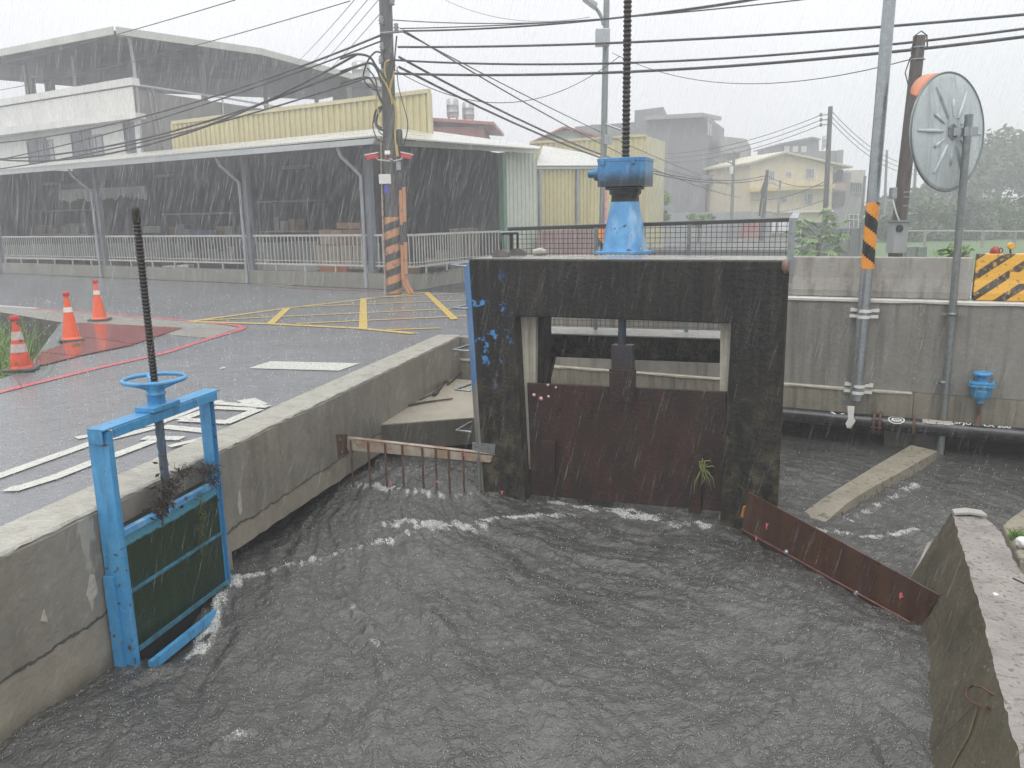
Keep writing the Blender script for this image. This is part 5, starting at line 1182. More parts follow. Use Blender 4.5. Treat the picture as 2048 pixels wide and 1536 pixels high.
rack(330, 470, 425, 2.6, 'metal rack deep in the middle bay of the shed')
rack(520, 620, 400, 2.8, 'metal rack in the bay left of the cardboard stack')
for i, px_ in enumerate((100, 340, 600)):
    q = FSh.p(px_, 400, 2.2); k = MB(); k.fbox(FSh, (q-FSh.o).dot(FSh.u)-.6, (q-FSh.o).dot(FSh.u)+.6, 2.1, 2.3, zE-.25, zE-.15); tag(k.build('ceiling_lamp', m_gwall, origin=q), ('unlit tube lamp in the left bay', 'unlit tube lamp in the middle bay', 'unlit tube lamp in the bay by the corner post')[i], 'lamp')
# torn white awning inside
k = MB(); a, b_ = FSh.p(118, 380, 1.6), FSh.p(290, 372, 1.6); n = 60; vs = []
for i in range(n+1):
    p = a.lerp(b_, i/n); vs += [p, p+Vector((.0, .05*math.sin(i*1.7), -.30-.22*random.random()))]
k.add(vs, [[2*i, 2*i+2, 2*i+3, 2*i+1] for i in range(n)]); o = k.build('torn_awning', M('dirty_white_cloth', (.42, .42, .38), (.3, .3, .28), 2, .7), origin=a); tag(o, 'torn whitish awning fringe hanging inside the shed', 'awning'); o.modifiers.new('s', 'SOLIDIFY').thickness = .02
panelset(20, 270, 364, 384, shY(20, 2.4), 5, M('pale_inner_board', (.16, .165, .165), None, 1, .6), 'inner_board', 'pale boards high inside the left part of the shed', 'board')

# --- yellow parapet above the shed
yp = thing('yellow_sheet_parapet', 'long yellow corrugated parapet above the shed roof', 'sheet wall', Y(600, 300, 29))
A_, B_ = Y(346, 303, 33.5), Y(861, 282, 27.3)
FY = Fr(A_, B_); 
k = MB(); corr(k, A_, B_, FY.l(346, 312)[1], FY.l(861, 292)[1], FY.l(346, 248)[1], FY.l(857, 185)[1], .26, .05); k.build('sheet', m_yc, yp)
k = MB(); 
def capbar(F, p0, p1, hh, t=.14, off=-.05):
    a, c = F.p(*p0), F.p(*p1); return [a+F.v*off, c+F.v*off, c+F.v*off+Vector((0, 0, hh)), a+F.v*off+Vector((0, 0, hh))]
k.prism(capbar(FY, (345, 249), (858, 186), .13), FY.v*.16); k.prism([FY.p(854, 186, -.06), FY.p(859, 186, -.06), FY.p(863, 285, -.06), FY.p(858, 285, -.06)], FY.v*.14); k.build('capping', M('cream_capping', (.62, .56, .34), None, 1, .4), yp)
# --- second yellow parapet and yellow wall on the right
y2 = thing('yellow_annex', 'yellow corrugated annex with pale roof behind the gearbox', 'building', Y(1150, 440, 30))
A_, B_ = Y(1076, 440, 28.0), Y(1250, 440, 31.5); F2 = Fr(A_, B_)
k = MB(); corr(k, A_, B_, 0, 0, F2.l(1076, 338)[1], F2.l(1250, 337)[1], .2, .035); k.build('sheet_wall', m_yc, y2)
k = MB(); k.prism([F2.p(1070, 338, -.1), F2.p(1250, 337, -.1), F2.p(1250, 331, -.1), F2.p(1072, 331, -.1)], F2.v*.3); k.build('eave', m_fas, y2)
for px_ in (1153, 1078):
    k = MB(); s_ = F2.l(px_, 400)[0]; k.fbox(F2, s_-.05, s_+.05, -.08, .0, 0, F2.l(px_, 339)[1]); k.build('downpipe', m_pipeg, y2)
k = MB(); r_a, r_b = F2.p(1072, 331, -.1), F2.p(1250, 331, -.1); prism_dn(k, [r_a, r_b, Y(1240, 318, 36), Y(1086, 291, 34)], .06); k.build('roof', m_roof, y2)
k = MB(); A3, B3 = Y(1060, 300, 41), Y(1292, 300, 38.5); F3 = Fr(A3, B3); corr(k, A3, B3, 0, 0, F3.l(1060, 288)[1], F3.l(1290, 274)[1], .26, .05); k.prism(capbar(F3, (1060, 288), (1292, 273), .12), F3.v*.14); k.build('upper_sheet', m_yc, y2)
k = MB(); sE = F3.l(1292, 350)[0]; k.fbox(F3, sE, sE+.12, -.05, 3, 0, F3.l(1290, 274)[1]); k.build('edge_trim', MATS['cream_capping'], y2)
# shed main roof behind fascia (rising pale roof seen right of the pole)
k = MB(); prism_dn(k, [Y(862, 282, 28.5), Y(1075, 299, 28.2), Y(1082, 293, 34), Y(960, 275, 35), Y(863, 262, 34)], .05); o = k.build('back_roof', m_roof, origin=Y(960, 290, 30)); tag(o, 'pale misty sheet roof sloping up behind the shed corner', 'roof')

# --- generic building
def bld(c, l, r, ptop, mat, F=None, z0=0, parent=None, name='wall'):
    """c,l,r = (px, depth) of near corner, left end, right end; ptop = image row of the top at the near corner"""
    C_ = Y(c[0], 440, c[1]); L_ = Y(l[0], 440, l[1]); R_ = Y(r[0], 440, r[1]); zt_ = Y(c[0], ptop, c[1]).z
    for q in (C_, L_, R_): q.z = 0
    k = MB(); k.prism([p+Vector((0, 0, z0)) for p in (C_, R_, L_+R_-C_, L_)], (0, 0, zt_-z0)); o = k.build(name, mat, parent)
    fl, fr = Fr(L_, C_), Fr(C_, R_)
    for f_ in (fl, fr):
        if f_.v.y < 0: f_.v = -f_.v
    return fl, fr, zt_
def win(F, x0, y0, x1, y1, parent, mat=None, fmat=None, name='window', bars=1):
    a, b_ = F.l(x0, y1), F.l(x1, y0); s0, s1, z0, z1 = a[0], b_[0], a[1], b_[1]
    k = MB(); k.fbox(F, s0, s1, -.03, -.004, z0, z1); w_ = k.build(name, mat or m_glass, parent)
    k = MB(); t = .05*max(.6, (s1-s0)/1.5)
    k.fbox(F, s0-t, s1+t, -.07, -.031, z1, z1+t); k.fbox(F, s0-t, s1+t, -.08, -.031, z0-t, z0); k.fbox(F, s0-t, s0, -.07, -.031, z0+.001, z1-.001); k.fbox(F, s1, s1+t, -.07, -.031, z0+.001, z1-.001)
    for i in range(bars): xm = s0+(s1-s0)*(i+1)/(bars+1); k.fbox(F, xm-t*.4, xm+t*.4, -.06, -.031, z0+.001, z1-.001)
    k.build('frame', fmat or m_cwh, w_)
    return w_
# --- white house with big roof, upper left
B1 = thing('white_house', 'white tiled house with a huge open roof on its terrace', 'house', Y(270, 440, 36))
fl, fr, zt1 = bld((270, 36), (-30, 42.5), (600, 45.2), 174, m_gwall, parent=B1, name='side_wall')
def strip(F, pts, mat, name, parent, y0=-.06, t=.05, bevel=0): k = MB(); k.prism([F.p(x, y, y0) for x, y in pts], F.v*t); return k.build(name, mat, parent, bevel=bevel)
def tiles(F, pts, name, parent, mat, pitch=.22): pass
# parapet: corrugated-looking tile strips
k = MB(); corr(k, fl.p(-60, 200, -.12), fl.p(268, 200, -.12), fl.l(0, 262)[1], fl.l(268, 236)[1], fl.l(0, 216)[1], fl.l(268, 174)[1], .17, .02); k.build('parapet', m_whtile, B1)
k = MB(); k.fbox(fl, -2, fl.l(270, 200)[0]+.15, -.18, .2, zt1-.02, zt1+.28); k.build('parapet_cap', m_whtile, B1)
strip(fl, [(-60, 278), (271, 236), (271, 225), (-60, 262)], m_whtile, 'floor_band', B1, -.6, .48)
# upper floor wall with windows
k = MB(); corr(k, fl.p(-60, 300, -.03), fl.p(262, 300, -.03), 3, 3, fl.l(0, 270)[1], fl.l(262, 238)[1], .17, .012); k.build('front_wall', m_whtile, B1)
for i, q in enumerate(((62, 278, 92, 330), (93, 280, 106, 326), (150, 262, 182, 318), (184, 270, 205, 318), (255, 245, 268, 305))):
    win(fl, *q, B1, M('dull_window', (.10, .12, .135), None, 2, .2) if i not in (1, 3) else M('pale_window', (.38, .41, .43), None, 2, .3), m_gwall)
strip(fl, [(267, 236), (276, 235), (282, 312), (275, 314)], m_cwh, 'corner_tiles', B1, -.1, .05)
# terrace roof and posts
rp = [Y(-60, 118, 41.3), Y(230, 61, 34.5), Y(520, 103, 40.5), Y(760, 168, 48), Y(660, 182, 60), Y(270, 177, 62), Y(-60, 150, 60)]
e_ = [Y(-60, 118, 41.3), Y(230, 61, 34.5), Y(520, 103, 40.5), Y(760, 168, 48)]
zr = e_[1].z
k = MB(); pts = [Vector((p.x, p.y, z)) for p, z in zip(rp, (e_[0].z, zr, e_[2].z, e_[3].z, e_[3].z-.4, zr-2.2, e_[0].z-2.2))]
back = [Y(640, 196, 62), Y(300, 183, 60), Y(-60, 151, 56)]
pts = e_+back
ctr = sum(pts, Vector())/len(pts); 
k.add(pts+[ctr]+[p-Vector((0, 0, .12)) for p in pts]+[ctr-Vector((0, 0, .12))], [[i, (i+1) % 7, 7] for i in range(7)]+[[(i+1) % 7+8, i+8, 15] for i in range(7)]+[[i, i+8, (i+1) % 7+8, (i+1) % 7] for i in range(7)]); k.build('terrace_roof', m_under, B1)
k = MB(); 
for a, c in zip(e_, e_[1:]):
    d_ = (c-a).normalized(); n_ = Vector((d_.y, -d_.x, 0)).normalized()*.05; k.prism([a+n_+Vector((0, 0, -.16)), c+n_+Vector((0, 0, -.16)), c+n_+Vector((0, 0, .14)), a+n_+Vector((0, 0, .14))], n_*1.2)
k.build('roof_edge', M('pale_roof_edge', (.55, .55, .5), None, 1, .4), B1)
for px_, t_, Yd, w_ in ((48, 130, 41, .07), (145, 113, 38.3, .07), (58, 155, 52, .22), (98, 160, 54, .22), (157, 166, 56, .22), (185, 168, 57, .2), (210, 170, 58, .2), (400, 95, 40.5, .12), (525, 110, 46.0, .1), (630, 150, 50, .1)):
    a = Y(px_, t_, Yd); k = MB(); zb_ = zt1-.1; k.box(a.x-w_, a.x+w_, a.y-w_, a.y+w_, zb_-(2.0 if px_ > 380 else 0), a.z); k.build('roof_post', m_gwall, B1)
k = MB(); k.tube([Y(232, 68, 34.6), Y(258, 74, 35.3), Y(268, 130, 35.7), Y(285, 310, 35.7)], .07, 8); k.build('drainpipe', M('pale_pipe', (.45, .45, .43), None, 2, .4), B1)
k = MB()
for (x0, y0), (x1, y1) in (((295, 175), (320, 310)), ((305, 176), (330, 310))): k.tube([fr.p(x0, y0, -.05), fr.p(x1, y1, -.05)], .03, 6)
k.build('wall_pipe', MATS['pale_pipe'], B1)
k = MB(); k.tube([fr.p(275, 170, -.05), fr.p(450, 196, -.05), fr.p(562, 215, -.05)], .05, 6)
k.tube([fr.p(445, 196, -.05), fr.p(446, 228, -.05)], .04, 6); k.tube([fr.p(532, 208, -.05), fr.p(534, 222, -.05)], .04, 6); k.build('edge_rail', m_cwh, B1)
# grey annex and water tank behind the pole
B1b = thing('grey_roof_annex', 'grey rooftop annex half hidden behind the cable pole', 'building', Y(690, 200, 50))
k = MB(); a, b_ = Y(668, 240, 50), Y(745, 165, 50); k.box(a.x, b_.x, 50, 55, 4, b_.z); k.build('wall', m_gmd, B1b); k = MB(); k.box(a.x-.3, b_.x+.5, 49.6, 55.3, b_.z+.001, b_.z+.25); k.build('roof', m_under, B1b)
k = MB(); k.fbox(Fr((a.x, 49.95, 0), (b_.x, 49.95, 0)), .9, 1.2, -.06, .0, 5, b_.z-.1); k.build('pipe', m_cwh, B1b)
def tank(px, py0, py1, Yd, wpx, label):
    a, b_ = Y(px, py1, Yd), Y(px, py0, Yd); r_ = wpx/2/FPX*Yd; h_ = b_.z-a.z
    t = thing('water_tank', label, 'water tank', a, 'rooftop water tanks'); k = MB(); k.lathe(a+Vector((0, 0, h_*.15)), [(r_, 0), (r_, h_*.2), (r_*1.02, h_*.21), (r_, h_*.22), (r_, h_*.5), (r_*1.02, h_*.51), (r_, h_*.52), (r_, h_*.75), (r_*.8, h_*.82), (r_*.25, h_*.85)], 20); k.build('tank', M('tank_steel', (.42, .43, .43), (.33, .34, .34), 2, .3, metal=.5), t)
    for dx, dy in ((-1, -1), (1, -1), (1, 1), (-1, 1)): k = MB(); k.box(a.x+dx*r_*.65-.04, a.x+dx*r_*.65+.04, a.y+dy*r_*.65-.04, a.y+dy*r_*.65+.04, a.z, a.z+h_*.15); k.build('leg', m_gwall, t)
    return t
tank(724, 122, 180, 51, 34, 'steel water tank partly behind the cable pole')
# --- reddish building with two tanks
B2 = thing('red_house', 'low dull red house carrying two steel water tanks', 'house', Y(925, 280, 45))
fl2, fr2, ztt = bld((970, 45), (845, 45.5), (985, 52), 252, m_pinkw, parent=B2)
k = MB(); C_ = Y(970, 250, 44.6); k.prism([Y(845, 240, 45.1), Y(988, 250, 44.5), Y(988, 250, 44.5)+Vector((.5, 6, 0)), Y(845, 240, 45.1)+Vector((0, 6, 0))], (0, 0, .16)); k.build('roof', M('red_roof', (.4, .15, .12), None, 1, .5), B2)
tank(906, 196, 241, 46, 23, 'left steel water tank on the red house'); tank(937, 203, 244, 46.5, 23, 'right steel water tank on the red house')
# --- small gable house
B3 = thing('gable_house', 'small pale green gable end with red roof edge', 'house', Y(1130, 285, 48))
k = MB(); k.prism([Y(1055, 300, 48), Y(1200, 300, 48), Y(1200, 276, 48), Y(1132, 257, 48), Y(1062, 286, 48)], (0, 5, 0)); k.build('wall', M('pale_green_wall', (.42, .5, .42), None, 1, .5), B3)
k = MB(); k.prism([Y(1128, 256, 47.6), Y(1225, 281, 47.6), Y(1225, 277, 47.6), Y(1131, 252, 47.6)], (0, 6, 0)); k.prism([Y(1129, 256, 47.6), Y(1060, 287, 47.6), Y(1060, 284, 47.6), Y(1128, 252, 47.6)], (0, 6, 0)); k.build('roof', MATS['red_roof'], B3)
# --- big grey building
B4 = thing('grey_apartment_block', 'large dark grey apartment block fading in the rain', 'building', Y(1409, 440, 70))
fl4, fr4, z4 = bld((1409, 70), (1150, 76), (1442, 80), 233, m_gdk, parent=B4)
k = MB(); k.prism([Y(1405, 234, 69.2), Y(1443, 241, 79), Y(1320, 241, 84), Y(1290, 240, 72)], (0, 0, .35)); k.build('roof_slab', m_gmd, B4)
_,_,_ = bld((1322, 73), (1266, 75), (1330, 79), 214, m_gdk, parent=B4, name='stair_tower', z0=5)
k = MB(); a, b_ = Y(1180, 300, 74), Y(1268, 249, 74); k.box(a.x, b_.x, 73.5, 80, 5, b_.z); k.build('side_block', m_gdk, B4)
win(fr4, 1414, 248, 1424, 268, B4, m_glass, m_gmd)
B5 = thing('grey_balcony_house', 'pale grey house with dark balconies beside the dark block', 'building', Y(1486, 440, 74))
fl5, fr5, z5 = bld((1486, 74), (1436, 71), (1496, 84), 278, m_gmd, parent=B5)
for (x0, y0, x1, y1) in ((1405, 305, 1438, 348), (1442, 306, 1480, 350), (1442, 368, 1478, 412)): win(Fr(Y(1400, 440, 70.2), Y(1490, 440, 70.4)), x0, y0, x1, y1, B5, M('balcony_dark', (.10, .105, .11), None, 1, .6), m_gmd, 'balcony_shade_panel', 0)  # dark panels stand in for the shade inside the balconies
Fb5 = Fr(Y(1400, 440, 69.6), Y(1490, 440, 69.8))
for i, (x0, y0, x1, y1) in enumerate(((1405, 350, 1488, 368), (1438, 410, 1490, 428))): strip(Fb5, [(x0, y1), (x1, y1), (x1, y0), (x0, y0)], m_gmd, 'balcony', B5, -.1, .6)
B6 = thing('red_fronted_house', 'narrow house with red upper wall between grey and cream houses', 'house', Y(1495, 440, 76))
k = MB(); a, b_ = Y(1484, 440, 76), Y(1506, 322, 76); k.box(a.x, b_.x, 76, 84, 0, b_.z); k.build('wall', m_gmd, B6)
F6 = Fr((a.x, 75.9, 0), (b_.x, 75.9, 0)); strip(F6, [(1484, 340), (1505, 340), (1505, 322), (1484, 320)], m_pinkw, 'red_panel', B6); strip(F6, [(1484, 392), (1500, 392), (1500, 368), (1484, 368)], m_pinkw, 'red_panel', B6)
strip(F6, [(1484, 358), (1504, 358), (1504, 340), (1484, 340)], MATS['balcony_dark'], 'opening_shade_panel', B6); k = MB(); k.prism([Y(1482, 318, 75), Y(1508, 321, 75), Y(1508, 321, 84), Y(1482, 318, 84)], (0, 0, .2)); k.build('roof', m_gmd, B6)  # dark strip below the red panel is painted shade of an opening
strip(F6, [(1484, 412), (1528, 412), (1528, 394), (1484, 394)], m_gmd, 'balcony_rail', B6, -1.2, .1)
# --- cream house
B7 = thing('cream_house', 'cream yellow gabled house with barred windows', 'house', Y(1600, 440, 66))
FC = Fr(Y(1500, 440, 64), Y(1668, 440, 66)); 
if FC.v.y < 0: FC.v = -FC.v
k = MB(); k.prism([FC.p(1500, 445), FC.p(1662, 445), FC.p(1666, 333), FC.p(1572, 306), FC.p(1500, 328)], FC.v*12); k.build('wall', m_cream, B7)
k = MB(); k.prism([FC.p(1496, 329, -.5), FC.p(1572, 306, -.5), FC.p(1572, 302, -.5), FC.p(1496, 325, -.5)], FC.v*13); k.prism([FC.p(1572, 306, -.5), FC.p(1706, 336, -.5), FC.p(1706, 332, -.5), FC.p(1572, 302, -.5)], FC.v*13); k.build('roof', M('cream_roof', (.6, .56, .42), None, 1, .5), B7)
for q in ((1537, 342, 1548, 361), (1572, 345, 1582, 352), (1611, 338, 1628, 357), (1561, 395, 1572, 405), (1608, 388, 1625, 408)): win(FC, *q, B7, M('grey_glass', (.22, .24, .26), None, 2, .2), m_cwh, bars=2)
strip(FC, [(1500, 384), (1668, 376), (1672, 368), (1500, 376)], M('cream_band', (.62, .5, .2), None, 1, .5), 'awning_band', B7, -.9, .9); strip(FC, [(1520, 426), (1668, 424), (1668, 420), (1520, 422)], m_cwh, 'floor_band', B7, -.4, .35)
k = MB(); a, b_ = Y(1666, 445, 66.2), Y(1712, 336, 66.2); k.box(a.x, b_.x, 67, 76, 0, b_.z-.3); k.build('side_wing', m_gmd, B7)
F7 = Fr((a.x, 66.9, 0), (b_.x, 66.9, 0)); win(F7, 1672, 340, 1686, 362, B7, MATS['balcony_dark'], m_gwall); win(F7, 1662, 384, 1690, 412, B7, MATS['balcony_dark'], m_gwall, 'garage_door')
strip(F7, [(1666, 380), (1692, 380), (1692, 366), (1666, 366)], M('pinkish_awning', (.4, .3, .28), None, 1, .6), 'awning', B7, -1, .5)
B8 = thing('white_house_end', 'pale house with plants on its roof right of the cream one', 'house', Y(1712, 440, 72))
k = MB(); a, b_ = Y(1694, 445, 72), Y(1731, 340, 72); k.box(a.x, b_.x, 72, 80, 0, b_.z); k.build('wall', m_gmd, B8); F8 = Fr((a.x, 71.9, 0), (b_.x, 71.9, 0))
strip(F8, [(1694, 364), (1728, 366), (1729, 342), (1694, 340)], M('cream_panel', (.5, .47, .4), None, 1, .5), 'upper_panel', B8, -.6, .5); win(F8, 1705, 368, 1724, 386, B8, m_glass, m_cwh, bars=3)
strip(F8, [(1660, 455), (1725, 455), (1725, 428), (1660, 428)], m_glass, 'shop_front', B8, -3, .1)
for px_ in range(1662, 1726, 9): strip(F8, [(px_, 455), (px_+1.5, 455), (px_+1.5, 428), (px_, 428)], m_cwh, 'shop_mullion', B8, -3.1, .08)
strip(F8, [(1660, 429.5), (1725, 429.5), (1725, 428), (1660, 428)], m_cwh, 'shop_header', B8, -3.12, .09); strip(F8, [(1660, 440), (1725, 440), (1725, 438.5), (1660, 438.5)], m_cwh, 'shop_header', B8, -3.12, .09)
B9 = thing('rooftop_house', 'misty grey house rising behind the cream gable', 'building', Y(1620, 440, 88))
k = MB(); a, b_ = Y(1561, 445, 88), Y(1640, 288, 88); k.prism([Y(1561, 445, 88), Y(1638, 445, 88), Y(1638, 281, 88), Y(1625, 277, 88), Y(1561, 290, 88)], (0, 8, 0)); k.build('wall', m_gdk, B9); k = MB(); k.prism([Y(1558, 287, 87.5), Y(1625, 273, 87.5), Y(1641, 277, 87.5), Y(1641, 280, 87.5), Y(1625, 276.5, 87.5), Y(1558, 290, 87.5)], (0, 9, 0)); k.build('roof', m_gdk, B9)
F9 = Fr((a.x, 87.9, 0), (b_.x, 87.9, 0)); 
for x0 in (1568, 1585, 1602): win(F9, x0, 292, x0+11, 304, B9, m_cwh, m_gmd)
k = MB(); a, b_ = Y(1608, 445, 84), Y(1685, 301, 84); k.box(a.x, b_.x, 84, 87, 0, b_.z); k.build('front_block', m_gdk, B9)
k = MB(); a, b_ = Y(1668, 445, 83.5), Y(1685, 300, 83.5); k.box(a.x, b_.x, 83.2, 83.95, 0, b_.z); k.build('corner_block', m_gmd, B9)
tank(1650, 270, 300, 85, 13, 'small misty water tank behind the tall far pole')
# low background wall, misty buildings low behind the mesh
k = MB(); a, b_ = Y(1200, 460, 60), Y(1545, 436, 60); k.box(a.x, b_.x, 60, 60.3, 0, 2.1); tag(k.build('site_wall', M('pale_site_wall', (.3, .32, .31), None, .5, .6), origin=((a.x+b_.x)/2, 60, 0)), 'long pale low wall in front of the grey block', 'wall')
k = MB(); corr(k, Y(1076, 500, 26), Y(1206, 500, 30), 0, 0, 1.45, 1.45, .2, .04); tag(k.build('pink_fence_sheet', M('pinkish_sheet', (.33, .21, .20), (.28, .2, .19), .6, .5), origin=Y(1140, 500, 28)), 'dull pink sheet fence below the yellow annex', 'fence')
k = MB(); a = Z(1475, 512); b_ = Z(1560, 484); k.prism([Z(1262, 512), Z(1520, 480), Z(1700, 478), Z(1700, 482), Z(1570, 512)], (0, 0, .28)); tag(k.build('dark_kerb_ramp', M('wet_dark_concrete', (.09, .095, .095), None, 1, .35), origin=Z(1500, 500)), 'dark wet concrete ramp behind the mesh railing', 'ramp')
k = MB(); a, b_ = Y(1640, 505, 30), Y(1730, 465, 30); 
for i in range(9): x0 = a.x+(b_.x-a.x)*i/9; k.box(x0+.01, x0+(b_.x-a.x)/9, 30+.03*(i % 2), 30.12, 0, 1.3)
tag(k.build('grey_board_fence', M('grey_boards', (.16, .17, .17), None, 1, .6), origin=((a.x+b_.x)/2, 30, 0)), 'dark grey board fence left of the banded pole', 'fence')
k = MB(); a, b_ = Y(1510, 450, 52), Y(1530, 500, 52); k.box(Y(1490, 450, 58).x, Y(1525, 450, 58).x, 58, 59, 0, 1.5); tag(k.build('red_container', m_pinkw, origin=(Y(1505, 450, 58).x, 58, 0)), 'red low container seen through the mesh', 'container')
tag(flat([Z(1225, 514), Z(1290, 480), Z(1440, 466), Z(1520, 468), Z(1380, 490), Z(1300, 514)], .004, 'side_road', M('wet_side_road', (.2, .2, .2), None, 1, .15)), '', ''); 
for o_ in list(COL.objects):
    if o_.name.startswith('side_road'): del o_['label']; del o_['category']
# --- cars far away
def car(p, ang, label, mat, sc_=1.0):
    t = thing('parked_car', label, 'car', p); F = Fr(p, p+Vector((math.cos(ang), math.sin(ang), 0)))
    k = MB(); prof = [(-2.1, .35), (-2.15, .8), (-1.2, .95), (-.6, 1.42), (.9, 1.45), (1.7, .98), (2.15, .9), (2.15, .35)]
    k.prism([F.w(x, -.82, z) for x, z in prof], F.v*1.64); k.build('body', mat, t, bevel=.06)
    k = MB(); k.prism([F.w(x, -.84, z) for x, z in ((-1.05, .98), (-.55, 1.36), (.85, 1.38), (1.45, 1.0))], F.v*1.68); k.build('window', m_glass, t)
    for x in (-1.35, 1.35):
        for y in (-.84, .66): k = MB(); k.lathe(F.w(x, y, .33), [(.33, 0), (.33, .18)], 16, F.v); k.build('wheel', m_black, t)
    return t
car(Z(1690, 468)*1.0, .05, 'silver car parked far away before the shop front', M('silver_paint', (.5, .52, .54), None, 1, .25, metal=.3))
# --- far field fence
ff_ = thing('field_fence', 'thin post fence along the far edge of the green field', 'fence', Y(1900, 480, 42))
k = MB(); k.tube([Y(1780, 462, 46), Y(1900, 462, 43), Y(2080, 463, 38)], .03, 5); k.build('rail', m_rail, ff_)
for px_, Yd in ((1851, 44), (1967, 41), (2031, 39.5)): k = MB(); a = Y(px_, 462, Yd); k.box(a.x-.06, a.x+.06, a.y-.06, a.y+.06, 0, a.z); k.build('post', m_lowc, ff_)
for px_, lab in ((1821, 'left of two short mossy posts behind the barrier'), (1843, 'right of two short mossy posts behind the barrier')):
    k = MB(); a = Y(px_, 494, 22); k.box(a.x-.11, a.x+.11, 21.9, 22.1, 0, a.z); tag(k.build('short_post', M('mossy_post', (.15, .19, .15), None, 4, .6), origin=(a.x, 22, 0)), lab, 'post')

# ============================================================ poles and lamps
def pole(pb, pt, r_b, r_t, name, label, mat=m_pole, n=16, cat='pole'):
    t = thing(name, label, cat, pb); k = MB(); k.tube([pb, pt], [r_b, r_t], n); k.build('shaft', mat, t); return t
upb = Z(789, 588); UY = upb.y
upt = Y(771, 0, UY); dz_ = (upt-upb).normalized(); upt = upb+dz_*((upt-upb).length+2.2)
up = pole(upb, upt, .185, .15, 'utility_pole', 'concrete utility pole wrapped in cables, orange black stripes at its foot')
ax = Vector((dz_.x/dz_.z, dz_.y/dz_.z, 0)); ub0 = upb.copy(); ub0.z = 0
m_fo = M('faded_orange_paint', (.50, .23, .10), (.42, .21, .11), 2, .5, speck=((.2, .16, .13), 9, .62)); m_fb = M('faded_black_paint', (.05, .05, .05), None, 3, .5)
zs = Y(790, 434, UY).z
tape('stripe_band', ub0, .197, .02, zs, up, turns=2.6, m1=m_fo, m2=m_fb, hand=-1, tilt=ax)
# yellow black cable guards on its right side
for dx, col in ((.25, 0), (.33, 1)):
    for i, (z0, z1, mm) in enumerate(((.45, 1.25, m_fo), (1.25, 1.75, m_fb), (1.75, 2.6, m_fo), (2.6, 3.0, m_fb))):
        off = .07*col; q0 = ub0+ax*(z0+off)+Vector((dx, -.12, z0+off)); q1 = ub0+ax*(z1+off)+Vector((dx, -.12, z1+off)); k = MB(); k.tube([q0, q1], .05, 8); k.build('cable_guard', mm, up)
    k = MB(); k.tube([ub0+ax*.45+Vector((dx, -.12, .45)), ub0+Vector((dx+.02, -.12, .25)), ub0+Vector((dx+.16, -.12, .01))], .05, 8); k.build('cable_guard', m_fo, up)
k = MB(); k.tube([ub0+Vector((-.22, -.1, .0)), ub0+ax*3+Vector((-.22, -.1, 3.0)), ub0+ax*3.9+Vector((-.2, -.1, 3.9))], .025, 6); k.build('conduit', m_rustw, up)
def ub(px, py, yy=-.25): return Y(px, py, UY+yy)
k = MB(); a, b_ = ub(758, 368), ub(781, 348); k.box(a.x, b_.x, a.y, a.y+.16, a.z, b_.z); k.build('control_box', m_white, up, bevel=.01)
k = MB(); a, b_ = ub(793, 340), ub(801, 323); k.box(a.x, b_.x, a.y, a.y+.1, a.z, b_.z); k.build('small_box', m_galv, up)
k = MB(); a, b_ = ub(770, 386), ub(776, 370); k.box(a.x, b_.x, a.y-.02, a.y+.01, a.z, b_.z); k.build('blue_tag', M('blue_tag', (.08, .06, .5), None, 9, .5), up)
k = MB(); a, b_ = ub(796, 290), ub(802, 258); k.lathe(Vector((ub(799, 290).x, a.y+.05, a.z)), [(.07, 0), (.08, .1), (.08, b_.z-a.z-.05), (.06, b_.z-a.z)], 10); k.build('cable_splice', m_black, up)
# cameras
for nm, (xa, ya), (xb, yb), lab in (('security_camera', (757, 309), (731, 314), 'red and white security camera pointing left on the cable pole'), ('security_camera', (801, 308), (825, 313), 'red and white security camera pointing right on the cable pole'), ('security_camera', (775, 306), (775, 312), 'small red security camera facing the road, in the middle')):
    A_, B_ = ub(xa, ya, -.4), ub(xb, yb, -.4 if xa != 775 else -.75); t = thing(nm, lab, 'camera', A_, 'security cameras on the pole'); d_ = (B_-A_).normalized(); up_ = Vector((0, 0, 1)); sd4 = d_.cross(up_).normalized(); up2 = sd4.cross(d_)
    L_ = (B_-A_).length; k = MB(); k.obox((A_+B_)/2-up2*.02, d_*L_*.45, sd4*.05, up2*.05); k.build('housing', m_cred, t); k = MB(); k.obox((A_+B_)/2+up2*.045, d_*L_*.52, sd4*.065, up2*.012); k.build('sun_hood', m_white, t); k = MB(); k.lathe(B_-up2*.02-d_*.01, [(.035, 0), (.035, .02)], 10, d_); k.build('lens', m_glass, t)
    k = MB(); k.tube([A_-up2*.03+d_*L_*.3, A_-up2*.12+d_*L_*.1, Vector((ub(784, 320).x, UY-.1, A_.z-.15))], .02, 6); k.build('arm', m_white, t)
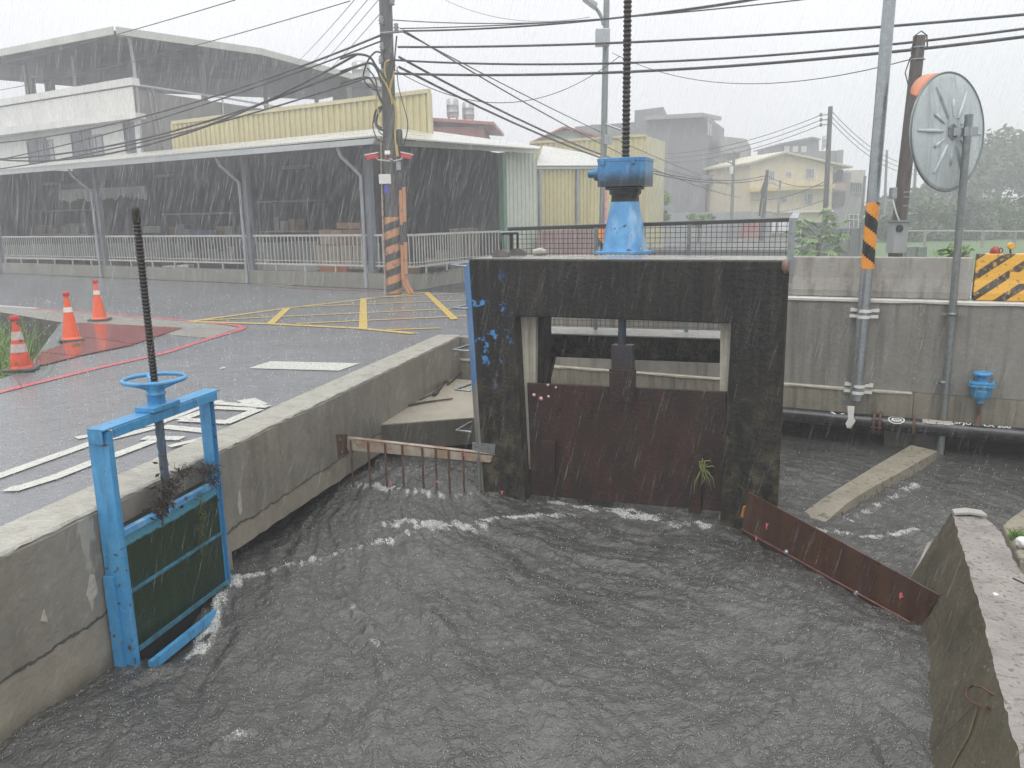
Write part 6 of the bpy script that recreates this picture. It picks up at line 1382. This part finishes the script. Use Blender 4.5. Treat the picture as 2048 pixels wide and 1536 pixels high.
# cable tangles on the pole
def loop(pts, r_, mat, Yd=-.25): return [Y(x, y, UY+Yd+.02*math.sin(i)) for i, (x, y) in enumerate(pts)]
def smooth(pts, n=6):
    P_ = [pts[0]]+list(pts)+[pts[-1]]; out = []
    for i in range(1, len(P_)-2):
        for j in range(n):
            t = j/n; a, b_, c, d = P_[i-1], P_[i], P_[i+1], P_[i+2]; out.append(.5*((2*b_)+(c-a)*t+(2*a-5*b_+4*c-d)*t*t+(3*b_-a-3*c+d)*t**3))
    return out+[P_[-2]]
def u6(x, y): return (680+x/4.8, y/4.8)
ctg = [([(400, 510), (340, 500), (270, 580), (225, 720), (250, 800), (330, 860), (390, 870)], .022, m_cable), ([(0, 565), (150, 522), (280, 545), (350, 640), (420, 730), (480, 840), (500, 950)], .03, m_cable), ([(0, 690), (200, 625), (300, 610), (360, 680), (400, 800)], .03, m_cable), ([(0, 805), (150, 760), (270, 745), (330, 820), (380, 920), (420, 1010)], .028, m_cable),
       ([(260, 650), (340, 760), (360, 900), (410, 1000)], .02, m_cable), ([(410, 1020), (350, 1060), (330, 1150), (370, 1230), (420, 1250)], .03, m_cable), ([(400, 1040), (360, 1110), (350, 1190), (400, 1230)], .03, m_cable), ([(340, 1100), (315, 1200), (350, 1320), (420, 1370)], .015, m_cable), ([(345, 1180), (380, 1270), (440, 1310)], .015, m_cable),
       ([(545, 345), (530, 500), (520, 640), (530, 680)], .02, m_cable), ([(548, 640), (560, 820), (620, 1050), (650, 1180), (640, 1290), (610, 1400)], .012, m_cable)]
my_ = M('yellow_cable', (.50, .38, .08), (.4, .28, .06), 5, .4)
ctg += [([(480, 575), (435, 600), (430, 680), (460, 850), (500, 950), (535, 1060), (530, 1300), (545, 1500)], .02, my_), ([(385, 720), (430, 790), (480, 900), (500, 1000)], .018, my_), ([(500, 760), (480, 850), (500, 940), (540, 1040), (540, 1250)], .02, my_), ([(350, 910), (345, 980), (370, 1080), (400, 1200)], .018, my_), ([(530, 620), (505, 760), (480, 900), (520, 980)], .018, my_), ([(540, 1380), (550, 1460), (560, 1500)], .03, my_)]
for i, (pts, r_, mat) in enumerate(ctg):
    pp = [u6(*q) for q in pts]; k = MB(); P3 = [Y(x, y, UY-.26-.01*(i % 5)) for x, y in pp]; k.tube(smooth(P3), r_, 6); k.build('cable_loop', mat, up)
k = MB(); 
for (x, y) in ((395, 195), (540, 265), (405, 450), (395, 575), (410, 700), (500, 10)):
    px_, py_ = u6(x, y); c_ = Y(px_, py_, UY-.2); k.lathe(c_-Vector((0, 0, .1)), [(.03, 0), (.07, .03), (.04, .06), (.075, .1), (.04, .14), (.06, .17), (.03, .2)], 8)
k.build('insulator', m_galvd, up)
k = MB(); a, b_ = Y(*u6(385, 320), UY-.22), Y(*u6(610, 300), UY-.22); k.tube([a, b_], .03, 6); k.build('bracket', m_galvd, up)

# street lamp with box (x 1208)
lb2 = Y(1204, 500, 24); lb2.z = 0; lt2 = Y(1214, -40, 24); 
sl2 = pole(Vector((Y(1203, 470, 24).x, 24, 0)), lt2, .10, .085, 'street_lamp', 'street lamp pole with grey box behind the blue pedestal', m_galvd, cat='street lamp')
k = MB(); a, b_ = Y(1190, 95, 23.85), Y(1218, 60, 23.85); k.box(a.x, b_.x, 23.6, 23.85, a.z, b_.z); k.build('upper_box', m_galv, sl2, bevel=.02)
k = MB(); a, b_ = Y(1208, 289, 23.85), Y(1222, 270, 23.85); k.box(a.x, b_.x, 23.7, 23.88, a.z, b_.z); k.build('lower_box', m_galv, sl2)
k = MB(); k.tube(smooth([Y(1207, 50, 23.9), Y(1203, 35, 23.9), Y(1193, 18, 23.9), Y(1180, 8, 23.9)]), .05, 8); k.build('arm', m_galvd, sl2)
k = MB(); k.obox(Y(1180, 4, 23.8), (Y(1192, 12, 23.8)-Y(1166, -8, 23.8))*.5, Vector((0, .16, 0)), Vector((0.03, 0, .07))); k.build('lamp_head', m_galv, sl2, bevel=.03)
k = MB(); k.tube([Y(1211, 248, 23.9), Y(1243, 260, 23.6)], .03, 6); k.build('bracket_arm', m_galv, sl2)
for i, (x0, y0, x1, y1) in enumerate(((1199, 1, 0, 0),)): pass
k = MB(); s0 = Y(1203, 505, 23.8); tape('stripe_band', Vector((s0.x, 24, 0)), .115, .25, 1.55, sl2, turns=1.1, m1=m_or, m2=m_bk)
k = MB(); a = Y(1211, 400, 23.8); k.box(a.x-.03, a.x+.03, 23.7, 23.8, .2, 2.7); k.build('red_tape', M('red_white_tape', (.55, .08, .12), (.6, .5, .5), 9, .5), sl2)
# wooden pole right, leaning
wb = FB.l(1795, 505, .35); pbw = Y(1794, 520, 14.5); ptw = Y(1839, 72, 14.5)
wp_ = pole(Vector((pbw.x-.06, 14.5, 0)), ptw, .135, .10, 'wooden_pole', 'leaning dark wooden pole behind the round mirror', M('dark_pole_wood', (.075, .062, .052), (.05, .042, .036), 3, .55, bump=.4, streak=((.12, .1, .085), .5, .5, .7), sp=(12, 12, .6)))
k = MB(); k.tube([ptw+Vector((-.14, -.05, -.3)), ptw+Vector((-.10, -.05, .0)), ptw+Vector((0, -.05, .07)), ptw+Vector((.1, -.05, 0)), ptw+Vector((.13, -.05, -.2))], .012, 6); k.tube([ptw+Vector((-.15, -.05, -.35)), ptw+Vector((-.22, -.05, -.6)), ptw+Vector((-.15, -.05, -.8))], .01, 6); k.build('top_wire', m_cable, wp_)
k = MB()
for py_ in (95, 118, 380, 408, 390): c_ = pbw.lerp(ptw, (520-py_)/448); k.lathe(c_, [(.128, 0), (.128, .015)], 14)
k.build('band', m_galv, wp_)
k = MB(); a, b_ = Y(1779, 398, 14.3), Y(1790, 375, 14.3); k.box(a.x, b_.x, 14.2, 14.35, a.z, b_.z); k.build('meter_box', m_galv, wp_, bevel=.01)
k = MB(); a, b_ = Y(1781, 506, 14.2), Y(1813, 444, 14.2); k.box(a.x, b_.x, 14.1, 14.4, a.z, b_.z); ob = k.build('equipment_box', M('pale_grey_box', (.33, .35, .34), (.24, .25, .25), 3, .4), wp_, bevel=.01)
k = MB(); k.lathe(Y(1799, 457, 14.09), [(.065, 0), (.065, .01)], 20, (0, -1, 0)); k.build('round_opening', m_black, ob)
k = MB(); k.box(a.x-.03, b_.x+.03, 14.05, 14.45, b_.z+.001, b_.z+.03); k.build('lid', m_galvd, ob)
k = MB(); k.tube([Y(1786, 400, 14.2), Y(1792, 425, 14.2), Y(1799, 443, 14.2)], .012, 6); k.build('cable', m_cwh, wp_)
# far poles
def fpole(px0, py0, px1, py1, Yd, r_, name, label, mat=m_pole):
    a = Y(px0, py0, Yd); return pole(Vector((a.x, Yd, 0)), Y(px1, py1, Yd), r_*1.15, r_*.85, name, label, mat, 10, 'pole' if 'lamp' not in name else 'street lamp')
tp = fpole(1649, 470, 1661, 213, 42, .13, 'power_pole', 'tall dark power pole before the cream house')
k = MB()
for y_ in (229, 239, 249): a, b_ = Y(1655, y_, 41.9), Y(1642, y_+1, 41.9); k.tube([a, b_], .03, 5); k.lathe(b_, [(.05, -.08), (.09, 0), (.05, .1)], 8)
k.build('crossarm', m_galvd, tp)
fp2 = fpole(1524, 445, 1535, 340, 50, .12, 'leaning_pole', 'short leaning dark pole tangled with cables before the cream house')
k = MB(); k.tube([Y(1533, 350, 49.7), Y(1526, 380, 49.7), Y(1522, 405, 49.7), Y(1519, 432, 49.7)], .07, 6); k.tube([Y(1531, 356, 49.7), Y(1521, 385, 49.7), Y(1528, 396, 49.7)], .03, 6); k.build('cable_tangle', m_cable, fp2)
l1 = fpole(1463, 445, 1468, 303, 50, .10, 'street_lamp', 'slim street lamp with curved arm before the grey block', m_galvd)
k = MB(); k.tube(smooth([Y(1467, 330, 50), Y(1462, 326, 50), Y(1450, 321, 50), Y(1436, 319, 50)]), .05, 6); k.build('arm', m_galv, l1); k = MB(); k.obox(Y(1438, 320, 50), Vector((.25, 0, 0)), Vector((0, .12, 0)), Vector((0, 0, .05))); k.build('lamp_head', m_galv, l1); k = MB(); a, b_ = Y(1459, 348, 49.9), Y(1465, 333, 49.9); k.box(a.x, b_.x, 49.7, 49.95, a.z, b_.z); k.build('box', m_cwh, l1)
l2 = fpole(1555, 430, 1561, 360, 60, .09, 'street_lamp', 'smaller street lamp in front of the cream wall', m_galvd)
k = MB(); k.tube([Y(1560, 372, 60), Y(1541, 366, 60)], .04, 6); k.build('arm', m_galv, l2); k = MB(); k.obox(Y(1543, 367, 60), Vector((.25, 0, 0)), Vector((0, .12, 0)), Vector((0, 0, .05))); k.build('lamp_head', m_galv, l2)
fpole(1771, 420, 1774, 300, 60, .10, 'far_pole', 'thin misty pole just right of the banded pole', m_galvd)
fpole(1829, 400, 1832, 322, 75, .14, 'far_pole', 'misty dark pole behind the leaning wooden pole')
fpole(1722, 450, 1730, 352, 62, .12, 'far_pole', 'misty pole at the right end of the pale house')

# ============================================================ cables
def cable(a, b_, r_, sag, label, grp='overhead cables', n=20, name='overhead_cable'):
    a, b_ = Vector(a), Vector(b_); k = MB(); pts = [a.lerp(b_, t)-Vector((0, 0, sag*4*t*(1-t))) for t in np.linspace(0, 1, n+1)]; k.tube(pts, r_, 6)
    return tag(k.build(name, m_cable, origin=a), label, 'cable', grp)
U = lambda x, y: Y(x, y, UY-.2)
RY = 15.0
for (p0, p1, Y1, r_, sag, lab) in (
    ((785, 40), (1530, -3), 19, .012, .25, 'thin cable leaving the top right of the picture above the others'),
    ((800, 57), (2060, -62), RY, .014, .2, 'thin upper one of the paired cables from the pole bracket'),
    ((800, 62), (1520, -4), 18, .022, .15, 'thicker lower one of the paired cables from the pole bracket'),
    ((796, 94), (2060, 28), RY, .026, .15, 'thick cable crossing the whole right sky, second from the top at the right edge'),
    ((785, 120), (2060, 56), RY, .024, .30, 'upper of the two thick cables passing the top of the wooden pole'),
    ((785, 147), (2060, 72), RY, .030, .25, 'lower of the two thick cables passing the top of the wooden pole')):
    cable(U(*p0), Y(p1[0], p1[1], Y1), r_, sag, lab)
cable(U(790, 140), Y(1240, 112, 22), .010, .95, 'thin drooping cable just below the bundle right of the pole')
cable(Y(1225, 106, 24), Y(1824, 118, 14.5), .009, .6, 'thin sagging cable from the lamp pole to the wooden pole')
cable(U(806, 60), Y(1480, 395, 50), .020, .6, 'upper thin cable slanting down right to the far pole'); cable(U(806, 64), Y(1465, 372, 50), .016, .3, 'second thin cable slanting down right')
cable(U(798, 114), Y(1528, 352, 50), .030, 1.25, 'upper thick cable slanting down right behind the pedestal'); cable(U(798, 134), Y(1528, 358, 50), .030, 1.15, 'lower thick cable slanting down right behind the pedestal')
cable(Y(890, 0, 30), Y(1180, 34, 24), .008, .35, 'thin cable sagging at the top edge, left of the street lamp')
# to the left
for (p0, p1, Y1, r_, sag, lab) in (
    ((763, 70), (-60, 290), 30, .026, .5, 'thick cable from the pole crossing the white parapet'),
    ((763, 82), (-60, 330), 30, .020, .3, 'thinner cable just below the first one at the left'),
    ((715, 108), (-60, 312), 30, .030, 1.0, 'thick sagging cable across the white house front'),
    ((722, 130), (-60, 318), 30, .030, .6, 'second thick sagging cable across the white house front'),
    ((738, 155), (-60, 345), 30, .022, .3, 'lowest cable crossing the yellow parapet'),
    ((470, 0), (-60, 140), 34, .012, .1, 'thin cable at the upper left, over the house roof'),
    ((700, 2), (-60, 190), 34, .012, .2, 'thin cable crossing the big roof'),
    ):
    A_ = U(*p0) if p0[0] > 700 else Y(p0[0], p0[1], UY); cable(A_, Y(p1[0], p1[1], Y1), r_, sag, lab)
for i, (x0, x1, y1, lab) in enumerate(((712, 595, 118, 'leftmost'), (738, 612, 132, 'second'), (760, 626, 140, 'third'), (762, 640, 152, 'fourth'))):
    cable(Y(x0, -4 if i < 3 else 25, UY), Y(x1, y1+6, 40), .010, .05, '%s of the thin parallel wires slanting down left of the pole' % lab, 'slanting thin wires')
for i in range(3):
    cable(Y(1642, 230+i*10, 42), Y(1230, 300+i*9, 60), .018, .9, '%s wire from the far pole towards the grey block' % ('top', 'middle', 'bottom')[i], 'far wires'); cable(Y(1663, 222+i*11, 42), Y(1850, 330+i*9, 60), .018, .8, '%s wire running right from the far pole' % ('top', 'middle', 'bottom')[i], 'far wires')
cable(Y(1310, 330, 45), Y(1532, 352, 50), .02, .5, 'near wire hanging over the grey block'); cable(Y(1536, 352, 50), Y(1652, 370, 42), .022, .3, 'upper wire between leaning pole and power pole'); cable(Y(1500, 400, 50), Y(1652, 362, 42), .022, .3, 'rising wire across the cream house'); cable(Y(1530, 424, 50), Y(1652, 398, 42), .018, .2, 'lowest wire across the cream house')

# ============================================================ trees
def crown(mb, c, rx, ry, rz, n, leaf, seed, clumps=14, droop=0):
    rn = random.Random(seed); cl = []
    for i in range(clumps):
        while True:
            v = Vector((rn.uniform(-1, 1), rn.uniform(-1, 1), rn.uniform(-1, 1)))
            if .25 < v.length < 1: break
        cl.append((Vector((v.x*rx*.8, v.y*ry*.8, v.z*rz*.8)), rn.uniform(.25, .5)))
    vs = []; fs = []
    for i in range(n):
        cc, cr_ = rn.choice(cl); d = Vector((rn.gauss(0, 1), rn.gauss(0, 1), rn.gauss(0, .8))).normalized()*rn.random()**.4
        p = Vector(c)+cc+Vector((d.x*rx*cr_, d.y*ry*cr_, d.z*rz*cr_)); a = Vector((rn.gauss(0, 1), rn.gauss(0, 1), rn.gauss(-droop, .6))).normalized(); b_ = a.cross(Vector((rn.gauss(0, 1), rn.gauss(0, 1), rn.gauss(0, 1)))).normalized()
        s_ = leaf*rn.uniform(.5, 1.3); k_ = len(vs); vs += [p-a*s_, p+b_*s_*.4, p+a*s_, p-b_*s_*.4]; fs.append((k_, k_+1, k_+2, k_+3))
    mb.add(vs, fs); return cl
LEAFM = {}
def leafmat(name, c1, c2):
    mt = M(name, c1, c2, .8, .55); return mt
m_lf = leafmat('leaf_dark', (.045, .075, .035), (.065, .10, .045)); m_lf2 = leafmat('leaf_mid', (.07, .13, .045), (.10, .17, .06)); m_lf3 = leafmat('leaf_light', (.15, .26, .08), (.22, .34, .11))
m_bark = M('bark', (.07, .055, .045), None, 3, .8, bump=.4)
def tree(px, pyt, wpx, Yd, label, mat, n=2600, leaf=.28, zb=0.0, pyb=None, name='tree', cat='tree', seed=1, grp=None, clumps=16, droop=0):
    top = Y(px, pyt, Yd); w_ = wpx/FPX*Yd/2; zbot = Y(px, pyb, Yd).z if pyb else top.z*.3; zc_2 = (top.z+zbot)/2; rz = (top.z-zbot)/2; base_ = Vector((top.x, Yd, zb))
    t = thing(name, label, cat, base_, grp); k = MB(); cl = crown(k, (top.x, Yd, zc_2), w_*1.1, w_, rz*1.1, n, leaf, seed, clumps, droop)
    k.build('crown', mat, t); k = MB(); h_ = zc_2-zb; r_ = max(.03, h_*.035); k.tube([base_, base_+Vector((.02*h_, 0, h_*.5)), base_+Vector((0, 0, h_))], [r_*1.3, r_, r_*.6], 8)
    for cc, _ in cl[:6]: k.tube([base_+Vector((0, 0, h_*.55)), Vector((top.x, Yd, zc_2))+cc*.5, Vector((top.x, Yd, zc_2))+cc], [r_*.5, r_*.3, r_*.1], 5)
    k.build('trunk', m_bark, t); return t
tree(2010, 262, 200, 75, 'tall broad tree at the right edge behind the mirror', m_lf, 5200, .42, pyb=400, seed=3, clumps=26, grp='trees beyond the field')
tree(1905, 345, 120, 78, 'dark tree crown seen left of and below the mirror', m_lf, 3600, .4, pyb=420, seed=4, clumps=18, grp='trees beyond the field')
tree(1845, 372, 110, 70, 'lower tree between the wooden pole and the mirror', m_lf, 3000, .35, pyb=470, seed=5, clumps=16, grp='trees beyond the field')
tree(1775, 392, 80, 72, 'small misty tree just right of the banded pole', m_lf, 2000, .35, pyb=475, seed=6, clumps=12, grp='trees beyond the field')
for i, (x, yt, w_, lab) in enumerate(((1790, 415, 110, 'leftmost dark bush of the hedge behind the field'), (1860, 398, 120, 'hedge bush right of the wooden pole'), (1925, 395, 110, 'hedge bush behind the mirror pole'), (1985, 390, 120, 'hedge bush above the hazard barrier'), (2050, 392, 120, 'hedge bush cut by the right edge'))):
    tree(x, yt, w_, 52+i*.5, lab, m_lf2 if i % 2 else m_lf, 4200, .24, pyb=485, name='hedge_bush', cat='bush', seed=20+i, grp='bushes beyond the field', clumps=22)
tree(1312, 385, 70, 45, 'bright shrub left part behind the pedestal', m_lf3, 1500, .2, pyb=445, name='shrub', cat='shrub', seed=31, clumps=10)
tree(1398, 425, 60, 48, 'small shrub above the mesh railing before the grey block', m_lf3, 900, .2, pyb=450, name='shrub', cat='shrub', seed=32, clumps=8)
# papaya like tree by the power pole, drooping finger leaves
def palmate(px, pyt, Yd, label):
    top = Y(px, pyt, Yd); base_ = Vector((top.x, Yd, 0)); t = thing('papaya_tree', label, 'tree', base_); k = MB(); k.tube([base_, Vector((top.x, Yd, top.z-.6))], [.09, .05], 8); k.build('trunk', m_bark, t)
    k = MB(); st2 = MB()
    for i in range(46):
        a = random.random()*6.28; el = random.uniform(-.5, 1.0); L_ = random.uniform(.5, 1.05); hh = top.z-.55-random.random()*1.1*(1 if i > 20 else .3); o_ = Vector((top.x, Yd, hh)); d = Vector((math.cos(a)*math.cos(el), math.sin(a)*math.cos(el), math.sin(el))); tip = o_+d*L_; st2.tube([o_, tip], .010, 4)
        for j in range(9):
            aa = (j-4)*.42; dd = (d*math.cos(aa)+d.cross(Vector((0, 0, 1))).normalized()*math.sin(aa)); dd.z -= .35; dd.normalize(); sd5 = dd.cross(Vector((0, 0, 1))).normalized()*.045; ll = random.uniform(.24, .4); k.add([tip, tip+dd*ll*.5+sd5, tip+dd*ll+Vector((0, 0, -.06)), tip+dd*ll*.5-sd5], [[0, 1, 2, 3]])
    k.build('leaves', m_lf3, t); st2.build('stalk', m_lf2, t)
palmate(1640, 432, 26, 'light green papaya tree behind the barrier left of the banded pole')
tree(1900, 488, 75, 14.5, 'bright low shrub peeking over the grey barrier', m_lf3, 420, .09, zb=0, pyb=525, name='shrub', cat='shrub', seed=41, clumps=9)
tuft(Z(1700, 505)+Vector((0, 0, 0)), 60, .8, .5, m_lf3, 'weed_patch', 'small weeds behind the barrier beside the banded pole', 'plant', .02)

# ============================================================ rain (falling drops) and haze
rn = random.Random(5); vs = []; fs = []
wind = Vector((-.25, -.02, -1)).normalized()
for i in range(62000):
    d = 3.0+21*rn.random()**.62; px_, py_ = rn.uniform(-60, 2110), rn.uniform(-60, 1590); p = CP+ray(px_, py_)*d
    if p.z < -.75 or (p.z < .05 and (p-FL.o).dot(FL.v) > -.1): continue
    L_ = rn.choice((.6, 1, 1, 1.6))*rn.uniform(.14, .36)*(.35+d/14); r_ = rn.uniform(.0003, .0007)*(.5+d/6); u = (wind+Vector((rn.gauss(0, .03), rn.gauss(0, .03), 0))).normalized(); s1 = u.orthogonal().normalized(); s2 = u.cross(s1); k_ = len(vs)
    vs += [p-u*L_*.5, p+s1*r_+u*L_*.2, p+(s2*.87-s1*.5)*r_+u*L_*.2, p+(-s2*.87-s1*.5)*r_+u*L_*.2, p+u*L_*.5]
    fs += [(k_, k_+1, k_+2), (k_, k_+2, k_+3), (k_, k_+3, k_+1), (k_+4, k_+2, k_+1), (k_+4, k_+3, k_+2), (k_+4, k_+1, k_+3)]
mt = bpy.data.materials.new('rain_water'); mt.use_nodes = True; N = mt.node_tree.nodes; L = mt.node_tree.links; N.clear(); df = N.new('ShaderNodeBsdfDiffuse'); df.inputs[0].default_value = (.95, .95, .96, 1); tl2 = N.new('ShaderNodeBsdfTranslucent'); tl2.inputs[0].default_value = (.97, .97, .98, 1)
tp2 = N.new('ShaderNodeBsdfTransparent'); m1_ = N.new('ShaderNodeMixShader'); m1_.inputs[0].default_value = .5; L.new(df.outputs[0], m1_.inputs[1]); L.new(tl2.outputs[0], m1_.inputs[2])
m2_ = N.new('ShaderNodeMixShader'); m2_.inputs[0].default_value = .19; L.new(tp2.outputs[0], m2_.inputs[1]); L.new(m1_.outputs[0], m2_.inputs[2]); oo = N.new('ShaderNodeOutputMaterial'); L.new(m2_.outputs[0], oo.inputs[0])
k = MB(); k.add(vs, fs, True); o = k.build('rain', mt); o['kind'] = 'stuff'
hz_ = MB(); hz_.box(-260, 260, -40, 320, -2.8, 17); o = hz_.build('haze', None); o.data.materials.clear()
mt = bpy.data.materials.new('rain_haze'); mt.use_nodes = True; N = mt.node_tree.nodes; L = mt.node_tree.links; N.clear()
pv = N.new('ShaderNodeVolumePrincipled'); pv.inputs['Color'].default_value = (.97, .98, 1, 1); pv.inputs['Density'].default_value = .0057; pv.inputs['Anisotropy'].default_value = .2
ou = N.new('ShaderNodeOutputMaterial'); L.new(pv.outputs[0], ou.inputs['Volume']); o.data.materials.append(mt); o['kind'] = 'stuff'
